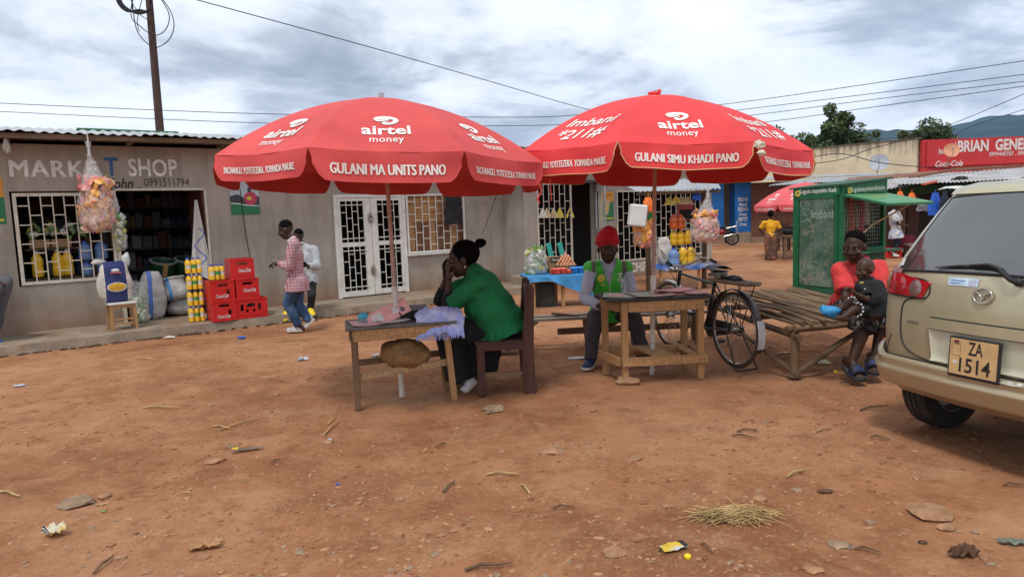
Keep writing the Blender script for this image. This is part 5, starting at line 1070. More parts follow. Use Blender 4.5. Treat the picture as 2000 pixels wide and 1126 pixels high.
# ================================================================== goods on and around the shops
mt, nt, b, tc = mnodes('clear_polythene'); b.inputs['Base Color'].default_value = (.75, .76, .78, 1); b.inputs['Roughness'].default_value = .22
ly = N(nt, 'ShaderNodeTexNoise', i_Scale=9.0, i_Detail=5, i_Distortion=1.5); nt.links.new(tc.outputs['Object'], ly.inputs['Vector']); nt.links.new(ramp(nt, ly.outputs[0], [(.35, .10), (.7, .48)]), b.inputs['Alpha'])
bp = N(nt, 'ShaderNodeBump', i_Strength=.9, i_Distance=.03); nt.links.new(ly.outputs[0], bp.inputs['Height']); nt.links.new(bp.outputs[0], b.inputs['Normal']); m_poly = mt
def pkm(n, c, s2): return M(n, c, .32, .2, 9, .6, 30, stain=s2, stains=.9, stain_scale=17)
m_pk = [pkm('packet_orange', (.72, .30, .08), (.78, .50, .12)), pkm('packet_pink', (.66, .20, .20), (.74, .42, .30)), pkm('packet_yellow', (.76, .46, .10), (.66, .16, .12)), pkm('packet_pale', (.70, .46, .34), (.62, .12, .22))]
m_gk = [M('packet_green', (.16, .30, .10), .4, .3, 12, .3), M('packet_palegreen', (.42, .48, .34), .4, .2, 12, .3), M('packet_white', (.55, .56, .52), .4, .1, 12, .3), M('packet_yg', (.5, .45, .12), .4, .2, 12, .3)]
def pillow(w_, d_, h_):
    mb = MB(); f = lambda a, b_, s: V(((a - .5) * w_, (b_ - .5) * d_ * (1 - .15 * abs(2 * a - 1) ** 3), s * h_ / 2 * (max(0, 1 - abs(2 * a - 1) ** 4) * max(0, 1 - abs(2 * b_ - 1) ** 3)) ** .8))
    mb.grid(6, 4, lambda a, b_: f(a, b_, 1)); mb.grid(6, 4, lambda a, b_: f(a, b_, -1)); return mb
PM = {}
def packets(root, c, rad, n, mats, size, seed=0, shape=None):
    rnd = random.Random(seed); key = (tuple(x.name for x in mats), size)
    if key not in PM: PM[key] = []; 
    if not PM[key]:
        for m_ in mats:
            o = pillow(*size).build('snack_packet', m_, None, smooth=40); PM[key].append(o.data); bpy.data.objects.remove(o)
    for i in range(n):
        while True:
            p = V((rnd.uniform(-1, 1), rnd.uniform(-1, 1), rnd.uniform(-1, 1)))
            if shape: 
                k = shape(p.z)
                if math.hypot(p.x, p.y) < k and math.hypot(p.x, p.y) > k * .55: break
            elif .5 < p.length < 1: break
        o = bpy.data.objects.new('snack_packet', PM[key][rnd.randrange(len(mats))]); COL.objects.link(o); o.parent = root
        o.location = V(c) + V((p.x * rad[0], p.y * rad[1], p.z * rad[2])); nrm_ = V((p.x, p.y, p.z * .3)).normalized()
        o.rotation_euler = (nrm_.to_track_quat('Z', 'Y').to_matrix() @ Euler((rnd.uniform(-.6, .6), rnd.uniform(-.6, .6), rnd.uniform(0, 6))).to_matrix()).to_euler(); o.scale = (rnd.uniform(.8, 1.15), rnd.uniform(.8, 1.1), 1)
def polybag(label, top, L, W, fill, mats, size, n, seed=0, name='hanging_bag', knot=.16, cat='bag', lean=0, corner=False):
    """clear bag hung from 'top': narrow gathered neck, packets filling its lower part"""
    t = thing(name, label, cat, top); rnd = random.Random(seed)
    def rad(h):
        if h < knot: return .022 + .02 * (1 - h / knot) * (h < .05)
        q = (h - knot) / (1 - knot); return W * (min(1, .12 + 1.5 * q) if q < .6 else 1) * (1 if q < .85 else math.sqrt(max(.02, 1 - ((q - .85) / .15) ** 2 * .85))) * .5
    mb = MB(); n1, n2_ = 26, 30
    def f(a, b_):
        r_ = rad(a); an = 2 * PI * b_; cr = 1 + .14 * noise.noise(V((math.cos(an) * 2.2, math.sin(an) * 2.2, a * 2 + seed))) + (.12 * math.sin(an * 6) * max(0, .6 - a))
        return V((r_ * cr * math.cos(an) + lean * a, r_ * cr * .72 * math.sin(an), -a * L))
    mb.grid(n1, n2_, f); mb.build('bag_skin', m_poly, t, smooth=True)
    MB().tube([(0, 0, .14), (.005, 0, .02), (0, 0, -knot * L)], [.007, .012, .02], 6).blob((0, 0, -knot * L), (.035, .03, .02), 1, .3).build('knot', M('bag_twist', (.5, .5, .5), .5), t)
    f0 = 1 - fill; c_ = (lean * (1 + f0) / 2, 0, -L * (f0 + 1) / 2)
    MB().blob(c_, (W * .34, W * .24, L * fill * .42), 2, .15, 2, seed).build('packed_core', mats[0], t)
    packets(t, c_, (W * .43, W * .31, L * fill * .47), n, mats, size, seed, shape=lambda z: 1 if z > -.5 else math.sqrt(max(.15, 1 - ((-z - .5) / .5) ** 2 * .8)))
    return t
# big snack bag hanging from the market shop eave
FW = lambda u, v, z: shop.matrix_basis @ V((u, v, z))
polybag('tall clear bag of pink and orange snack packets hanging before the market lettering', FW(-4.98, -.62, 3.10), 1.42, .56, .60, m_pk, (.19, .13, .04), 120, 3, lean=.06)
polybag('clear bag with green and yellow packets hanging in the entrance behind the snack bag', FW(-4.60, -.12, 2.1), .75, .20, .8, m_gk, (.12, .09, .05), 36, 5, knot=.1)
# sacks
def sackmat(name, base, stripes, axis=0):
    mt, nt, b, tc = mnodes(name); b.inputs['Roughness'].default_value = .75
    sp = N(nt, 'ShaderNodeSeparateXYZ'); nt.links.new(tc.outputs['Object'], sp.inputs[0]); c = base
    n = N(nt, 'ShaderNodeTexNoise', i_Scale=6.0, i_Detail=6); nt.links.new(tc.outputs['Object'], n.inputs['Vector']); c = ramp(nt, n.outputs[0], [(.35, tuple(x * .75 for x in base)), (.65, tuple(min(1, x * 1.1) for x in base))])
    for p, w_, col in stripes:
        k = mth(nt, 'LESS_THAN', mth(nt, 'ABSOLUTE', mth(nt, 'SUBTRACT', sp.outputs[axis], p)), w_); c = mixc(nt, k, c, col)
    nt.links.new(c, b.inputs['Base Color']); wv = N(nt, 'ShaderNodeTexWave', i_Scale=60.0); nt.links.new(tc.outputs['Object'], wv.inputs['Vector'])
    n2 = N(nt, 'ShaderNodeTexNoise', i_Scale=7.0, i_Detail=3); nt.links.new(tc.outputs['Object'], n2.inputs['Vector'])
    bp = N(nt, 'ShaderNodeBump', i_Strength=.6, i_Distance=.05); nt.links.new(n2.outputs[0], bp.inputs['Height']); nt.links.new(bp.outputs[0], b.inputs['Normal']); return mt
def sack(label, c, w_, d_, h_, mat, seed=0, rz=0, tilt=(0, 0), open_=False, fillm=None, name='sack', cat='sack'):
    t = thing(name, label, cat, c, rz); t.rotation_euler = (tilt[0], tilt[1], rz); mb = MB()
    def f(a, b_, k=1.0):
        an = 2 * PI * b_; z = a * h_; e = 2.6
        s_ = (abs(math.cos(an)) ** e + abs(math.sin(an)) ** e) ** (-1 / e)
        r_ = (.80 + .2 * math.sin(min(1, a * 1.3) * PI)) * (1 if a < .85 or open_ else 1 - .35 * ((a - .85) / .15)) * (min(1, .75 + a * 4)) * k
        q = 1 + .07 * noise.noise(V((math.cos(an) * 1.5, math.sin(an) * 1.5, a * 3 + seed * 3.1)))
        return V((w_ / 2 * r_ * s_ * math.cos(an) * q, d_ / 2 * r_ * s_ * math.sin(an) * q, z + .012 * noise.noise(V((an, a * 4, seed)))))
    mb.grid(18, 28, f); k0 = len(mb.v); mb.add([f(1, j / 28, 1 - .0) for j in range(28)], [tuple(range(28))] if not open_ else [])
    mb.add([f(0, j / 28) for j in range(28)], [tuple(range(28))])
    mb.build('sack_cloth', mat, t, smooth=True)
    if open_:
        rimp = [f(1, j / 28, 1.02) for j in range(28)]; MB().tube(rimp, .022, 6, closed=True).build('rolled_rim', mat, t, smooth=True)
        MB().grid(8, 28, lambda a, b_: f(.9, b_, a * .95) + V((0, 0, .05 * (1 - a) * h_ + h_ * .02))).build('filling', fillm, t, smooth=True)
    return t
m_sk1 = sackmat('white_sack_blue_stripe', (.50, .48, .46), [(-.07, .035, (.10, .19, .55))]); m_sk2 = sackmat('grey_sack_blue_stripe', (.46, .44, .42), [(-.12, .028, (.08, .24, .50))])
m_sk3 = sackmat('grey_sack', (.40, .38, .36), []); m_grain = M('pale_grain', (.36, .28, .18), .9, .3, 40, .6)
sack('tall white sack with a broad blue stripe standing in the shop entrance', FW(-4.20, .05, .14), .44, .38, .82, m_sk1, 1, FA + .1, (0, .05))
sack('open sack of pale grain with rolled rim at the right of the shop entrance', FW(-3.76, .12, .42), .44, .40, .38, m_sk2, 2, FA, (-.25, -.12), True, m_grain)
sack('slumped grey sack lying under the open grain sack', FW(-3.66, .22, .14), .58, .40, .29, m_sk3, 3, FA)
sack('small green striped sack leaning behind the leafy clear bag', FW(-4.33, -.0, .42), .22, .18, .34, sackmat('green_striped_sack', (.35, .42, .36), [(0, .04, (.05, .25, .12))]), 6, FA, (0, .2))
MB().box((-4.30, .2, .27), (.5, .4, .28)).build('entrance_step', m_cement, shop)
def tub(label, u, v, z, tilt):
    t = thing('tub', label, 'tub', FW(u, v, z), FA); t.rotation_euler = (tilt, .1, FA)
    MB().lathe([(.02, 0), (.17, 0), (.21, .16), (.22, .32), (.19, .32), (.18, .28), (.02, .27)], 20).build('bin', M('dark_green_plastic', (.01, .045, .02), .4), t, smooth=40); MB().lathe([(.225, .30), (.235, .33), (.20, .335)], 20, caps=False).build('rim_band', m_zinc, t); MB().add([(-.04, -.222, .0), (.04, -.222, .0), (.045, -.235, .34), (-.035, -.235, .34)], [(0, 1, 2, 3)]).build('tape_strip', M('brown_tape', (.28, .16, .07), .4), t)
tub('dark green lidded tub with brown tape behind the blue striped sack', -3.92, .55, .80, .25); tub('second dark green tub with brown tape beside the door jamb', -3.50, .60, .80, .25)
MB().box((-3.72, .72, .46), (1.1, .5, .66)).build('inner_counter', m_shelf, shop)
# clear bag of leafy goods
def standbag(label, c, w_, h_, mats, size, n, seed, rz=0, name='clear_bag', fill=.62, crown=None):
    t = thing(name, label, 'bag', c, rz); mb = MB()
    def f(a, b_):
        an = 2 * PI * b_; r_ = (w_ / 2) * (.86 + .16 * math.sin(a * PI) if a < .7 else 1.0 - .25 * (a - .7) / .3) * min(1, .8 + 3 * a) * (1 + .12 * noise.noise(V((math.cos(an) * 2, math.sin(an) * 2, a * 3 + seed))))
        return V((r_ * math.cos(an), r_ * .75 * math.sin(an), a * h_ + .02 * math.sin(5 * an) * a))
    mb.grid(16, 28, f); mb.build('bag_skin', m_poly, t, smooth=True)
    MB().blob((0, 0, h_ * fill / 2), (w_ * .38, w_ * .28, h_ * fill * .48), 2, .1).build('packed_core', mats[0], t)
    packets(t, (0, 0, h_ * fill / 2 + .02), (w_ * .44, w_ * .34, h_ * fill * .5), n, mats, size, seed, shape=lambda z: 1)
    if crown: packets(t, (0, 0, h_ * .98), (w_ * .36, w_ * .28, .05), 14, crown, size, seed + 1)
    return t
standbag('clear bag of green packets standing on the veranda beside the wooden stool', FW(-4.46, -.38, .135), .29, .70, m_gk[:3], (.12, .09, .05), 60, 8, FA)
# stool with rice sack
stl = thing('wooden_stool', 'small pine stool with white top on the veranda below the market window', 'stool', FW(-4.78, -.93, .13), FA + .1)
MB().box((0, 0, .42), (.40, .32, .03), ch=.004).build('seat', m_whitepaint, stl)
for x in (-.16, .16):
    for y in (-.12, .12): pbeam('leg', m_pine, stl, (x * 1.08, y * 1.08, 0), (x, y, .405), .042, .042, (0, 1, 0))
for z in (.10, .17): pbeam('stretcher', m_pinex, stl, (-.16, -.12, z), (.16, -.12, z), .025, .035, (0, 1, 0))
pbeam('stretcher', m_pinex, stl, (-.15, -.13, .375), (.15, -.13, .375), .05, .02, (0, 1, 0)); pbeam('stretcher', m_pinex, stl, (-.16, .12, .14), (.16, .12, .14), .025, .035, (0, 1, 0))
rs = sack('white and navy rice sack with yellow bowl picture standing on the stool', FW(-4.83, -.90, .57), .50, .22, .64, sackmat('rice_sack', (.56, .53, .47), [(0.0, .15, (.018, .03, .13))]), 9, FA + .1, name='rice_sack')
MB().grid(20, 3, lambda a, b_: V((.14 * math.cos(2 * PI * a) * b_ - .0, -.125 - .01 * (1 - b_), .24 + .075 * math.sin(2 * PI * a) * b_))).build('bowl_rim_print', m_pw, rs); MB().grid(20, 3, lambda a, b_: V((.12 * math.cos(2 * PI * a) * b_, -.132 - .01 * (1 - b_), .245 + .06 * math.sin(2 * PI * a) * b_))).build('yellow_print', M('pasta_yellow', (.62, .36, .03), .6, .3, 30, .3), rs)
MB().blob((0, -.115, .50), (.06, .02, .03), 2, .05).build('badge_print', m_pw, rs); MB().box((.0, -.13, .465), (.15, .01, .02), rz=0).build('badge_ribbon', m_redp, rs)
for s in (-1, 1): MB().blob((s * .19, .02, .64), (.10 if s < 0 else .06, .02, .035 if s < 0 else .11), 2, .7, 2, s + 4).build('sack_ear', m_sk3 if False else M('sack_ear_white', (.5, .5, .5), .6), rs, smooth=True)
# red drink crates
m_crate = M('crate_red', (.58, .022, .022), .35, .08, 4, .03, stain=(.32, .02, .02), stains=.4, stain_scale=5)
def crate(label, loc, rz, long_=False, wv=True):
    w_, d_, h_ = (.56, .40, .33) if long_ else (.38, .50, .335)
    t = thing('drink_crate', label, 'crate', loc, rz, 'red soft drink crates stacked on the veranda'); mb = MB(); th = .022
    if long_: hs = [(-.17, -.12, .13, .24), (-.07, .07, .19, .25), (.12, .17, .13, .24), (-.085, -.045, .10, .15), (.03, .07, .10, .15)]
    else: hs = [(-.08, .08, .235, .275)] + ([(.06, .11, .10, .18)] if wv else [])
    for y, hh_ in ((-d_ / 2, hs), (d_ / 2 - th, hs)): wallgrid(mb, [-w_ / 2, w_ / 2], [0, h_], hh_, y, th)
    for x in (-w_ / 2 + th / 2, w_ / 2 - th / 2): mb.box((x, 0, h_ / 2), (th, d_ - 2 * th - .004, h_ - .001))
    mb.box((0, 0, .012), (w_ - 2 * th - .004, d_ - 2 * th - .004, .02)); mb.build('shell', m_crate, t)
    MB().box((0, -d_ / 2 - .004, h_ - .012), (w_ + .012, .008, .022)).build('edge_rib', m_crate, t); MB().box((0, -d_ / 2 - .004, .012), (w_ + .012, .008, .022)).build('edge_rib', m_crate, t); MB().box((0, -d_ / 2 - .003, .055), (w_ * .8, .006, .006)).build('edge_rib', m_crate, t)
    if not long_: put2d('logo_lettering', text2d('Coca-Cola', .085, bold=.025, shear=.4, fit=.20), m_sw, t, planefn((-.02 if wv else .03, -d_ / 2 - .002, .075 if wv else .14), (1, 0, 0), (0, 0, 1)))
    mb = MB()
    for i in range(4):
        for j in range(3): mb.lathe([(.028, .03), (.03, .16), (.012, .24), (.013, .30)], 8, Matrix.Translation(((i - 1.5) * w_ * .22, (j - 1) * d_ * .27, 0)))
    mb.build('bottles', M('brown_glass', (.10, .045, .02), .15, coat=.3), t, smooth=True, kind='stuff')
    return t
cz = .135
crate('lower crate of the left stack, with oil bottles two levels above', FW(-3.34, -1.17, cz), FA - .02, wv=True); crate('upper crate of the left stack, carrying a pack of oil bottles', FW(-3.35, -1.15, cz + .337), FA + .03, wv=True)
crate('wide crate turned lengthways at the bottom of the right stack', FW(-2.92, -1.20, cz), FA + .03, True); crate('middle crate of the right stack, resting on the wide crate', FW(-2.94, -1.12, cz + .332), FA + .02, wv=False)
crate('topmost crate of the right stack, highest of the red crates', FW(-2.98, -1.12, cz + .669), FA - .06, wv=False)
# shrink packs of cooking oil
m_oil = M('cooking_oil', (.78, .47, .03), .12, .05, 5, 0, coat=.5); m_cap = M('blue_caps', (.07, .10, .55), .4); m_lab = M('oil_label', (.05, .30, .08), .5, .6, 40, 0)
def oilpack(label, loc, rz=FA, s=1.0, cap=m_cap):
    t = thing('bottle_pack', label, 'bottle pack', loc, rz, 'shrink packs of yellow cooking oil'); t.scale = (s, s, s)
    for i in range(3):
        for j in range(2):
            p = Matrix.Translation(((i - 1) * .083, (j - .5) * .083, 0)); bt = MB().lathe([(.02, 0), (.038, .005), (.040, .09), (.034, .12), (.040, .15), (.032, .20), (.013, .225), (.013, .245)], 12, p).build('bottle', m_oil, t, smooth=50)
            MB().lathe([(.016, .235), (.016, .262)], 10, p).build('cap', cap, bt, smooth=40)
            if j == 0: MB().lathe([(.0405, .085), (.0365, .12), (.0405, .145)], 12, p, caps=False).build('label_band', m_lab if i % 2 else m_pw, bt, smooth=40)
    return t
for k, n_ in enumerate(('bottom', 'second lowest', 'third lowest', 'topmost')): oilpack('%s of the four oil bottle packs stacked left of the red crates' % n_, FW(-3.70 + .004 * k, -1.02, .135 + k * .268), FA, 1.0)
oilpack('oil bottle pack standing on the upper crate of the left stack', FW(-3.36, -1.15, cz + .675), FA + .1)
# goods behind window one
m_bw = M('blue_water', (.14, .25, .50), .15, .1, 6, .1, coat=.4)
def jug(label, loc, r, h_, mat, rz=0, cat='jug', capm=None, group=None, name='jug'):
    t = thing(name, label, cat, loc, rz, group); MB().lathe([(r * .8, 0), (r, .02), (r * .97, h_ * .35), (r * .9, h_ * .42), (r, h_ * .5), (r * .97, h_ * .72), (r * .5, h_ * .9), (r * .28, h_ * .94), (r * .28, h_)], 16).build('body', mat, t, smooth=50)
    MB().lathe([(r * .33, h_ * .96), (r * .33, h_ * 1.05)], 12).build('cap', capm or m_cap, t, smooth=40); return t
for i, (u, n_) in enumerate(((-5.78, 'leftmost'), (-5.50, 'middle'), (-5.36, 'rightmost'))): jug('%s yellow oil jug standing inside the market window' % n_, FW(u, .30, .98), .085, .42, m_oil, FA, 'jug', m_sw, 'yellow jugs behind the market window')
for i, (u, z, n_) in enumerate(((-5.10, 1.22, 'upper left'), (-4.86, 1.22, 'upper right'), (-5.10, .96, 'lower left'), (-4.86, .96, 'lower right'))): jug('%s blue water bottle inside the market window' % n_, FW(u, .30, z), .10 if z > 1.1 else .085, .30 if z > 1.1 else .22, m_bw, FA, 'bottle', m_cap, 'blue bottles behind the market window', 'water_bottle')
MB().box((-5.35, .38, .945), (1.35, .45, .03)).box((-5.5, .42, 1.43), (.85, .4, .02)).build('display_board', m_shelf, shop)
for i, u in enumerate((-5.72, -5.42)): tag(rebase(MB().box((0, 0, 0), (.28, .26, .14), T=Matrix.Translation(FW(u, .40, 1.52)) @ Matrix.Rotation(FA, 4, 'Z'), ch=.006).build('cardboard_box', M('cardboard', (.30, .18, .09), .8, .15, 5, .1))), '%s cardboard box on the board inside the market window' % ('left hand', 'right hand')[i], 'box', 'cardboard boxes inside the market window')
for i in range(4): 
    t = thing('leafy_packet', '%s green leafy packet resting above the boxes in the market window' % ('first', 'second', 'third', 'last')[i], 'packet', FW(-5.78 + i * .24, .40, 1.60), FA, 'leafy packets in the market window'); packets(t, (0, 0, .12), (.09, .08, .12), 9, m_gk, (.12, .09, .05), 20 + i)
# white cloth with blue zigzag at the door jamb
mt, nt, b, tc = mnodes('white_cloth_zigzag'); b.inputs['Roughness'].default_value = .85; sp = N(nt, 'ShaderNodeSeparateXYZ'); nt.links.new(tc.outputs['Object'], sp.inputs[0])
zg = mth(nt, 'ADD', sp.outputs[0], mth(nt, 'MULTIPLY', mth(nt, 'PINGPONG', mth(nt, 'ADD', sp.outputs[2], 5), .22), .9)); k = mth(nt, 'LESS_THAN', mth(nt, 'ABSOLUTE', mth(nt, 'SUBTRACT', zg, .10)), .016)
lowz = mth(nt, 'LESS_THAN', sp.outputs[2], -.50); nt.links.new(mixc(nt, mth(nt, 'MULTIPLY', k, lowz), (.55, .53, .48), (.12, .18, .50)), b.inputs['Base Color']); m_zig = mt
mb = MB(); mb.grid(24, 24, lambda a, b_: V(((a - .5) * .40 * (.12 + .88 * b_), -.035 * math.sin(a * 11) * (.3 + b_), -1.42 * b_ - .03 * math.sin(a * 9) * b_))); cl = mb.build('white_cloth', m_zig, smooth=True); cl.location = FW(-3.36, -.06, 2.18); cl.rotation_euler = (0, 0, FA); tag(cl, 'white cloth with blue zigzag trim hanging at the right door jamb', 'cloth')
# rags on the eave, cable on the wall, jacket on the window
hangcloth('tied_rag', 'pale knotted rag hanging from the eave at the far left', 'rag', FW(-6.02, -.50, 3.14), .10, .22, M('pale_rag', (.45, .40, .34), .9), 7, rz=FA, taper=.2); tag(rebase(MB().tube(smoothpts([(0, 0, 2.3), (.01, -.01, 1.9), (0.04, -.01, 1.4), (.07, -.01, 1.1), (.09, -.012, .95), (.075, -.012, .88)], 6), .007, 5).build('wall_cable', m_cable)), 'black cable dangling down the grey wall below the pink poster', 'cable')
wc = COL.objects['wall_cable']; wc.location = FW(-2.52, -.02, .95); wc.rotation_euler = (0, 0, FA)
hangcloth('hanging_jacket', 'black jacket hanging on the grille of the boarded window', 'jacket', FW(1.97, -.10, 2.18), .46, .62, M('black_jacket', (.016, .016, .02), .8, .3, 8, .3), 9, rz=FA, taper=.75, depth=.07)
tag(MB().tube([FW(2.75, -.06, 1.3), D(975, 368, 12)], .006, 5).build('guy_rope', m_cable), 'thin rope running from the parasol rim down to the grey wall', 'rope')

# ================================================================== blue covered goods table
m_tarp = M('blue_tarp', (.045, .24, .50), .6, .15, 4, .3, stain=(.03, .15, .36), stains=.5, stain_scale=3)
gtb = thing('goods_table', 'low goods table draped in a sagging bright blue cloth by the tall grille', 'table', (.88, 12.75, 0), R(10))
for x in (-.55, .0, .5):
    for y in (-.28, .28): pbeam('leg', m_pine, gtb, (x, y, 0), (x, y, .56), .06, .05)
MB().box((0, 0, .565), (1.35, .70, .03)).build('table_top', m_old, gtb); MB().box((-.30, -.1, .22), (.30, .3, .44)).build('shade_block', m_dark, gtb)  # black block stands in for the shaded void under the table
clo = MB(); clo.grid(44, 34, lambda a, b_: V(((a - .5) * 1.42 + (.05 * math.sin(b_ * 8)) * (b_ > .62) + .16 * max(0, b_ - .6) * a, (.36 - .74 * min(1, b_ / .62)) - .06 * max(0, b_ - .62) - (.03 * math.sin(a * 23) * max(0, b_ - .62) * 2), .592 + .006 * noise.noise(V((a * 7, b_ * 7, 0))) - (0 if b_ < .62 else (b_ - .62) / .38 * (.10 + .62 * max(0, a - .30) ** .9 if a < .93 else .42))))) 
tag(rebase(clo.build('blue_cloth', m_tarp, smooth=True)), 'bright blue cloth draped over the low goods table, sagging at its front', 'cloth')
bc = COL.objects['blue_cloth']; bc.location = gtb.matrix_basis @ V(bc.location); bc.rotation_euler = (0, 0, R(10))
GT = lambda x, y, z: gtb.matrix_basis @ V((x, y, z))
standbag('clear bulging bag of green packets on the left of the blue cloth', GT(-.42, .02, .60), .42, .46, m_gk, (.13, .10, .05), 60, 31, fill=.85, crown=[m_gk[0], m_gk[3]])
# egg basket
m_egg = M('brown_egg', (.62, .29, .16), .45, .12, 3, 0); m_wick = M('wicker', (.38, .24, .13), .8, .4, 26, .8)
eb = thing('egg_basket', 'wicker basket heaped with brown eggs on the blue cloth', 'basket', GT(.16, .10, .60), 0)
MB().lathe([(.16, 0), (.20, .14), (.195, .14), (.15, .02)], 24).build('basket', m_wick, eb)
for k in range(3): MB().lathe([(.172 + k * .014, .03 + k * .045), (.182 + k * .014, .045 + k * .045), (.174 + k * .014, .06 + k * .045)], 24, caps=False).build('woven_band', m_wick, eb)
me_ = None; rnd = random.Random(4)
for L in range(5):
    n_ = (6, 5, 4, 3, 1)[L]; 
    for i in range(n_):
        for j in range(n_):
            x, y = (i - (n_ - 1) / 2) * .058, (j - (n_ - 1) / 2) * .058
            if math.hypot(x, y) > .18 - L * .02 and L < 4: continue
            if L < 4 and 0 < i < n_ - 1 and 0 < j < n_ - 1 and L < 3: continue
            if me_ is None: o = MB().lathe([(.002, -.034), (.018, -.028), (.026, -.008), (.023, .012), (.012, .029), (.002, .033)], 9).build('egg', m_egg, eb, smooth=True); me_ = o.data
            else: o = bpy.data.objects.new('egg', me_); COL.objects.link(o); o.parent = eb
            o.location = (x, y, .155 + L * .045)
m_rp = M('red_packet', (.70, .10, .06), .4, .4, 30, .3); m_bpk = M('blue_packet', (.03, .22, .60), .4, .4, 30, .3)
for i in range(3):
    for k in range(3 - (i == 2)):
        o = pillow(.20, .15, .05).build('flat_packet', m_rp, smooth=40); o.location = GT(-.12 + i * .115 - .0, -.24 + .02 * i, .615 + k * .036); o.rotation_euler = (0, 0, .2 * k - .1); tag(o, 'flat red packet, %s in the %s column of the red pile on blue cloth' % (('bottom', 'middle', 'top')[k], ('left', 'centre', 'right')[i]), 'packet', 'red packets on the blue cloth')
for i in range(3):
    for k in range(3):
        o = pillow(.18, .14, .05).build('flat_packet', m_bpk, smooth=40); o.location = GT(.24 + i * .11, -.20 + .03 * i, .615 + k * .036); o.rotation_euler = (0, 0, .15 * k); tag(o, 'flat blue packet, %s in the %s column, beside the red packets' % (('bottom', 'middle', 'top')[k], ('left', 'centre', 'right')[i]), 'packet', 'blue packets on the blue cloth')
m_teal2 = M('teal_board', (.02, .26, .22), .5)
for i, (x0, x1) in enumerate(((-.16, -.02), (.07, .20))):
    o = MB().beam((0, 0, 0), (-.10, .1, .55), .09, .02, (0, 1, 0)).build('teal_board', m_teal2); o.location = GT(x1, .22, .60); tag(o, '%s teal board leaning against the tall grille' % ('left', 'right')[i], 'board')
cbx = thing('label_box', 'tan box with a dark tilted label behind the egg basket', 'box', GT(-.06, .16, .60), R(15)); MB().box((0, 0, .15), (.22, .14, .30), ch=.006).build('box_body', MATS['cardboard'], cbx); MB().box((.03, -.075, .24), (.22, .008, .09), ch=.0).build('dark_label', m_dark, cbx); put2d('label_lettering', text2d('Champion', .06, bold=.02, fit=.18), m_sw, cbx, planefn((.03, -.08, .24), (1, 0, 0), (0, 0, 1)))
jug('yellow jerrycan half hidden behind the man in the green vest', GT(.62, -.32, .38), .09, .26, m_oil, 0, 'jug')
# hanging packs in the tall grille
m_cone = M('white_cones', (.58, .56, .50), .5, .2, 20, .3); m_conet = M('tan_cones', (.55, .42, .26), .5, .2, 20, .3); m_coney = M('yellow_cones', (.62, .50, .10), .5, .2, 20, .3)
def bunch(label, c, mat, n, w_, h_, seed=0, group=None):
    t = thing('hanging_packets', label, 'packets', c, 0, group); rnd = random.Random(seed)
    for i in range(n): a = (i - (n - 1) / 2) / max(1, n - 1); MB().tube([(0, 0, 0), (a * w_ * .5, rnd.uniform(-.02, .02), -h_ * .4), (a * w_, rnd.uniform(-.02, .02), -h_)], [.006, .016, .024], 6).build('packet', mat, t, smooth=40)
    return t
F2 = lambda px, py, v=-1.0: (lambda d: EYE + d * ((V((-math.sin(FA), math.cos(FA), 0)).dot(P0 - EYE) + v) / V((-math.sin(FA), math.cos(FA), 0)).dot(d)))(ray(px, py))
for i, (px, mt_, n_) in enumerate(((1060, m_cone, 'white'), (1068, m_conet, 'cream'), (1081, m_conet, 'tan'), (1093, m_coney, 'yellow'), (1113, m_coney, 'small yellow'))): bunch('%s packets hanging on the tall grille' % n_, F2(px, 406, -.9), mt_, 4 if i < 4 else 2, .16, .23, i, 'packets hanging on the tall grille')

# ================================================================== awning stall
aw = thing('awning_stall', 'street stall with corrugated awning on rough posts and a blue covered shelf', 'market stall', (4.0, 14.7, 0), 0)
inv = aw.matrix_basis.inverted(); A = lambda px, py, Y: inv @ D(px, py, Y)
fl_, fr_, br_, bl_ = A(1245, 374, 14.2), A(1408, 368, 14.2), A(1398, 349, 15.9), A(1196, 350, 15.9)
mb = MB(); L = (fr_ - fl_).length
for s_, off in ((0, 0), (1, -.004)): mb.grid(int(L / .09 * 8), 2, lambda u, v: fl_.lerp(fr_, u).lerp(bl_.lerp(br_, u), v) + V((0, 0, .014 * math.sin(2 * PI * u * L / .09) + off)))
mb.build('awning', m_zinc, aw, smooth=True)
rod('post', m_bark, aw, A(1268, 560, 14.5) * V((1, 1, 0)), A(1264, 378, 14.4), .06, .045, .02, 8, 90); rod('post', m_bark, aw, A(1376, 552, 14.7) * V((1, 1, 0)), A(1374, 372, 14.5), .055, .045, .02, 8, 91)
pbeam('beam', m_old, aw, fl_ - V((0, -.1, .05)), fr_ - V((0, -.1, .05)), .05, .05)
pbox('shelf', m_old, aw, Matrix.Translation(A(1330, 517, 14.6)), (1.25, .55, .03))
for px in (1290, 1365): pbeam('shelf_leg', m_pine, aw, A(px, 520, 14.4) * V((1, 1, 0)), A(px, 518, 14.4), .05, .05)
sz = (D(1330, 517, 14.6)).z
tc_ = MB().grid(16, 10, lambda a, b_: V(((a - .5) * 1.30, (b_ - .5) * .60, .022 + .004 * noise.noise(V((a * 5, b_ * 5, 0)))))); tc_.grid(16, 4, lambda a, b_: V(((a - .5) * 1.30, -.30 - .012 * math.sin(a * 21) * b_, .022 - b_ * (.06 + .05 * math.sin(a * 7) ** 2)))); o = tc_.build('table_cover', M('blue_white_cover', (.05, .14, .52), .5, .9, 3.5, .2, stain=(.6, .62, .66), stains=.8, stain_scale=3), smooth=True); o.location = D(1330, 517, 14.6); tag(o, 'blue and white plastic cover on the shelf of the awning stall', 'cover')
S3 = lambda px, Y=14.6: V((D(px, 500, Y).x, Y, sz + .025))
sack('white printed flour sack standing on the awning stall shelf', S3(1300), .34, .24, .58, sackmat('flour_sack', (.58, .56, .53), [(.0, .0, (0, 0, 0))]), 21, .1, (.0, -.08), name='flour_sack')
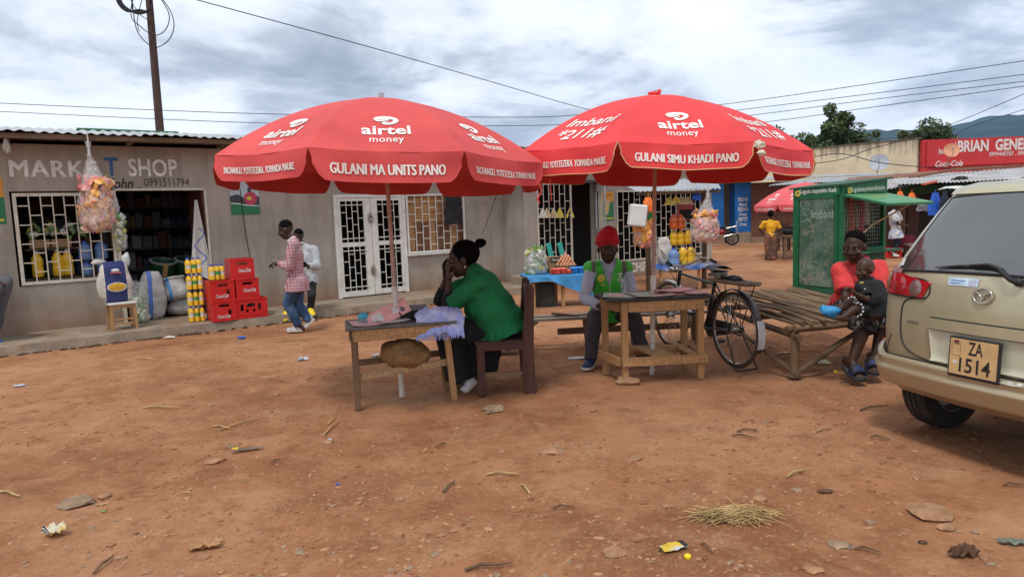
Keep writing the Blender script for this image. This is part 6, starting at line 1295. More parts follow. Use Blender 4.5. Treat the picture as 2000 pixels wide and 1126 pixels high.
jug('blue water jug on the awning stall shelf beside the flour sack', S3(1316, 14.4), .12, .34, m_bw, 0)
for px, n_ in ((1334, 'left'), (1350, 'right')): jug('%s round yellow oil jug on the awning stall shelf' % n_, S3(px, 14.5), .095, .38, m_oil, 0)
for i, (px, py) in enumerate(((1316, 477), (1330, 477), (1344, 475))): jug('%s yellow oil bottle in the shrink wrapped row above the shelf' % ('first', 'second', 'third')[i], D(px, py + 2, 14.7), .085, .33, m_oil, 0, 'bottle', m_sw, 'oil bottles above the stall shelf', 'oil_bottle')
for px, n_ in ((1316, 'left'), (1330, 'right')): jug('%s orange juice bottle hanging above the yellow oil bottles' % n_, D(px, 447, 14.65), .09, .30, M('orange_drink', (.62, .13, .03), .2, .15, 8, .1, coat=.3), 0, 'bottle', m_redp, None, 'juice_bottle')
for i, (px, py, mt_, n_) in enumerate(((1307, 384, m_coney, 'large yellow'), (1320, 381, m_coney, 'small yellow'), (1334, 383, m_conet, 'cream striped'), (1344, 383, m_conet, 'cream tipped'))): bunch('%s packets hanging under the corrugated awning' % n_, D(px, py, 14.5), mt_, 5, .17, .17, i, 'packets hanging under the awning')
polybag('clear bag of pink and orange snacks hanging at the right awning post', D(1383, 368, 14.2), 1.12, .60, .60, m_pk, (.15, .11, .06), 110, 41, lean=-.10)
polybag('clear bag of orange and pink packets hanging left of the bright parasol pole', D(1256, 412, 14.0), .72, .44, .72, [m_pk[0], m_pk[1], m_pk[0]], (.2, .13, .07), 60, 43, knot=.06)
jc = thing('jerrycan', 'white jerrycan in a clear bag hanging under the awning corner', 'jerrycan', D(1245, 421, 13.8), .1); MB().box((0, 0, 0), (.34, .22, .44), ch=.03).build('can_body', M('white_plastic', (.62, .62, .60), .45, .05, 4, .05), jc); MB().tube([(-.1, 0, .22), (-.03, 0, .30), (.02, 0, .45)], .007, 5).tube([(.1, 0, .22), (.06, 0, .30), (.02, 0, .45)], .007, 5).build('hanging_cord', m_cable, jc); jc.rotation_euler = (0, .14, .1)
hangcloth('hanging_cloth', 'orange cloth hanging beside the white jerrycan', 'cloth', D(1266, 385, 13.9), .28, .30, m_or, 12); hangcloth('hanging_cloth', 'green cloth hanging below the orange cloth', 'cloth', D(1274, 409, 14.0), .18, .22, M('green_plastic', (.03, .30, .08), .5), 13)
hangcloth('blue_bag', 'small crumpled blue bag hanging beside the right awning post', 'bag', D(1361, 372, 14.4), .20, .20, m_bp, 14)
fr = thing('framed_picture', 'red framed display board hanging at the back of the awning stall', 'display', D(1338, 410, 15.0), 0); MB().box((0, 0, 0), (.34, .03, .44)).build('frame', m_redp, fr); MB().box((.02, -.02, -.09), (.28, .01, .2)).build('picture', m_dark, fr)
MB().box((0, 0, .11), (.95, .4, .22))
# ================================================================== small things at the far stalls
crate_far = crate('lone red crate standing by the teal boards of the far stalls', D(1738, 497, 20.9) * V((1, 1, 0)), 0, True); crate_far.scale = (.95, .95, .95); del crate_far['group']
dm_ = thing('maroon_drum', 'maroon drum standing behind the man in the patterned shirt', 'drum', D(1766, 492, 21.1) * V((1, 1, 0))); MB().lathe([(.26, 0), (.28, .02), (.27, .3), (.28, .32), (.27, .6), (.28, .64), (.02, .64)], 20).build('drum_body', M('maroon_plastic', (.16, .015, .035), .5), dm_, smooth=40)
sb = thing('slab_bench', 'rough low slab bench at the foot of the far stalls', 'bench', D(1795, 497, 20.6) * V((1, 1, 0))); pbox('slab', m_grey, sb, Matrix.Translation((0, 0, .38)), (.8, .35, .06)); 
for x in (-.3, .3): pbox('leg', m_old, sb, Matrix.Translation((x, 0, .18)), (.12, .3, .35))
# far pink parasol
b3 = V((D(1572, 400, 22.6).x, 22.6, 0)); parasol('distant pinkish red parasol behind the green kiosk door', b3, b3 + V((0, 0, 2.42)), 1.72, 1.6, R(-120), fabric('parasol_canvas_pink', (.66, .11, .12)), [('imbani', SLOG), ('airtel', SLOG)], seed=9, detail=False, valance=.2)
# cooking table near the woman in yellow
ct = thing('cooking_table', 'rough wooden table with a dark pot beside the woman in yellow', 'table', D(1560, 505, 21.9) * V((1, 1, 0)), .1)
pbox('table_top', m_old, ct, Matrix.Translation((0, 0, .74)), (1.4, .7, .05))
for x in (-.62, .62):
    for y in (-.28, .28): pbeam('leg', m_old, ct, (x, y, 0), (x, y, .72), .07, .07)
pbeam('stretcher', m_old, ct, (-.62, -.28, .25), (.62, -.28, .25), .05, .05)
pt = thing('cooking_pot', 'dark round pot on the rough table beside the woman in yellow', 'pot', ct.matrix_basis @ V((-.35, 0, .765))); MB().lathe([(.10, 0), (.20, .06), (.22, .14), (.17, .22), (.19, .24)], 16).build('pot_body', m_dark, pt, smooth=40)
for i, px in enumerate((1524, 1536)):
    cc = thing('red_chair', '%s dark red wooden chair behind the woman in yellow' % ('left', 'right')[i], 'chair', D(px, 475, 26) * V((1, 1, 0))); 
    for x in (-.2, .2): pbeam('back_post', m_maroon, cc, (x, .2, 0), (x, .25, 1.05), .05, .05); pbeam('leg', m_maroon, cc, (x, -.2, 0), (x, -.2, .45), .05, .05)
    pbox('seat', m_maroon, cc, Matrix.Translation((0, 0, .47)), (.45, .45, .04)); pbox('back_slat', m_maroon, cc, Matrix.Translation((0, .25, .95)), (.4, .03, .12)); pbox('back_slat', m_maroon, cc, Matrix.Translation((0, .235, .72)), (.4, .03, .08))
# haze over the valley
hz = MB().box((2500, 2900, 300), (9000, 6400, 606)).build('haze', (bpy.data.materials.new('valley_haze'),), kind='stuff')
hm = hz.data.materials[0]; hm.use_nodes = True; ht = hm.node_tree; ht.nodes.clear(); pvn = N(ht, 'ShaderNodeVolumePrincipled'); pvn.inputs['Color'].default_value = (.13, .40, 1.0, 1); pvn.inputs['Density'].default_value = 5.5e-5; ov = N(ht, 'ShaderNodeOutputMaterial'); ht.links.new(pvn.outputs[0], ov.inputs[1])

# ================================================================== car (local x forward, y to its left, origin under the rear plate)
m_paint = mnodes('champagne_metallic')[0]; nt = m_paint.node_tree; b = nt.nodes['Principled BSDF']; tcn = N(nt, 'ShaderNodeTexCoord')
n1_ = N(nt, 'ShaderNodeTexNoise', i_Scale=2.2, i_Detail=8, i_Roughness=.65); nt.links.new(tcn.outputs['Object'], n1_.inputs['Vector']); sp = N(nt, 'ShaderNodeSeparateXYZ'); nt.links.new(tcn.outputs['Object'], sp.inputs[0])
dm_k = N(nt, 'ShaderNodeMapRange'); nt.links.new(mth(nt, 'ADD', sp.outputs[2], mth(nt, 'MULTIPLY', n1_.outputs[0], -.5)), dm_k.inputs[0]); dm_k.inputs[1].default_value = .05; dm_k.inputs[2].default_value = .75; dm_k.inputs[3].default_value = .62; dm_k.inputs[4].default_value = .0
c = ramp(nt, n1_.outputs[0], [(.4, (.44, .41, .27)), (.65, (.52, .485, .335))]); c = mixc(nt, dm_k.outputs[0], c, (.34, .20, .11)); nt.links.new(c, b.inputs['Base Color'])
b.inputs['Metallic'].default_value = .45; b.inputs['Roughness'].default_value = .36; b.inputs['Coat Weight'].default_value = .5; b.inputs['Coat Roughness'].default_value = .15
n2_ = N(nt, 'ShaderNodeTexNoise', i_Scale=3.0, i_Detail=2); nt.links.new(tcn.outputs['Object'], n2_.inputs['Vector']); bp = N(nt, 'ShaderNodeBump', i_Strength=.12, i_Distance=.05); nt.links.new(n2_.outputs[0], bp.inputs['Height']); nt.links.new(bp.outputs[0], b.inputs['Normal'])
m_glass = mnodes('tinted_glass')[0]; nt = m_glass.node_tree; b = nt.nodes['Principled BSDF']; b.inputs['Base Color'].default_value = (.035, .042, .045, 1); b.inputs['Roughness'].default_value = .06; b.inputs['Specular IOR Level'].default_value = 1.0; b.inputs['IOR'].default_value = 1.65; b.inputs['Coat Weight'].default_value = .4; b.inputs['Coat Roughness'].default_value = .1
m_trimblk = M('black_trim', (.018, .018, .019), .5, .2, 5, .02); m_lampred = M('lamp_red', (.40, .008, .015), .12, .1, 8, 0, coat=1, spec=.6); m_lampclr = M('lamp_clear', (.20, .12, .11), .15, .1, 10, 0, coat=1, metal=.3); m_lampamb = M('lamp_amber_grey', (.22, .09, .05), .15, .1, 10, 0, coat=1)
m_tyreb = M('dusty_tyre', (.028, .026, .025), .85, .2, 4, .1, stain=(.13, .07, .04), stains=.35, stain_scale=4)
CO = V((2.862, 4.15, 0)); hd = V((.937, .349, 0))
car = thing('parked_car', 'dusty champagne gold hatchback parked at the right with its rear towards the stalls', 'car', CO, math.atan2(hd.y, hd.x))
#        z     rear x  half-width corner  front x
LV = [(.34, .10, .76, .16, 3.75), (.40, .03, .80, .20, 3.85), (.60, .0, .825, .22, 3.90), (.80, .0, .835, .22, 3.88), (1.0, .01, .825, .21, 3.70), (1.12, .03, .81, .20, 3.15), (1.20, .055, .79, .20, 2.95), (1.30, .11, .765, .21, 2.80),
      (1.45, .20, .715, .22, 2.55), (1.60, .295, .66, .23, 2.30), (1.70, .36, .61, .23, 2.10), (1.76, .42, .57, .22, 1.95), (1.795, .55, .50, .22, 1.75), (1.81, .80, .38, .20, 1.5)]
def lev(z):
    if z <= LV[0][0]: return LV[0][1:]
    for a, b_ in zip(LV, LV[1:]):
        if z <= b_[0]: t = (z - a[0]) / (b_[0] - a[0]); return tuple(a[i] + (b_[i] - a[i]) * t for i in range(1, 5))
    return LV[-1][1:]
def CP(s, z, out=0.0):
    """point on the skin: s runs sideways from the middle of the tail and on round the corner"""
    t, hw, rc, tf = lev(z); sg = 1 if s >= 0 else -1; a = abs(s); fl = hw - rc
    if a <= fl: nx, ny, x, y = -1, 0, t, a
    elif a <= fl + rc * PI / 2: ph = (a - fl) / rc; nx, ny = -math.cos(ph), math.sin(ph); x, y = t + rc * (1 - math.cos(ph)), fl + rc * math.sin(ph)
    else: nx, ny = 0, 1; x, y = t + rc + (a - fl - rc * PI / 2), hw
    x += .045 * (min(a, fl) / .6) ** 2
    return V((x + nx * out, sg * (y + ny * out), z))
zs_ = [LV[0][0] + (LV[-1][0] - LV[0][0]) * i / 44 for i in range(45)]
def loopat(z):
    t, hw, rc, tf = lev(z); pts = [CP(s, z) for s in [(-hw + rc) - rc * PI / 2 * (1 - i / 6) for i in range(6)]]
    fl = hw - rc; pts += [CP(-fl + 2 * fl * i / 12, z) for i in range(13)]; pts += [CP(fl + rc * PI / 2 * (i + 1) / 6, z) for i in range(6)]
    rf_ = .35; n = 14; x0 = pts[-1].x
    for i in range(1, n): pts.append(V((x0 + (tf - rf_ - x0) * i / n, hw - .02 * math.sin(i / n * PI) * 0, z)))
    for i in range(7): a = PI / 2 * i / 6; pts.append(V((tf - rf_ + rf_ * math.sin(a), hw - rf_ + rf_ * math.cos(a), z)))
    for i in range(7): a = PI / 2 * (1 - i / 6); pts.append(V((tf - rf_ + rf_ * math.sin(a), -(hw - rf_ + rf_ * math.cos(a)), z)))
    for i in range(n - 1, 0, -1): pts.append(V((x0 + (tf - rf_ - x0) * i / n, -hw, z)))
    return pts
mb = MB(); LP_ = [loopat(z) for z in zs_]; K = len(LP_[0])
for l in LP_: mb.v += [tuple(p) for p in l]
for i in range(len(LP_) - 1):
    for j in range(K):
        q = (i * K + j, i * K + (j + 1) % K, (i + 1) * K + (j + 1) % K, (i + 1) * K + j); cc = sum((V(mb.v[k]) for k in q), V()) / 4
        # wheel arches cut out of the sides
        if abs(cc.y) > .7 and any((cc.x - wx) ** 2 + (cc.z - .34) ** 2 < .38 ** 2 for wx in (.60, 3.05)): continue
        mb.f.append(q); mb.mi.append(0)
mb.add([mb.v[(len(LP_) - 1) * K + j] for j in range(K)], [tuple(range(K))])
body = mb.build('body', m_paint, car, smooth=35)
MB().box((2.0, 0, .42), (3.2, 1.25, .2)).build('underbody', m_trimblk, car)
def patch(name, mat, s0, s1, z0, z1, out, parent=car, n=16, m_=10, fs=None, edge=True, label=None):
    """a panel lying on the skin; fs(u,v)->(s,z) may bend its outline"""
    fs = fs or (lambda u, v: (s0 + (s1 - s0) * u, z0 + (z1 - z0) * v)); mb = MB(); mb.grid(n, m_, lambda u, v: CP(*fs(u, v), out))
    if edge:
        for a, b_ in (((0, 0), (1, 0)), ((1, 0), (1, 1)), ((1, 1), (0, 1)), ((0, 1), (0, 0))):
            mb.grid(n, 1, lambda t, k: CP(*fs(a[0] + (b_[0] - a[0]) * t, a[1] + (b_[1] - a[1]) * t), out - k * (out + .01)))
    return mb.build(name, mat, parent, smooth=40, label=label)
def seam(name, pts, r=.0045, out=.001, mat=m_trimblk, parent=car):
    P = [CP(s, z, out) for s, z in smoothpts(pts, 6)]; return MB().tube(P, r, 5).build(name, mat, parent, smooth=True)
# rear window: wide at the bottom, rounded shoulders
def wf(u, v): z = 1.215 + .475 * v - .015 * (2 * u - 1) ** 2 * (1 - v) + .02 * (1 - (2 * u - 1) ** 2) * v; hw_ = .665 - .155 * v; return ((2 * u - 1) * hw_ * (1), z)
patch('rear_window', m_glass, 0, 0, 0, 0, .006, n=30, m_=14, fs=wf)
seam('window_seal', [wf(u, 0) for u in [i / 10 for i in range(11)]], .010, .003); seam('window_seal', [wf(0, v / 6) for v in range(7)], .008, .003); seam('window_seal', [wf(1, v / 6) for v in range(7)], .008, .003); seam('window_seal', [wf(u, 1) for u in [i / 10 for i in range(11)]], .008, .003)
for s_ in (-1, 1):
    # side windows
    MB().grid(10, 6, lambda u, v: (lambda z: V((lev(z)[0] + lev(z)[2] + .18 + (lev(z)[3] - .45 - lev(z)[0] - lev(z)[2] - .18) * u, s_ * (lev(z)[1] + .004), z)))(1.24 + .42 * v)).build('side_window', m_glass, car, smooth=True)
    # tail lamp wrapping round the corner
    lf2 = lambda u, v: (s_ * (.42 + .40 * u - .05 * v * (1 - u)), 1.035 + .175 * v - .075 * (1 - u) * v + .01 * u)
    lo = patch('tail_lamp', m_lampred, 0, 0, 0, 0, .014, n=16, m_=6, fs=lf2)
    for u0, r_, mt_ in ((.20, .052, m_lampclr), (.52, .055, M('lamp_red_round', (.30, .012, .015), .1, .05, 8, 0, coat=1)), (.84, .052, m_lampamb)):
        cs, czz = lf2(u0, .48); MB().grid(18, 3, lambda a, b_: CP(cs + r_ * b_ * math.cos(2 * PI * a), czz + r_ * b_ * math.sin(2 * PI * a) * 1.1, .017 + .010 * (1 - b_ ** 2))).build('lamp_lens', mt_, lo, smooth=True)
    MB().grid(8, 2, lambda a, b_: CP(s_ * (.62 + .20 * a), 1.185 + .028 * b_ + .012 * a, .016)).build('clear_strip', M('lamp_strip', (.30, .16, .16), .2), lo, smooth=True)
    sb_ = [(s_ * .40, 1.03), (s_ * .60, 1.03), (s_ * .83, 1.045)]; seam('lamp_seal', sb_, .006, .008)
# tailgate seams and pressings
for s_ in (-1, 1): seam('tailgate_seam', [(s_ * .66, 1.21), (s_ * .60, 1.17), (s_ * .40, 1.14), (s_ * .39, 1.04), (s_ * .56, 1.0), (s_ * .59, .85), (s_ * .56, .70), (s_ * .44, .635), (s_ * .20, .61), (0, .605)], .005, .002)
patch('handle_trim', m_paint, 0, 0, 0, 0, .030, n=24, m_=6, fs=lambda u, v: ((2 * u - 1) * .345, .845 + .065 * v))
seam('trim_shadow_line', [(-.345, .842), (0, .842), (.345, .842)], .005, .012); seam('trim_shadow_line', [(-.35, .914), (0, .914), (.35, .914)], .004, .004)
m_paintpale = M('recess_paint', (.50, .49, .37), .4, .06, 3, .03, coat=.3)
mb = MB(); mb.grid(24, 10, lambda u, v: CP((2 * u - 1) * (.31 + .03 * v), .635 + .205 * v, .003 + .018 * (max(0, 1 - (min(u, 1 - u) * 14)) ** 2 + max(0, 1 - v * 6) ** 2))); mb.build('plate_recess', m_paintpale, car, smooth=True)
# bumper
bf = lambda u, v: ((2 * u - 1) * 1.12, .385 + .225 * v + .13 * max(0, abs(2 * u - 1) - .66) / .34 * v * 1.25)
mb = MB(); prof = lambda v: .005 + (.058 * min(1, v / .12) if v < .12 else (.058 + .020 * (v - .12) / .5 if v < .62 else (.078 - .030 * (v - .62) / .06 if v < .68 else (.048 if v < .95 else .048 - .042 * (v - .95) / .05))))
mb.grid(64, 16, lambda u, v: CP(*bf(u, v), prof(v))); mb.build('bumper', m_paint, car, smooth=True)
seam('bumper_seam', [bf(u / 16, 1) for u in range(17)], .006, .012)
for s_ in (-1, 1): MB().grid(6, 6, lambda a, b_: CP(s_ * (.93 + .035 * a), .585 + .085 * b_, .078)).build('side_reflector', M('reflector_red', (.75, .06, .02), .3), car, smooth=True)
for s_ in (-1, 1): seam('bumper_edge', [(s_ * .62, .76), (s_ * .64, .70), (s_ * .65, .62)], .004, .05)
# scuffed paint along the bumper's top
mb = MB(); mb.grid(30, 2, lambda u, v: CP(-.28 + .40 * u, .588 + .014 * v + .006 * noise.noise(V((u * 14, v, 0))), .060 - .022 * v + .0)); mb.build('paint_scuff', M('scuff_white', (.55, .57, .58), .6, .3, 14, .2), car, smooth=True)
# number plate
npl = MB(); 
T = Matrix.Translation((-.045, 0, .70)) @ Matrix.Rotation(R(4), 4, 'Y'); npl.box((0, 0, 0), (.018, .325, .255), T=T, ch=.006); plate = npl.build('number_plate_frame', m_trimblk, car)
m_plate = M('plate_tan', (.56, .37, .17), .45, .06, 5, .02, stain=(.35, .2, .1), stains=.35, stain_scale=9)
MB().box((-.011, 0, .003), (.006, .295, .222), T=T).build('number_plate', m_plate, plate)
pf = lambda x, y: T @ V((-.0155, -x, y))
put2d('plate_lettering', text2d('ZA', .115, bold=.016, fit=.090), m_trimblk, plate, lambda x, y: pf(x + .015, y + .058)); put2d('plate_lettering', text2d('1514', .125, bold=.016, fit=.195), m_trimblk, plate, lambda x, y: pf(x + .015, y - .05))
for y0, h_, mt_ in ((.095, .008, m_trimblk), (.087, .008, m_lampred), (.079, .008, m_pg)): MB().add([pf(-.125, y0), pf(-.090, y0), pf(-.090, y0 + h_), pf(-.125, y0 + h_)], [(0, 1, 2, 3)]).build('flag_stripe', mt_, plate)
for a, b_ in (((-.135, .105), (-.135, .01)), ((-.135, .01), (-.08, .01)), ((-.08, .01), (-.08, .105))): MB().tube([pf(*a), pf(*b_)], .0008, 4).build('sticker_edge', m_trimblk, plate)
MB().add([pf(-.125, -.04), pf(-.095, -.04), pf(-.095, -.025), pf(-.125, -.025)], [(0, 1, 2, 3)]).build('white_tag', m_pw, plate)
# badge: oval ring with a spread wing shape
bc_ = (0.0, 1.085); ringp = [CP(bc_[0] + .058 * math.cos(2 * PI * i / 28), bc_[1] + .046 * math.sin(2 * PI * i / 28), .014) for i in range(28)]
bg_ = MB().tube(ringp, .0065, 7, closed=True).build('badge_ring', m_chrome, car, smooth=True)
wing = smoothpts([(-.056, .016), (-.036, .018), (-.016, .004), (0, -.022), (.016, .004), (.036, .018), (.056, .016)], 4); MB().tube([CP(bc_[0] + a, bc_[1] + b_, .014) for a, b_ in wing], .0055, 6).build('badge_wing', m_chrome, bg_, smooth=True)
# wiper, sticker, scratches
wpv = CP(-.20, 1.185, .03); wtip = CP(.36, 1.245, .035)
wp = MB().tube([CP(-.20, 1.185, .04), CP(-.16, 1.20, .05), CP(-.07, 1.26, .055), CP(.0, 1.275, .045), CP(.12, 1.265, .035)], [.020, .016, .013, .011, .008], 8).build('wiper_arm', m_trimblk, car, smooth=40); MB().tube([CP(.36, 1.238, .022), CP(.20, 1.256, .022), CP(.04, 1.262, .022), CP(-.08, 1.255, .022)], [.004, .010, .010, .006], 6).build('wiper_blade', m_trimblk, wp, smooth=40); MB().blob(wpv, (.028, .028, .028), 2, 0).build('wiper_pivot', m_trimblk, wp, smooth=True)
stk = MB().grid(8, 4, lambda u, v: CP(.25 - .20 * u, 1.135 + .050 * v, .004)).build('sticker', M('pale_blue_sticker', (.46, .60, .72), .4, .25, 12, 0), car, smooth=True)
for k, (a, b_) in enumerate(((.235, .16), (.23, .13))): MB().grid(4, 1, lambda u, v: CP(a + (b_ - a) * u, 1.148 + .016 * k + .004 * v, .006)).build('sticker_line', m_bp, stk, smooth=True)
MB().grid(4, 3, lambda u, v: CP(.11 - .05 * u, 1.14 + .035 * v, .006)).build('sticker_picture', m_bluep, stk, smooth=True)
MB().grid(6, 1, lambda u, v: CP(.53 - .09 * u, .855 + .012 * v, .004)).build('model_badge', m_steel, car, smooth=True)
MB().grid(4, 3, lambda u, v: CP(.665 - .03 * u, 1.235 + .045 * v, .012)).build('round_sticker', m_pw, car, smooth=True)
# high brake lamp, tail spoiler lip
MB().blob(CP(-.10, 1.765, .02), (.016, .016, .014), 2, 0).build('washer_nozzle', m_trimblk, car)
sp_ = MB(); sp_.grid(30, 6, lambda u, v: CP((2 * u - 1) * .56, 1.715 + .075 * v, .020 * math.sin(min(1, v * 1.2) * PI * .5 + .0) + .018 * (1 - v))); sp_.build('roof_spoiler', m_paint, car, smooth=True)
# wheels
for wx in (.60, 3.05):
    for s_ in (-1, 1):
        T = Matrix.Translation((wx, s_ * .68, .335)) @ Matrix.Rotation(PI / 2, 4, 'X')
        wl_ = MB(); wl_.lathe([(.20, -.095), (.27, -.10), (.318, -.09), (.332, -.07), (.330, -.062), (.322, -.06), (.322, -.052), (.334, -.05), (.335, -.018), (.324, -.016), (.324, -.006), (.335, -.004), (.335, .022), (.324, .024), (.324, .032), (.334, .034), (.332, .07), (.318, .09), (.27, .10), (.20, .095)], 48, T, caps=False)
        w_o = wl_.build('wheel', m_tyreb, car, smooth=30); MB().lathe([(.02, -.03), (.10, -.04), (.17, -.05), (.195, -.085), (.205, -.09), (.205, .09), (.195, .085), (.17, .02), (.02, .02)], 24, T, caps=False).build('rim', m_steel, w_o, smooth=30)
MB().tube([(.60, -.6, .33), (.60, .6, .33)], .04, 8).build('axle', m_trimblk, car); MB().tube([(-.02, -.45, .33), (.4, -.45, .36)], .028, 8).build('exhaust', m_steel, car)

# ================================================================== people
m_skin = M('dark_brown_skin', (.058, .029, .019), .5, .12, 9, .05, spec=.3); m_skin2 = M('brown_skin', (.070, .034, .022), .5, .12, 9, .05, spec=.3); m_hair = M('black_hair', (.009, .008, .008), .95, .3, 60, .9, spec=.05)
m_eyew = M('eye_white', (.22, .20, .18), .35); m_iris = M('dark_iris', (.008, .006, .005), .2)
def frameM(o, fwd, up=(0, 0, 1)):
    y = V(fwd).normalized(); x = y.cross(V(up)).normalized(); z = x.cross(y); m = Matrix.Identity(4)
    for i in range(3): m[i][0] = x[i]; m[i][1] = y[i]; m[i][2] = z[i]; m[i][3] = V(o)[i]
    return m
def head_shapes(mb, T, k):
    S = T @ Matrix.Scale(k, 4)
    mb.blob((0, -.015, .03), (.076, .097, .094), 3, 0, T=S); mb.blob((0, .022, -.035), (.062, .070, .080), 3, 0, T=S); mb.blob((0, .052, -.092), (.032, .030, .026), 2, 0, T=S)
    frustum(mb, S @ V((0, .086, .022)), S @ V((0, .106, -.022)), .010 * k, .015 * k, 8); mb.blob((.014, .094, -.028), (.012, .012, .010), 1, 0, T=S); mb.blob((-.014, .094, -.028), (.012, .012, .010), 1, 0, T=S)
    mb.blob((0, .088, -.052), (.025, .012, .008), 2, 0, T=S); mb.blob((0, .086, -.067), (.024, .013, .010), 2, 0, T=S)
    mb.blob((0, .070, .030), (.052, .018, .014), 2, 0, T=S)
    mb.blob((.045, .060, -.025), (.024, .022, .022), 2, 0, T=S); mb.blob((-.045, .060, -.025), (.024, .022, .022), 2, 0, T=S)
    for s in (-1, 1): mb.blob((s * .079, -.008, -.006), (.010, .022, .034), 2, 0, T=S)
def hand_shapes(mb, wr, d, up, k, curl=.5, thumb=1, spread=.12):
    """palm, four unequal bent fingers and a thumb from the palm's side; 'up' is the back of the hand"""
    T = frameM(wr, d, up); S = T @ Matrix.Scale(k, 4)
    mb.blob((0, .045, 0), (.042, .055, .017), 2, 0, T=S); frustum(mb, S @ V((0, -.01, 0)), S @ V((0, .03, 0)), .028 * k, .034 * k, 8, sx=.6)
    for i, L in enumerate((.070, .082, .076, .058)):
        x = (-.032 + i * .0215); an = (x * 3.2 * spread / .12); p = V((x, .088, 0)); ph = 0
        for j, f in enumerate((.44, .32, .24)):
            ph += curl * (.5, .75, .6)[j]; q = p + V((math.sin(an) * math.cos(ph), math.cos(an) * math.cos(ph), -math.sin(ph))) * L * f * 1.15
            frustum(mb, S @ p, S @ q, (.0105, .0098, .009)[j] * k, (.0098, .009, .0078)[j] * k, 7); p = q
    p = V((-thumb * .034, .025, -.004)); q = p + V((-thumb * .026, .026, -.012)); r_ = q + V((-thumb * .008, .032, -.010 - curl * .01)); frustum(mb, S @ p, S @ q, .014 * k, .012 * k, 7); frustum(mb, S @ q, S @ r_, .012 * k, .009 * k, 7)
def limb(mb, a, b_, r0, r1, c0=True, c1=True, bulge=0, **kw):
    a, b_ = V(a), V(b_)
    if bulge: m_ = a.lerp(b_, .35); frustum(mb, a, m_, r0, r0 * bulge, c0=c0, c1=True, **kw); frustum(mb, m_, b_, r0 * bulge, r1, c0=True, c1=c1, **kw)
    else: frustum(mb, a, b_, r0, r1, c0=c0, c1=c1, **kw)
def torso_shapes(mb, P, k, inf=0.0, wide=1.0, belly=0.0, bottom=None):
    side = (P['shR'] - P['shL']).normalized(); sh = (P['shL'] + P['shR']) / 2; hip = P['hip']; sp = sh - hip; ax = sp.normalized(); fwd = side.cross(ax)
    chest = hip + sp * .72; waist = hip + sp * .38
    if 'fw' in P and fwd.dot(P['fw']) < 0: fwd = -fwd
    w = wide
    frustum(mb, hip - ax * .03 * k, waist, (.160 * w * k + inf), (.132 * w * k + inf + belly * .5), sx=.72 + belly, side=side, c0=bottom is None)
    frustum(mb, waist + fwd * belly * .06, chest, (.132 * w * k + inf + belly * .5), (.165 * w * k + inf), sx=.70 + belly * .6, side=side)
    frustum(mb, chest, sh - ax * .015 * k, (.165 * w * k + inf), (.120 * w * k + inf), sx=.62, side=side)
    frustum(mb, P['shL'], P['shR'], .056 * k + inf * .8, .056 * k + inf * .8)
    frustum(mb, sh, P['neck'], .085 * k + inf * .5, .052 * k + inf * .2)
    if bottom is not None: frustum(mb, hip - ax * bottom, hip, (.192 * w * k + inf * 1.3), (.182 * w * k + inf), sx=.86 + belly, side=side, c0=False)
def shoe(parent, heel, toe, k, mat, sole, up=(0, 0, 1), name='shoe', h_=.085, label=None, w_=.046, strap=False):
    heel, toe = V(heel), V(toe); T = frameM(heel, toe - heel, up); L = (toe - heel).length; mb = MB()
    def f(a, b_, top=True):
        y = L * a; wd = w_ * k * (.80 + .30 * math.sin(a * 2.6 - .2)) * math.sqrt(max(.02, 1 - max(0, (a - .78) / .22) ** 2)) * math.sqrt(max(.05, 1 - max(0, (.10 - a) / .1) ** 2))
        hh_ = h_ * k * (1 - .62 * min(1, max(0, (a - .30)) / .45)) * (1 if a < .92 else .8)
        an = PI * b_; return V((wd * math.cos(an), y, .018 * k + hh_ * math.sin(an) ** .7))
    if not strap:
        mb.grid(12, 10, lambda a, b_: T @ f(a, b_)); 
        mb.blob((0, 0, 0), (w_ * k * .85, .045 * k, h_ * k * .55), 2, 0, T=T @ Matrix.Translation((0, .055 * k, .045 * k)))
    else:
        mb.grid(6, 10, lambda a, b_: T @ (f(.52 + .32 * a, b_) + V((0, 0, .012 * k))))
    o = mb.build(name, mat, parent, world=True, smooth=60, label=label)
    sm = MB(); n = 20; out = []
    for i in range(n + 1): a = i / n; out.append((f(a, 0).x, L * a))
    for i in range(n, -1, -1): a = i / n; out.append((-f(a, 0).x, L * a))
    vs = [T @ V((x * 1.06, y, 0)) for x, y in out] + [T @ V((x * 1.08, y, .024 * k)) for x, y in out]; m_ = len(out)
    sm.add(vs, [tuple(range(m_))[::-1], tuple(range(m_, 2 * m_))] + [(i, (i + 1) % m_, (i + 1) % m_ + m_, i + m_) for i in range(m_)]); sm.build('sole', sole, o, world=True); return o
def foot_shapes(mb, an, heel, toe, k):
    heel, toe = V(heel), V(toe); frustum(mb, an, heel + V((0, 0, .035 * k)), .038 * k, .036 * k); frustum(mb, heel + V((0, 0, .036 * k)), heel.lerp(toe, .75) + V((0, 0, .030 * k)), .034 * k, .034 * k, sx=.8); frustum(mb, V(an), heel.lerp(toe, .6) + V((0, 0, .036 * k)), .034 * k, .028 * k)
    d = (toe - heel).normalized(); s = d.cross(V((0, 0, 1))).normalized()
    for i in range(5): b0 = heel.lerp(toe, .72) + s * (i - 2) * .017 * k + V((0, 0, .024 * k)); frustum(mb, b0, b0 + d * (.052 - .006 * abs(i - 1)) * k * (toe - heel).length / .25, .012 * k, .010 * k, n=7)
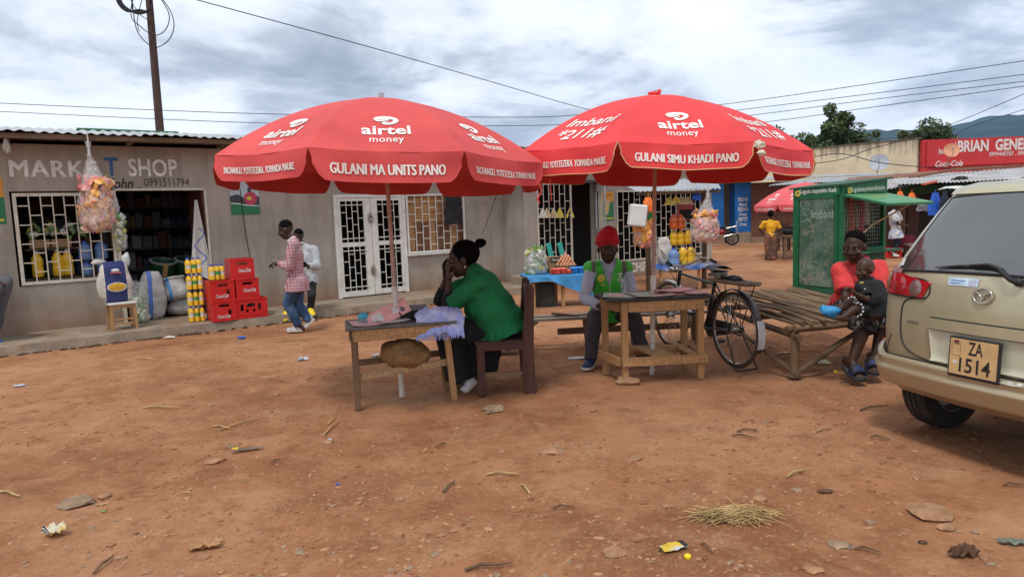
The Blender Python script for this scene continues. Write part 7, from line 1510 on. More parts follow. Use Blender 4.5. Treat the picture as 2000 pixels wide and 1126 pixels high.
def person(label, P, k=1.0, skin=None, voxel=.009, faced=None, tilt_up=(0, 0, 1), eyes=True, handspec=None, feet='shoe', hair=True, torso_w=1.0, belly=0.0):
    """P holds joints; returns (root, P)"""
    skin = skin or m_skin; base = V((P['hip'].x, P['hip'].y, 0)); t = thing('person', label, 'person', base); mb = MB()
    hk = P.get('hk', 1.06); T = frameM(P['head'], P['face'], tilt_up); head_shapes(mb, T, k * hk)
    limb(mb, P['neck'] - (P['head'] - P['neck']) * .1, P['head'] - V((0, 0, .03 * k)), .052 * k, .050 * k); torso_shapes(mb, P, k * .97, 0, torso_w, belly)
    for s in 'LR':
        limb(mb, P['sh' + s], P['el' + s], .046 * k, .036 * k, bulge=1.02); limb(mb, P['el' + s], P['wr' + s], .038 * k, .024 * k, bulge=1.0)
        hs = (handspec or {}).get(s, {}); d = hs.get('d', P['wr' + s] - P['el' + s]); hand_shapes(mb, P['wr' + s], d, hs.get('up', (0, 0, 1)), k * 1.02, hs.get('curl', .45), hs.get('thumb', 1 if s == 'R' else -1))
        hipj = P['hip'] + (P['shR'] - P['shL']).normalized() * (.085 * k if s == 'R' else -.085 * k); P['hp' + s] = P.get('hp' + s, hipj)
        limb(mb, P['hp' + s], P['kn' + s], .082 * k, .056 * k, bulge=1.0); limb(mb, P['kn' + s], P['an' + s], .054 * k, .036 * k, bulge=1.06)
        foot_shapes(mb, P['an' + s], P['he' + s], P['to' + s], k)
    body = fuse(mb, voxel, 3).build('body', skin, t, world=True, smooth=True)
    if eyes:
        S = T @ Matrix.Scale(k * hk, 4)
        for s in (-1, 1): e = MB().blob((s * .031, .070, .009), (.012, .0115, .0075), 2, 0, T=S).build('eye', m_eyew, t, world=True, smooth=True); MB().blob((s * .031, .0795, .009), (.0062, .003, .0062), 2, 0, T=S).build('iris', m_iris, e, world=True, smooth=True)
    if hair: MB().blob((0, -.024, .049), (.0790, .0925, .0868), 3, .03, 6, T=T @ Matrix.Scale(k * hk, 4)).build('hair', m_hair, t, world=True, smooth=True)
    return t, T @ Matrix.Scale(k * hk, 4)
def shirt(t, P, k, mat, sleeve='long', inf=.016, wr=.010, bottom=.10, voxel=.013, name='shirt', wide=1.0, belly=0.0, seed=0, open_neck=True, wf=6, cuff=.92):
    mb = MB(); torso_shapes(mb, P, k, inf, wide, belly, bottom)
    for s in 'LR':
        a, b_, c_ = P['sh' + s], P['el' + s], P['wr' + s]
        if sleeve == 'long': limb(mb, a, b_, .052 * k + inf, .042 * k + inf); limb(mb, b_, b_.lerp(c_, cuff), .042 * k + inf, .030 * k + inf, c1=False)
        elif sleeve == 'short': limb(mb, a, a.lerp(b_, .72), .056 * k + inf, .060 * k + inf, c1=False)
        elif sleeve == 'vest': pass
    return fuse(mb, voxel, 3, wr, wf, (1, 1, .6), seed).build(name, mat, t, world=True, smooth=True)
def trousers(t, P, k, mat, inf=.014, wr=.010, end=.93, voxel=.013, name='trousers', seed=0, flare=1.0, knee=False):
    mb = MB(); side = (P['shR'] - P['shL']).normalized(); frustum(mb, P['hpL'], P['hpR'], .095 * k + inf, .095 * k + inf); frustum(mb, P['hip'], P['hip'] + ((P['shL'] + P['shR']) / 2 - P['hip']).normalized() * .13 * k, .155 * k + inf * .5, .135 * k + inf * .5, sx=.72, side=side)
    for s in 'LR':
        if knee: a, b_ = P['hp' + s], P['kn' + s]; limb(mb, a, b_, .090 * k + inf, .075 * k + inf); c_ = b_.lerp(P['an' + s], .18); limb(mb, b_, c_, .075 * k + inf, .085 * k + inf, c1=False)
        else: limb(mb, P['hp' + s], P['kn' + s], .088 * k + inf, .062 * k + inf); limb(mb, P['kn' + s], P['kn' + s].lerp(P['an' + s], end), .062 * k + inf, (.046 * k + inf) * flare, c1=False)
    return fuse(mb, voxel, 3, wr, 7, (1, 1, .5), seed).build(name, mat, t, world=True, smooth=True)
def collar(t, P, k, mat, r=.060, name='collar', parent=None):
    ax = (P['head'] - P['neck']).normalized(); T = frameM(P['neck'], ax.orthogonal(), ax); mb = MB(); mb.grid(20, 3, lambda a, b_: P['neck'] + (ax.orthogonal().normalized() * math.cos(2 * PI * a) + ax.cross(ax.orthogonal()).normalized() * math.sin(2 * PI * a)) * (r * k * (1.25 - .15 * b_)) + ax * (-.01 + .035 * b_) * k); return mb.build(name, mat, parent or t, world=True, smooth=True)
def plaid(name, base, stripe, stripe2, sc=24):
    mt, nt, b, tc = mnodes(name); b.inputs['Roughness'].default_value = .85; sp = N(nt, 'ShaderNodeSeparateXYZ'); nt.links.new(tc.outputs['Object'], sp.inputs[0])
    u = mth(nt, 'ADD', sp.outputs[0], mth(nt, 'MULTIPLY', sp.outputs[1], .6)); c = base
    for ax, s_ in ((u, sc), (sp.outputs[2], sc)):
        k = mth(nt, 'GREATER_THAN', mth(nt, 'FRACT', mth(nt, 'MULTIPLY', ax, s_)), .58); c = mixc(nt, mth(nt, 'MULTIPLY', k, .62), c, stripe)
        k2 = mth(nt, 'LESS_THAN', mth(nt, 'ABSOLUTE', mth(nt, 'SUBTRACT', mth(nt, 'FRACT', mth(nt, 'MULTIPLY', ax, s_)), .28)), .05); c = mixc(nt, mth(nt, 'MULTIPLY', k2, .7), c, stripe2)
    nt.links.new(c, b.inputs['Base Color']); return mt
def J(px, py, Y): return D(px, py, Y)
m_white = M('white_shoe', (.55, .54, .52), .6, .1, 12, .1); m_dsole = M('dark_sole', (.04, .04, .04), .8); m_wsole = M('pale_sole', (.55, .53, .50), .7)

# --- man in checked shirt walking left
Y = 10.6
P = dict(hk=1.12, head=J(558, 449, Y), face=V((-.92, -.10, -.38)), neck=J(570, 468, Y), shL=J(571, 479, Y - .17), shR=J(579, 478, Y + .17), elL=J(564, 522, Y - .22), wrL=J(545, 514, Y - .12), elR=J(572, 522, Y + .2), wrR=J(550, 514, Y + .12),
         hip=J(580, 552, Y), knL=J(561, 592, Y - .06), anL=J(583, 635, Y - .02), heL=J(592, 646, Y), toL=J(560, 647, Y - .02), knR=J(583, 594, Y + .08), anR=J(604, 626, Y + .08), heR=J(617, 622, Y + .1), toR=J(593, 644, Y + .05))
t, T = person('man in red and white checked shirt walking past the veranda holding his phone', P, 1.03, eyes=False, handspec={'L': dict(d=V((-1, 0, .0)), curl=.9), 'R': dict(d=V((-1, 0, 0)), curl=.9)})
sh_ = shirt(t, P, 1.03, plaid('red_white_check', (.55, .46, .47), (.32, .02, .05), (.10, .05, .12), 21), 'long', .022, .012, .13, seed=1); collar(t, P, 1.03, m_pw, parent=sh_)
trousers(t, P, 1.03, M('blue_denim', (.035, .075, .16), .85, .4, 6, .2, stain=(.12, .19, .30), stains=.5, stain_scale=5), .014, .013, 1.0, seed=2, flare=1.15)
m_trainer = M('grey_white_trainer', (.48, .48, .46), .6, .35, 26, .2)
for s in 'LR': shoe(t, P['he' + s], P['to' + s], 1.1, m_trainer, m_wsole)
ph = MB().box((0, 0, 0), (.075, .012, .15), ch=.004).build('phone', M('silver_phone', (.4, .42, .40), .3)); ph.location = J(534, 514, Y); ph.rotation_euler = (.9, .4, .4); tag(ph, 'small phone held by the man in the checked shirt', 'phone')
# --- youth in grey hoodie leaning on the wall
Y = 12.35
P = dict(head=J(583, 462, Y), face=V((-.45, -.8, -.35)), neck=J(588, 476, Y), shL=J(614, 487, Y), shR=J(573, 487, Y + .12), elL=J(620, 520, Y - .1), wrL=J(602, 519, Y - .35), elR=J(575, 522, Y), wrR=J(590, 517, Y - .35),
         hip=J(600, 548, Y), knL=J(609, 578, Y - .35), anL=J(606, 607, Y - .25), heL=J(604, 606, Y - .2), toL=J(613, 622, Y - .5), knR=J(575, 580, Y - .4), anR=J(559, 610, Y - .3), heR=J(561, 612, Y - .25), toR=J(556, 630, Y - .55))
t, T = person('youth in pale grey hoodie and yellow trainers leaning behind the man in checked shirt', P, .98, eyes=True, handspec={'L': dict(d=V((-.7, -.4, 0)), curl=.8), 'R': dict(d=V((.7, -.4, 0)), curl=.8)}, tilt_up=(0, 0, 1))
shirt(t, P, .98, M('pale_grey_hoodie', (.40, .42, .44), .9, .08, 6, .1), 'long', .030, .012, .06, seed=3, name='hoodie'); trousers(t, P, .98, M('black_trousers', (.014, .014, .017), .85), .012, .008, 1.0, seed=4)
for s in 'LR': shoe(t, P['he' + s], P['to' + s], 1.12, M('yellow_trainer', (.72, .52, .02), .5, .1, 12, .1), M('dark_toe_sole', (.12, .09, .03), .7))
ph = MB().box((0, 0, 0), (.08, .012, .15), ch=.004).build('phone', m_dark); ph.location = J(596, 515, Y - .42); ph.rotation_euler = (1.0, 0, -.3); tag(ph, 'dark phone held by the youth in the grey hoodie', 'phone')
# --- seated woman in green, head in hands
Y = 6.72
P = dict(hk=1.24, head=J(902, 507, Y), face=V((-.97, -.10, -.18)), neck=J(919, 535, Y), shL=J(938, 551, Y - .20), shR=J(932, 546, Y + .20), elL=J(873, 602, Y - .12), wrL=J(877, 548, Y - .06), elR=J(858, 586, Y + .14), wrR=J(871, 543, Y + .10),
         hip=J(975, 640, Y), knL=J(885, 656, Y - .12), anL=J(922, 738, Y - .10), heL=J(931, 742, Y - .12), toL=J(905, 766, Y - .16), knR=J(882, 648, Y + .14), anR=J(925, 726, Y + .1), heR=J(946, 728, Y + .08), toR=J(914, 742, Y + .06))
P['heL'].z = max(P['heL'].z, .06)
t, T = person('seated woman in green cardigan and long black skirt resting her face in her hands', P, 1.12, voxel=.008, hair=False, torso_w=1.12, belly=.10, handspec={'L': dict(d=V((-.08, .04, 1)), up=V((-.85, -.5, 0)), curl=.35), 'R': dict(d=V((-.05, .0, 1)), up=V((-.85, .5, 0)), curl=.35)})
MB().blob((0, -.034, .040), (.088, .105, .098), 3, .06, 5, T=T).build('hair', m_hair, t, world=True, smooth=True); MB().blob((0, -.155, .085), (.034, .042, .034), 2, .3, 5, T=T).build('hair_bun', m_hair, t, world=True, smooth=True)
MB().tube([T @ V((-.083, -.008, -.04)), T @ V((-.086, -.008, -.055))], .006, 6).build('earring', m_steel, t, world=True)
Pu = dict(P); m_blk = M('black_knit', (.012, .012, .014), .9); 
for s in 'LR': us = MB(); limb(us, P['el' + s], P['el' + s].lerp(P['wr' + s], .55), .062, .050, c1=False); limb(us, P['sh' + s].lerp(P['el' + s], .8), P['el' + s], .066, .066); fuse(us, .011, 2, .008, 8).build('black_sleeve', m_blk, t, world=True, smooth=True)
cg = MB(); torso_shapes(cg, P, 1.12, .050, 1.18, .14, .075)
for s in 'LR': limb(cg, P['sh' + s], P['sh' + s].lerp(P['el' + s], .88), .098, .088, c1=False)
m_green = M('green_cardigan', (.010, .155, .052), .9, .12, 7, .15)
cgo = fuse(cg, .013, 3, .016, 5, (1, 1, .7), 5).build('cardigan', m_green, t, world=True, smooth=True)
sk = MB(); sd = V((0, 1, 0)); frustum(sk, P['hip'] + V((.03, 0, .05)), P['hip'] + V((-.10, 0, -.03)), .205, .200, sx=1.0)
for s in 'LR': limb(sk, P['hp' + s], P['kn' + s], .15, .125); 
frustum(sk, (P['knL'] + P['knR']) / 2 + V((.0, 0, .0)), J(905, 735, Y), .22, .255, c1=False, side=(0, 1, 0), sx=.72); frustum(sk, P['hip'] + V((-.12, 0, -.05)), J(940, 720, Y), .19, .17, c1=False); limb(sk, P['knL'], P['knR'], .125, .125)
fuse(sk, .014, 3, .022, 5, (1, 1, .25), 6).build('skirt', m_blk, t, world=True, smooth=True)
for s in 'LR':
    o = shoe(t, P['he' + s], P['to' + s], 1.1, M('white_clog', (.60, .60, .64), .5, .06, 8, .05), m_wsole, up=(.3, 0, 1) if s == 'L' else (0, 0, 1), name='clog', w_=.050, h_=.075)
# --- man in green vest
P = dict(hk=1.22, head=J(1187, 486, 7.75), face=V((-.08, -1, -.12)), neck=J(1188, 511, 7.85), shL=J(1222, 523, 7.9), shR=J(1155, 523, 7.85), elR=J(1141, 583, 7.72), wrR=J(1170, 597, 7.45), elL=J(1238, 583, 7.85), wrL=J(1222, 598, 7.55),
         hip=J(1190, 607, 8.1), knR=J(1162, 622, 7.62), anR=J(1153, 702, 7.45), heR=J(1157, 712, 7.55), toR=J(1143, 723, 7.22), knL=J(1240, 622, 7.62), anL=J(1256, 697, 7.5), heL=J(1258, 706, 7.6), toL=J(1264, 716, 7.3))
t, T = person('man in red beanie and bright green vest sitting behind the pine table', P, 1.12, voxel=.009, hair=False, handspec={'R': dict(d=V((.9, -.3, -.1)), curl=.8), 'L': dict(d=V((-.5, -.8, 0)), curl=.7)})
m_bean = M('red_beanie_knit', (.50, .018, .025), .95, .15, 12, .5, 60)
MB().blob((0, -.030, .070), (.096, .112, .098), 3, .05, 3, T=T).blob((-.015, -.055, .125), (.070, .075, .060), 3, .1, 3, 3, T=T).build('beanie', m_bean, t, world=True, smooth=True); MB().tube([T @ V((.092 * math.cos(2 * PI * i / 24), -.022 + .104 * math.sin(2 * PI * i / 24), .052 + .028 * math.sin(2 * PI * i / 24))) for i in range(24)], .017, 8, closed=True).build('beanie_cuff', m_bean, t, world=True, smooth=True)
shirt(t, P, 1.12, M('pale_blue_shirt', (.42, .46, .56), .85, .06, 8, .1), 'long', .018, .012, .05, seed=7, cuff=.98); collar(t, P, 1.12, M('shirt_collar', (.45, .48, .56), .85), .058)
trousers(t, P, 1.12, M('charcoal_trousers', (.060, .052, .058), .9, .12, 6, .1), .020, .013, 1.0, seed=8)
vst = MB(); torso_shapes(vst, P, 1.12, .036, 1.02, 0, .04); m_vest = M('vest_green', (.07, .50, .05), .6, .1, 7, .15); m_refl = M('grey_band', (.14, .125, .11), .6, .1, 8, .05)
vm = fuse(vst, .013, 3, .008, 6, (1, 1, .5), 9)
# open V of the vest: faces near the throat are left out; grey bands follow the cloth
inv_face = V((0, -1, 0)); ncx = P['neck']; cz_ = P['neck'].z
keep = []; mids = []
for f in vm.f:
    c_ = sum((V(vm.v[i]) for i in f), V()) / len(f); rel = c_ - ncx; front = c_.y < (P['shL'].y + .02)
    vz = -rel.z; hw_ = .088 - vz * .31
    if (front and vz < .27 and abs(rel.x + .005) < hw_) or (rel.z > -.02 and abs(rel.x) < .075): continue
    mids.append(1 if (.385 < vz < .455) or (front and .155 < abs(rel.x) < .20 and vz < .40) else 0); keep.append(f)
vm.f = keep; vm.mi = mids; vo_ = vm.build('vest', [m_vest, m_refl], t, world=True, smooth=True)
cf = P['hip'].lerp((P['shL'] + P['shR']) / 2, .52)
def onvest(px, py, w_, h_, name, mat, n=18): c_ = J(px, py, cf.y - .21); MB().add([c_ + V((w_ * math.cos(2 * PI * i / n), 0, h_ * math.sin(2 * PI * i / n))) for i in range(n)] + [c_ + V((0, -.006, 0))], [(i, (i + 1) % n, n) for i in range(n)]).build(name, mat, vo_, world=True)
onvest(1174, 543, .044, .044, 'round_logo', m_py); onvest(1175, 543, .024, .026, 'logo_centre', m_pg); onvest(1178, 556, .022, .010, 'logo_tag', m_py)
put2d('vest_lettering', text2d('TNM', .055, bold=.03, fit=.075), m_sw, vo_, planefn(J(1212, 548, cf.y - .21), (1, 0, 0), (0, 0, 1)), world=True); put2d('vest_lettering', text2d('T', .08, bold=.06), m_sw, vo_, planefn(J(1211, 539, cf.y - .21), (1, 0, 0), (0, 0, 1)), world=True)
MB().tube([J(1191, 548, cf.y - .212), J(1191, 570, cf.y - .205), J(1190, 590, cf.y - .19)], .004, 5).build('zip', m_pw, vo_, world=True)
for s in 'LR': shoe(t, P['he' + s], P['to' + s], 1.12, M('navy_trainer', (.012, .03, .10), .7, .2, 20, .2), m_wsole)
# small clear bottle on the table
bo = thing('water_bottle', 'small clear plastic bottle with blue cap on the pine table', 'bottle', tb2.matrix_basis @ V((-.26, .17, TZ + .016))); MB().lathe([(.03, 0), (.032, .06), (.028, .08), (.032, .10), (.022, .14), (.012, .16)], 14).build('body', m_poly, bo, smooth=40); MB().lathe([(.014, .155), (.014, .175)], 12).build('cap', m_bw, bo)
# --- man in red polo shirt with child
P = dict(hk=1.12, head=J(1669, 483, 6.85), face=V((-.66, -.70, -.20)), neck=J(1680, 510, 6.95), shR=J(1640, 527, 6.95), shL=J(1712, 522, 7.02), elR=J(1652, 585, 6.75), wrR=J(1692, 598, 6.45), elL=J(1732, 588, 6.9), wrL=J(1735, 600, 6.5),
         hip=J(1662, 597, 7.08), knR=J(1690, 632, 6.50), anR=J(1664, 706, 6.42), heR=J(1652, 712, 6.52), toR=J(1684, 745, 6.22), knL=J(1728, 626, 6.55), anL=J(1708, 698, 6.48), heL=J(1700, 702, 6.58), toL=J(1710, 732, 6.30))
P['wrL'] = J(1712, 588, 6.5); P['elL'] = J(1733, 590, 6.8)
t, T = person('man in red polo shirt holding a toddler on the stick platform', P, 1.13, voxel=.008, handspec={'R': dict(d=V((.75, -.1, -.5)), up=V((-.2, -1, .5)), curl=.25), 'L': dict(d=V((-.4, -.6, -.5)), up=V((0, -.7, .7)), curl=.5)})
m_polo = M('red_polo', (.66, .055, .055), .85, .1, 8, .15); po_ = shirt(t, P, 1.13, m_polo, 'short', .026, .014, .12, seed=11, belly=.05); collar(t, P, 1.13, m_polo, .064, parent=po_)
mt, nt, b, tc = mnodes('black_white_print_shorts'); b.inputs['Roughness'].default_value = .9; n_ = N(nt, 'ShaderNodeTexNoise', i_Scale=9.0, i_Detail=4, i_Distortion=2.5); nt.links.new(tc.outputs['Object'], n_.inputs['Vector']); n2_ = N(nt, 'ShaderNodeTexNoise', i_Scale=2.6, i_Detail=1); nt.links.new(tc.outputs['Object'], n2_.inputs['Vector'])
k_ = mth(nt, 'MULTIPLY', ramp(nt, mth(nt, 'ABSOLUTE', mth(nt, 'SUBTRACT', n_.outputs[0], .5)), [(.012, 1.), (.03, 0.)]), ramp(nt, n2_.outputs[0], [(.50, 0.), (.56, 1.)])); nt.links.new(mixc(nt, k_, (.012, .012, .014), (.6, .6, .62)), b.inputs['Base Color'])
trousers(t, P, 1.13, mt, .030, .014, name='shorts', knee=True, seed=12)
m_slide = M('slide_black', (.015, .015, .018), .6); m_slb = M('slide_blue_stripe', (.02, .07, .35), .6)
for s in 'LR':
    o = shoe(t, P['he' + s] + V((0, 0, -.015)), P['to' + s] + V((0, 0, -.005)), 1.25, m_slide, m_dsole, name='slide_sandal', strap=True, h_=.10, w_=.052)
    hh, tt = P['he' + s], P['to' + s]; TT = frameM(hh, tt - hh); L = (tt - hh).length
    for q in (.56, .64, .72, .80): MB().tube([TT @ V((.058 * math.cos(PI * i / 10) * 1.15, L * q, .018 + .082 * math.sin(PI * i / 10) ** .7 * (1.1 - .45 * (q - .5) / .3))) for i in range(11)], .006, 5).build('stripe', m_slb, o, world=True)
# --- toddler
kx = .50
P = dict(hk=1.30, head=J(1689, 527, 6.42), face=V((-.93, -.33, -.12)), neck=J(1698, 552, 6.47), shR=J(1682, 558, 6.38), shL=J(1712, 556, 6.50), elR=J(1694, 585, 6.30), wrR=J(1668, 572, 6.27), elL=J(1722, 590, 6.45), wrL=J(1700, 596, 6.34),
         hip=J(1702, 604, 6.45), knR=J(1658, 592, 6.36), anR=J(1632, 607, 6.36), heR=J(1630, 614, 6.36), toR=J(1600, 603, 6.36), knL=J(1668, 604, 6.28), anL=J(1646, 620, 6.26), heL=J(1652, 628, 6.26), toL=J(1634, 622, 6.24))
t, T = person('toddler in black shirt with one blue clog on the lap of the red shirted man', P, .70, skin=m_skin2, voxel=.006, hair=False, handspec={'R': dict(d=V((-.6, 0, .6)), curl=1.0), 'L': dict(d=V((-1, -.1, 0)), curl=.5)})
st_ = shirt(t, P, .70, M('black_toddler_shirt', (.013, .014, .016), .85), 'short', .022, .010, .04, voxel=.009, seed=13, belly=.12); MB().blob(J(1683, 552, 6.27), (.022, .008, .010), 2, .2).build('gold_print', M('gold_print', (.45, .35, .08), .5), st_, world=True); MB().blob(J(1689, 564, 6.28), (.009, .005, .009), 1, 0).build('button', m_pw, st_, world=True)
mt2, nt, b, tc = mnodes('black_shorts_white_hem'); b.inputs['Roughness'].default_value = .9; b.inputs['Base Color'].default_value = (.013, .013, .015, 1)
mb = MB(); frustum(mb, P['hpL'], P['hpR'], .085, .085); 
for s in 'LR': limb(mb, P['hp' + s], P['hp' + s].lerp(P['kn' + s], .92), .078, .064, c1=False)
so_ = fuse(mb, .009, 2, .008, 9).build('shorts', mt2, t, world=True, smooth=True)
for s in 'LR':
    c_ = P['hp' + s].lerp(P['kn' + s], .90); ax = (P['kn' + s] - P['hp' + s]).normalized(); u = ax.orthogonal().normalized(); v_ = ax.cross(u)
    for i in range(12): a = 2 * PI * i / 12; MB().blob(c_ + (u * math.cos(a) + v_ * math.sin(a)) * .066, (.012, .012, .012), 1, .3).build('hem_print', m_pw, so_, world=True)
shoe(t, P['heR'] + V((0, 0, -.02)), P['toR'] + V((0, 0, -.0)), .85, M('blue_clog', (.04, .30, .62), .5), M('blue_clog_sole', (.03, .24, .52), .6), name='clog', w_=.055, h_=.10, up=(0, -.6, 1))
# --- woman in yellow top, seen from behind
Y = 21.7
P = dict(head=J(1505, 420, Y), face=V((.25, 1, 0)), neck=J(1505, 429, Y), shL=J(1492, 435, Y), shR=J(1518, 435, Y), elL=J(1484, 450, Y + .1), wrL=J(1493, 459, Y + .05), elR=J(1524, 450, Y), wrR=J(1530, 464, Y - .1),
         hip=J(1505, 462, Y), knL=J(1502, 482, Y), anL=J(1502, 500, Y), heL=J(1502, 505, Y - .1), toL=J(1500, 505, Y + .15), knR=J(1510, 482, Y), anR=J(1511, 500, Y), heR=J(1512, 505, Y - .1), toR=J(1514, 505, Y + .15))
for s in 'LR': P['he' + s].z = P['to' + s].z = .01; P['an' + s].z = .08
t, T = person('woman in yellow top and long brown wrap, her back turned, by the brick wall', P, .92, voxel=.014, eyes=False); MB().blob((0, -.03, .05), (.10, .115, .11), 2, .2, 6, T=T).build('hair', m_hair, t, world=True, smooth=True)
shirt(t, P, .92, M('yellow_top', (.72, .36, .015), .8, .1, 6, .1), 'short', .022, .01, .0, voxel=.018, seed=21)
w_ = MB(); frustum(w_, P['hip'] + V((0, 0, .10)), P['hip'], .150, .205, side=(1, 0, 0), sx=.8); frustum(w_, P['hip'], P['hip'] - V((0, 0, .72)), .205, .185, side=(1, 0, 0), sx=.75, c1=False); fuse(w_, .02, 3, .02, 4, (1, 1, .2), 3).build('wrap_skirt', M('brown_patterned_wrap', (.105, .062, .045), .9, .3, 8, .1, stain=(.38, .14, .06), stains=.75, stain_scale=5), t, world=True, smooth=True)
# --- man in patterned shirt by the far stalls
Y = 20.65
P = dict(head=J(1748, 402, Y), face=V((.9, .35, -.1)), neck=J(1746, 411, Y), shR=J(1741, 419, Y - .14), shL=J(1752, 418, Y + .14), elR=J(1755, 437, Y - .2), wrR=J(1766, 440, Y - .22), elL=J(1760, 436, Y + .15), wrL=J(1770, 439, Y + .1),
         hip=J(1750, 458, Y), knR=J(1752, 475, Y - .06), anR=J(1747, 494, Y - .06), heR=J(1742, 500, Y - .06), toR=J(1756, 501, Y - .06), knL=J(1754, 473, Y + .08), anL=J(1752, 488, Y + .15), heL=J(1752, 492, Y + .15), toL=J(1764, 491, Y + .12))
t, T = person('man in blue patterned white shirt standing by the stalls beyond the green awning', P, 1.04, voxel=.014, eyes=False)
shirt(t, P, 1.04, M('white_blue_pattern_shirt', (.60, .60, .58), .85, .03, 6, .1, stain=(.06, .17, .42), stains=.9, stain_scale=9), 'short', .040, .015, .10, voxel=.018, seed=22); trousers(t, P, 1.04, M('dark_blue_trousers', (.02, .025, .045), .9), .014, .01, .6, voxel=.016)
for s in 'LR': shoe(t, P['he' + s], P['to' + s], 1.1, m_white, m_wsole)
# --- person cut off by the left edge, sitting
Y = 10.2
P = dict(head=J(-70, 455, Y), face=V((.8, -.6, 0)), neck=J(-68, 480, Y), shL=J(-60, 502, Y + .1), shR=J(-92, 502, Y - .15), elL=J(-35, 540, Y), wrL=J(-8, 548, Y - .15), elR=J(-80, 560, Y - .3), wrR=J(-30, 565, Y - .35),
         hip=J(-75, 585, Y + .1), knL=J(12, 549, Y - .1), anL=J(-14, 655, Y - .1), heL=J(-28, 664, Y - .05), toL=J(3, 672, Y - .25), knR=J(-10, 565, Y - .35), anR=J(-40, 665, Y - .35), heR=J(-52, 675, Y - .3), toR=J(-20, 680, Y - .5))
t, T = person('seated person in grey trousers cut off by the left edge of the photo', P, 1.03, voxel=.011)
shirt(t, P, 1.03, M('maroon_shirt', (.20, .02, .03), .85), 'long', .02, .012, .08, seed=31); trousers(t, P, 1.03, M('grey_trousers', (.10, .105, .115), .9), .028, .014, 1.0, seed=32)
for s in 'LR': shoe(t, P['he' + s], P['to' + s], 1.1, M('blue_shoe', (.02, .14, .55), .6), m_dsole)
st2 = thing('wooden_stool', 'plain wooden seat under the person cut off by the left edge', 'stool', V((P['hip'].x - .05, P['hip'].y, .0)), .5); pbox('seat', m_pine, st2, Matrix.Translation((0, 0, P['hip'].z - .14)), (.4, .35, .04)); 
for x in (-.15, .15):
    for y in (-.12, .12): pbeam('leg', m_pine, st2, (x, y, .1), (x, y, P['hip'].z - .15), .04, .04)

# ================================================================== things on the grey table
tw = MB()
def towel(a, b_):
    x, y = (a - .5) * .44, (b_ - .5) * .46; z = .755 + .10 * max(0, 1 - (x * x * 12 + y * y * 10)) + .035 * noise.noise(V((a * 6, b_ * 5, 3))) + .02 * noise.noise(V((a * 14, b_ * 12, 1)))
    if y < -.10: z -= (-.10 - y) * 1.15
    return V((x + .03 * noise.noise(V((b_ * 6, 2, 0))), y, z))
tw.grid(44, 36, towel); tw.grid(44, 36, lambda a, b_: towel(a, b_) - V((0, 0, .012)))
two = tw.build('folded_towel', M('lilac_towel', (.36, .42, .78), .95, .15, 8, .6, 60, stain=(.78, .74, .78), stains=.85, stain_scale=2.3), smooth=True); two.location = tb1.matrix_basis @ V((.36, -.10, 0)); two.rotation_euler = (0, 0, T1R - .1); tag(two, 'rumpled lilac and white fringed towel heaped on the grey table under her elbows', 'towel')
mb = MB(); rnd = random.Random(2)
for i in range(22): x = -.21 + i * .018; mb.tube([V((x, -.225, .62)), V((x + rnd.uniform(-.012, .012), -.235, .57 + rnd.uniform(-.01, .01)))], .004, 4)
fr_ = mb.build('fringe', MATS['lilac_towel'], two, kind='stuff'); fr_.location = (0, 0, .02)
bg = thing('handbag', 'small black and grey handbag on the grey table beside the pole', 'bag', tb1.matrix_basis @ V((.13, .06, .746)), T1R + .2); MB().box((0, 0, .055), (.24, .12, .10), ch=.02).build('bag_body', m_trimblk, bg, smooth=30); MB().grid(8, 6, lambda a, b_: V(((a - .5) * .26, -.068 + .14 * b_, .118 + .012 * math.sin(b_ * PI) - .03 * (b_ < .05)))).build('flap', M('grey_leather', (.16, .165, .17), .5), bg, smooth=True); MB().tube(smoothpts([(-.12, 0, .1), (-.14, -.08, .06), (-.05, -.12, .02), (.1, -.1, .02)], 5), .006, 5).build('strap', m_trimblk, bg)
br_ = thing('brush', 'turquoise scrubbing brush lying on the pink sheet of the grey table', 'brush', tb1.matrix_basis @ V((-.33, .03, .762)), .3); MB().blob((0, 0, .045), (.055, .04, .03), 2, .05, flat=-.02).build('brush_back', M('turquoise_plastic', (.05, .42, .58), .4), br_, smooth=True); MB().box((0, 0, .018), (.095, .06, .03), ch=.006).build('bristles', M('grey_bristles', (.16, .30, .32), .9, .3, 60), br_)

# ================================================================== clutter on the ground
m_straw = M('dry_straw', (.42, .28, .12), .8, .25, 8, .1); m_stone = M('tan_stone', (.36, .195, .105), .9, .25, 7, .8); m_stoneg = M('grey_stone', (.29, .195, .125), .9, .25, 7, .8); m_stick2 = M('dark_twig', (.15, .085, .045), .9, .3, 8, .3)
def gz(x, y): return ground_h(x, y)
rnd = random.Random(21)
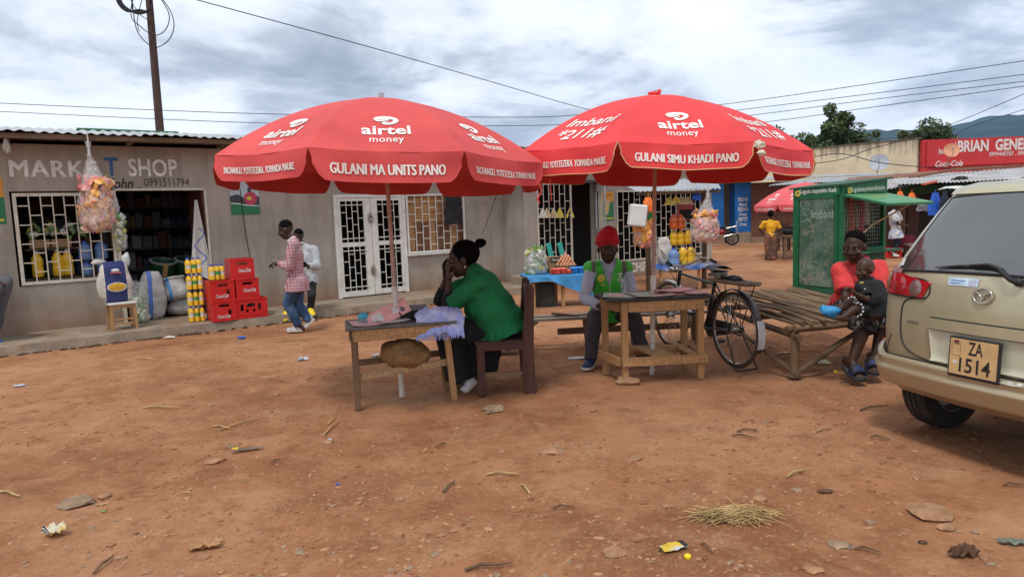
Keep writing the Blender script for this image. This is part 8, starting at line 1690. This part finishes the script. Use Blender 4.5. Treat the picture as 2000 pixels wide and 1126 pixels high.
# countless pebbles and crumbs of earth
def scatter(name, n, mats, szr, yr, spread, label_kind='stuff', flat=.45, seed=1, cover=None):
    rn = random.Random(seed); mb = MB(); ico = MB().blob((0, 0, 0), (1, 1, 1), 1, .35, 1.7, seed); ic2 = MB().blob((0, 0, 0), (1, 1, 1), 1, .5, 2.1, seed + 4)
    for i in range(n):
        while True:
            y = yr[0] + (yr[1] - yr[0]) * rn.random() ** spread; x = rn.uniform(-.80, .82) * y + rn.uniform(-.2, .2)
            if cover is None or noise.noise(V((x * .55, y * .55, seed))) + .35 * noise.noise(V((x * 2, y * 2, seed))) > cover: break
        s = rn.uniform(*szr) * (rn.random() ** 2.2 * 2.2 + .5); a = rn.uniform(0, 6.3); ca, sa = math.cos(a), math.sin(a); sx, sy, sz = s * rn.uniform(.7, 1.5), s * rn.uniform(.6, 1), s * flat * rn.uniform(.5, 1.2); z = gz(x, y) + sz * .25
        src = ico if i % 2 else ic2; mb.cur = rn.randrange(len(mats)); mb.add([(x + (vx * sx * ca - vy * sy * sa), y + (vx * sx * sa + vy * sy * ca), z + vz * sz) for vx, vy, vz in src.v], src.f)
    return mb.build(name, mats, kind='stuff', fixn=False)
m_soilc = M('red_soil_crumb', (.27, .115, .052), .95, .25, 9, .5); m_soill = M('pale_soil_crumb', (.37, .19, .105), .95, .25, 9, .5)
scatter('earth_crumbs', 9000, [m_soilc, m_soill, m_soilc, m_soill], (.004, .011), (1.9, 9.5), 1.25, seed=3, cover=-.12, flat=.4)
scatter('gravel', 1000, [m_stone, m_stoneg, m_soill, m_stone], (.005, .012), (1.9, 9.5), 1.2, seed=8, cover=.06, flat=.35)
scatter('gravel', 900, [m_stoneg, m_stone, m_soill], (.005, .010), (2.2, 4.2), 1.0, seed=15, cover=.18, flat=.3)
# single stones one can pick out
ST = [(1072, 880, .085), (1092, 872, .045), (1242, 893, .05), (1485, 970, .045), (1555, 952, .04), (1820, 1000, .12), (1850, 1025, .05), (1640, 1060, .06), (980, 878, .03), (1380, 853, .03), (1495, 820, .03), (640, 862, .055), (780, 975, .035), (150, 980, .11), (205, 966, .05), (420, 898, .07), (450, 870, .04),
      (1150, 860, .025), (1120, 790, .04), (965, 800, .12), (905, 838, .03), (285, 1110, .03), (585, 1075, .03), (1890, 1070, .045), (1200, 1085, .06), (1055, 750, .03), (700, 980, .025), (1300, 985, .03), (1700, 1015, .03), (540, 770, .04), (180, 740, .035), (330, 750, .03), (1160, 800, .04), (1590, 1110, .05), (850, 1085, .03), (60, 860, .03), (1790, 930, .03)]
for i, (px, py, r_) in enumerate(ST):
    p = G(px, py, 0); o = MB().blob((0, 0, 0), (r_, r_ * .75, r_ * .34), 2, .55, 1.6, i + 2, flat=-.01).build('stone', [m_stone, m_stoneg, m_stone][i % 3], smooth=30); o.location = (p.x, p.y, gz(p.x, p.y) + r_ * .10); o.rotation_euler = (0, 0, i * 1.7)
    dx = [(x_, y_, l_) for x_, y_, l_ in ((1425, 1008, 'straw heap'), (1314, 1073, 'yellow wrapper'), (108, 1042, 'crushed pouch'), (400, 1066, 'brown paper scrap'), (483, 878, 'bark strip'), (690, 800, 'grey table leg'), (1035, 768, 'tall dark chair'), (1212, 748, 'pine table leg'), (1830, 832, 'car wheel'), (1882, 1080, 'torn brown leaf'), (1550, 746, 'stick platform post'), (262, 700, 'yellow reed'))]
    n_ = min(dx, key=lambda q: math.hypot(q[0] - px, q[1] - py)); ds = math.hypot(n_[0] - px, n_[1] - py)
    rel = ('left' if n_[0] > px else 'right') if abs(n_[0] - px) > abs(n_[1] - py) else ('beyond' if n_[1] > py else 'nearer')
    where = {'left': 'left of the ', 'right': 'right of the ', 'beyond': 'just beyond the ', 'nearer': 'nearer than the '}[rel] + n_[2]
    tag(o, '%s %s stone %s, %s' % ('large flat' if r_ > .08 else 'palm sized' if r_ > .045 else 'small', ('tan', 'grey', 'tan')[i % 3], where, ('jagged', 'half buried', 'lying loose', 'rounded', 'chipped', 'dusty', 'wedge shaped', 'knobbly', 'egg shaped', 'split', 'blunt')[i % 11]), 'stone', 'loose stones on the red dirt')
# straws, twigs
TW = [(430, 838, 510, 815, 1, 'pale straw pair left of the grey table'), (415, 832, 450, 836, 1, 'short straw beside the pale straw pair'), (530, 905, 548, 895, 0, 'small dark twig in the left yard'), (866, 960, 888, 936, 0, 'brown wood chip in the middle foreground'), (950, 924, 1012, 926, 1, 'pale straw in the middle yard'), (1018, 945, 1035, 966, 1, 'bent pale twig in the middle yard'), (1080, 993, 1122, 992, 0, 'dark thin twig left of the straw heap'),
      (1595, 845, 1624, 836, 1, 'pale twig between the platform and the car'), (1536, 930, 1574, 915, 1, 'thin brown twig right of the yard'), (1700, 855, 1740, 862, 0, 'dark twig behind the car wheel'), (540, 668, 622, 659, 1, 'yellow green reed lying below the veranda kerb'), (262, 700, 304, 702, 1, 'short yellow reed below the veranda at the left'), (183, 1117, 222, 1082, 0, 'brown twig in the bottom left corner'), (0, 960, 40, 970, 1, 'pale stick at the left edge'),
      (910, 1117, 1000, 1103, 0, 'brown twig at the bottom edge'), (344, 965, 378, 962, 1, 'curled brown leaf strip in the left yard'), (632, 850, 662, 820, 1, 'thin straw leaning left of the grey table leg'), (640, 828, 655, 816, 1, 'short straw chip left of the grey table leg'), (1680, 802, 1735, 794, 0, 'dark root by the car wheel'), (1670, 1068, 1722, 1078, 0, 'thin brown twig in the right foreground'), (1370, 1065, 1392, 1085, 0, 'small bent twig beside the yellow wrapper'), (1960, 945, 2000, 946, 0, 'dark twig at the right edge'), (280, 797, 350, 796, 1, 'long pale straw in the left yard'), (870, 865, 850, 876, 0, 'small bark flake in the left yard'),
      (1430, 850, 1480, 856, 0, 'dark twig right of the yard centre'), (1440, 842, 1480, 838, 0, 'second dark twig right of the yard centre'), (600, 742, 614, 738, 0, 'dark bark chip between kerb and grey table'), (1640, 745, 1660, 752, 0, 'twig beneath the stick platform')]
for i, (x0, y0, x1, y1, c_, lab) in enumerate(TW):
    a, b_ = G(x0, y0), G(x1, y1); a.z = gz(a.x, a.y) + .012; b_.z = gz(b_.x, b_.y) + .018; L = (b_ - a).length; r_ = min(.008, .0035 + L * .02)
    mb = MB(); mb.tube([a, a.lerp(b_, .35) + V((0, .012, .01)), a.lerp(b_, .7) + V((.006, -.01, .006)), b_], [r_, r_ * 1.1, r_ * .9, r_ * .5], 5)
    o = rebase(mb.build('straw' if c_ else 'twig', m_straw if c_ else m_stick2)); tag(o, lab, 'straw' if c_ else 'twig', 'straws and twigs on the dirt')
# heap of dry grass
hc_ = G(1432, 1008); mb = MB(); rn = random.Random(4)
for i in range(300):
    c_ = V((hc_.x + rn.gauss(0, .075), hc_.y + rn.gauss(0, .028), gz(hc_.x, hc_.y) + .008 + abs(rn.gauss(0, .012)))); a = rn.gauss(.1, .55); d = V((math.cos(a), math.sin(a), rn.gauss(0, .10))) * rn.uniform(.04, .15); mb.tube([c_ - d, c_ + V((0, 0, rn.uniform(0, .02))), c_ + d], [.002, .0026, .0015], 4)
for i in range(14):
    c_ = V((hc_.x - .16 + rn.gauss(0, .08), hc_.y + rn.gauss(0, .035), gz(hc_.x, hc_.y) + .008)); a = rn.gauss(.3, .4); d = V((math.cos(a), math.sin(a), 0)) * rn.uniform(.05, .12); mb.tube([c_ - d, c_ + d], .0022, 4)
mb.build('straw_heap', M('heap_straw', (.40, .265, .115), .8, .3, 8, .1), kind='stuff')
# litter
m_wr = M('yellow_blue_wrapper', (.66, .44, .04), .4, .15, 20, .4, stain=(.40, .52, .66), stains=.9, stain_scale=10); m_wr2 = M('white_yellow_wrapper', (.60, .55, .42), .4, .15, 20, .4, stain=(.60, .40, .03), stains=.9, stain_scale=10)
def litter(name, label, cat, px, py, w_, d_, mat, rz, h_=.03, amp=.5, seed=1, parts=None):
    p = G(px, py); t = thing(name, label, cat, (p.x, p.y, gz(p.x, p.y) + .008), rz); mb = MB(); f = lambda a, b_, s: V(((a - .5) * w_, (b_ - .5) * d_ * (1 - .3 * abs(2 * a - 1) ** 3), s * h_ * .5 * (1 - abs(2 * b_ - 1) ** 2) * (1 - .8 * abs(2 * a - 1) ** 2) + h_ * amp * noise.noise(V((a * 5, b_ * 4, seed))) + h_ * .5))
    mb.grid(12, 8, lambda a, b_: f(a, b_, 1)); mb.grid(12, 8, lambda a, b_: f(a, b_, -1)); mb.build('crumpled_sheet', mat, t, smooth=50)
    for n_, m_, (a0, a1) in parts or []: MB().grid(4, 8, lambda a, b_: f(a0 + (a1 - a0) * a, b_, 1.0) + V((0, 0, .002))).build(n_, m_, t, smooth=True)
    return t
litter('crisp_packet', 'torn yellow and blue packet with dark ends in the right foreground', 'packet', 1314, 1073, .150, .070, m_wr, .38, .022, .5, 2, [('dark_end', m_dark, (.0, .06)), ('dark_end', m_dark, (.80, 1.0))])
bcp = thing('plastic_disc', 'bright yellow bottle cap beside the torn yellow packet', 'bottle cap', G(1343, 1090) + V((0, 0, .0))); bcp.location.z = gz(bcp.location.x, bcp.location.y); MB().lathe([(.0165, 0), (.018, .004), (.017, .014), (.013, .018), (.001, .0185)], 20).build('cap_shell', M('yellow_plastic_cap', (.80, .58, .01), .35), bcp, smooth=30)
litter('food_pouch', 'crushed white and yellow pouch with a dark ring in the left foreground', 'packet', 108, 1042, .11, .10, m_wr2, 1.0, .05, .6, 5, [('dark_ring', m_trimblk, (.06, .12)), ('dark_ring', m_trimblk, (.0, .03))])
litter('crumpled_paper', 'crumpled brown paper scrap left of the foreground centre', 'paper', 400, 1066, .16, .055, M('brown_paper', (.40, .21, .10), .8, .15, 9, .6), .25, .035, .9, 7); litter('crumpled_paper', 'thin pale paper scrap above the brown paper scrap', 'paper', 420, 1055, .07, .03, M('pale_brown_paper', (.50, .30, .18), .8), .4, .02, .9, 9)
litter('plastic_scrap', 'silver and blue plastic scrap between the walking man and the grey table', 'scrap', 592, 702, .13, .08, M('silver_scrap', (.45, .48, .52), .35, .4, 20, .5), .3, .035, .9, 11); litter('plastic_scrap', 'pale plastic scrap left of the boulder table', 'scrap', 733, 695, .11, .05, m_wsole, .5, .03, .9, 13)
litter('plastic_cup', 'white plastic cup lid below the veranda kerb', 'cup', 332, 660, .16, .07, m_wsole, .1, .04, .2, 15); litter('plastic_scrap', 'blue plastic strip below the veranda by the red crates', 'scrap', 472, 661, .13, .045, m_bp, .0, .03, .9, 17); litter('plastic_scrap', 'small grey blue scrap at the far left of the yard', 'scrap', 38, 752, .11, .05, m_bluep, .3, .02, .9, 19)
litter('paper_scrap', 'white printed paper scrap on the dirt left of the vest man', 'paper', 1128, 699, .22, .12, m_pw, .1, .01, .9, 21); litter('paper_scrap', 'pale paper scrap under the stick platform', 'paper', 1532, 687, .18, .05, m_tanp, .1, .01, .9, 22)
litter('plastic_bottle', 'crushed clear bottle with yellow green label under the stick platform', 'bottle', 1606, 710, .17, .075, M('clear_green_plastic', (.45, .50, .40), .3, .3, 14, .4, stain=(.50, .55, .03), stains=.9, stain_scale=8), -.4, .055, .4, 23); yc = thing('plastic_disc', 'small yellow cap on the dirt under the stick platform', 'bottle cap', G(1632, 726)); MB().lathe([(.018, 0), (.018, .014), (.001, .016)], 14).build('cap_shell', MATS['yellow_plastic_cap'], yc)
litter('grey_rag', 'grey green flattened rag at the right edge of the foreground', 'rag', 1978, 1057, .13, .045, M('grey_green_rag', (.16, .18, .15), .9, .3, 9, .4), -.2, .02, .9, 25); litter('dead_leaf', 'torn dark brown leaf in the right foreground', 'leaf', 1882, 1080, .14, .06, M('brown_leaf', (.11, .055, .03), .9, .3, 9, .4), .1, .035, 1.2, 27); litter('dead_leaf', 'dark damp leaf patch right of the yard centre', 'leaf', 1612, 954, .09, .045, MATS['brown_leaf'], 0, .008, .6, 29)
litter('bark_strip', 'long grey brown bark strip in the left yard', 'bark', 483, 878, .22, .04, M('grey_bark_strip', (.17, .13, .10), .9, .3, 14, .5), .35, .018, .5, 31); litter('yellow_peel', 'small yellow peel lying at the end of the bark strip', 'peel', 460, 877, .045, .03, m_oil, .3, .02, .9, 33); litter('green_scrap', 'tiny green scrap in the left foreground', 'scrap', 202, 995, .035, .016, m_gk[0], .1, .01, .6, 35)
litter('blue_scrap', 'tiny blue scrap left of the middle yard', 'scrap', 660, 945, .03, .015, m_bp, .1, .01, .6, 36); litter('blue_scrap', 'tiny dark blue scrap beside the tan stone right of the bark strip', 'scrap', 645, 860, .028, .02, m_bluep, .1, .012, .6, 37)
rr = thing('metal_ring', 'small dark ring lying in the right foreground', 'ring', G(1802, 1056)); rr.location.z = gz(rr.location.x, rr.location.y) + .006; MB().tube([(.02 * math.cos(i * PI / 8), .013 * math.sin(i * PI / 8), 0) for i in range(16)], .003, 5, closed=True).build('ring_body', m_dark, rr)
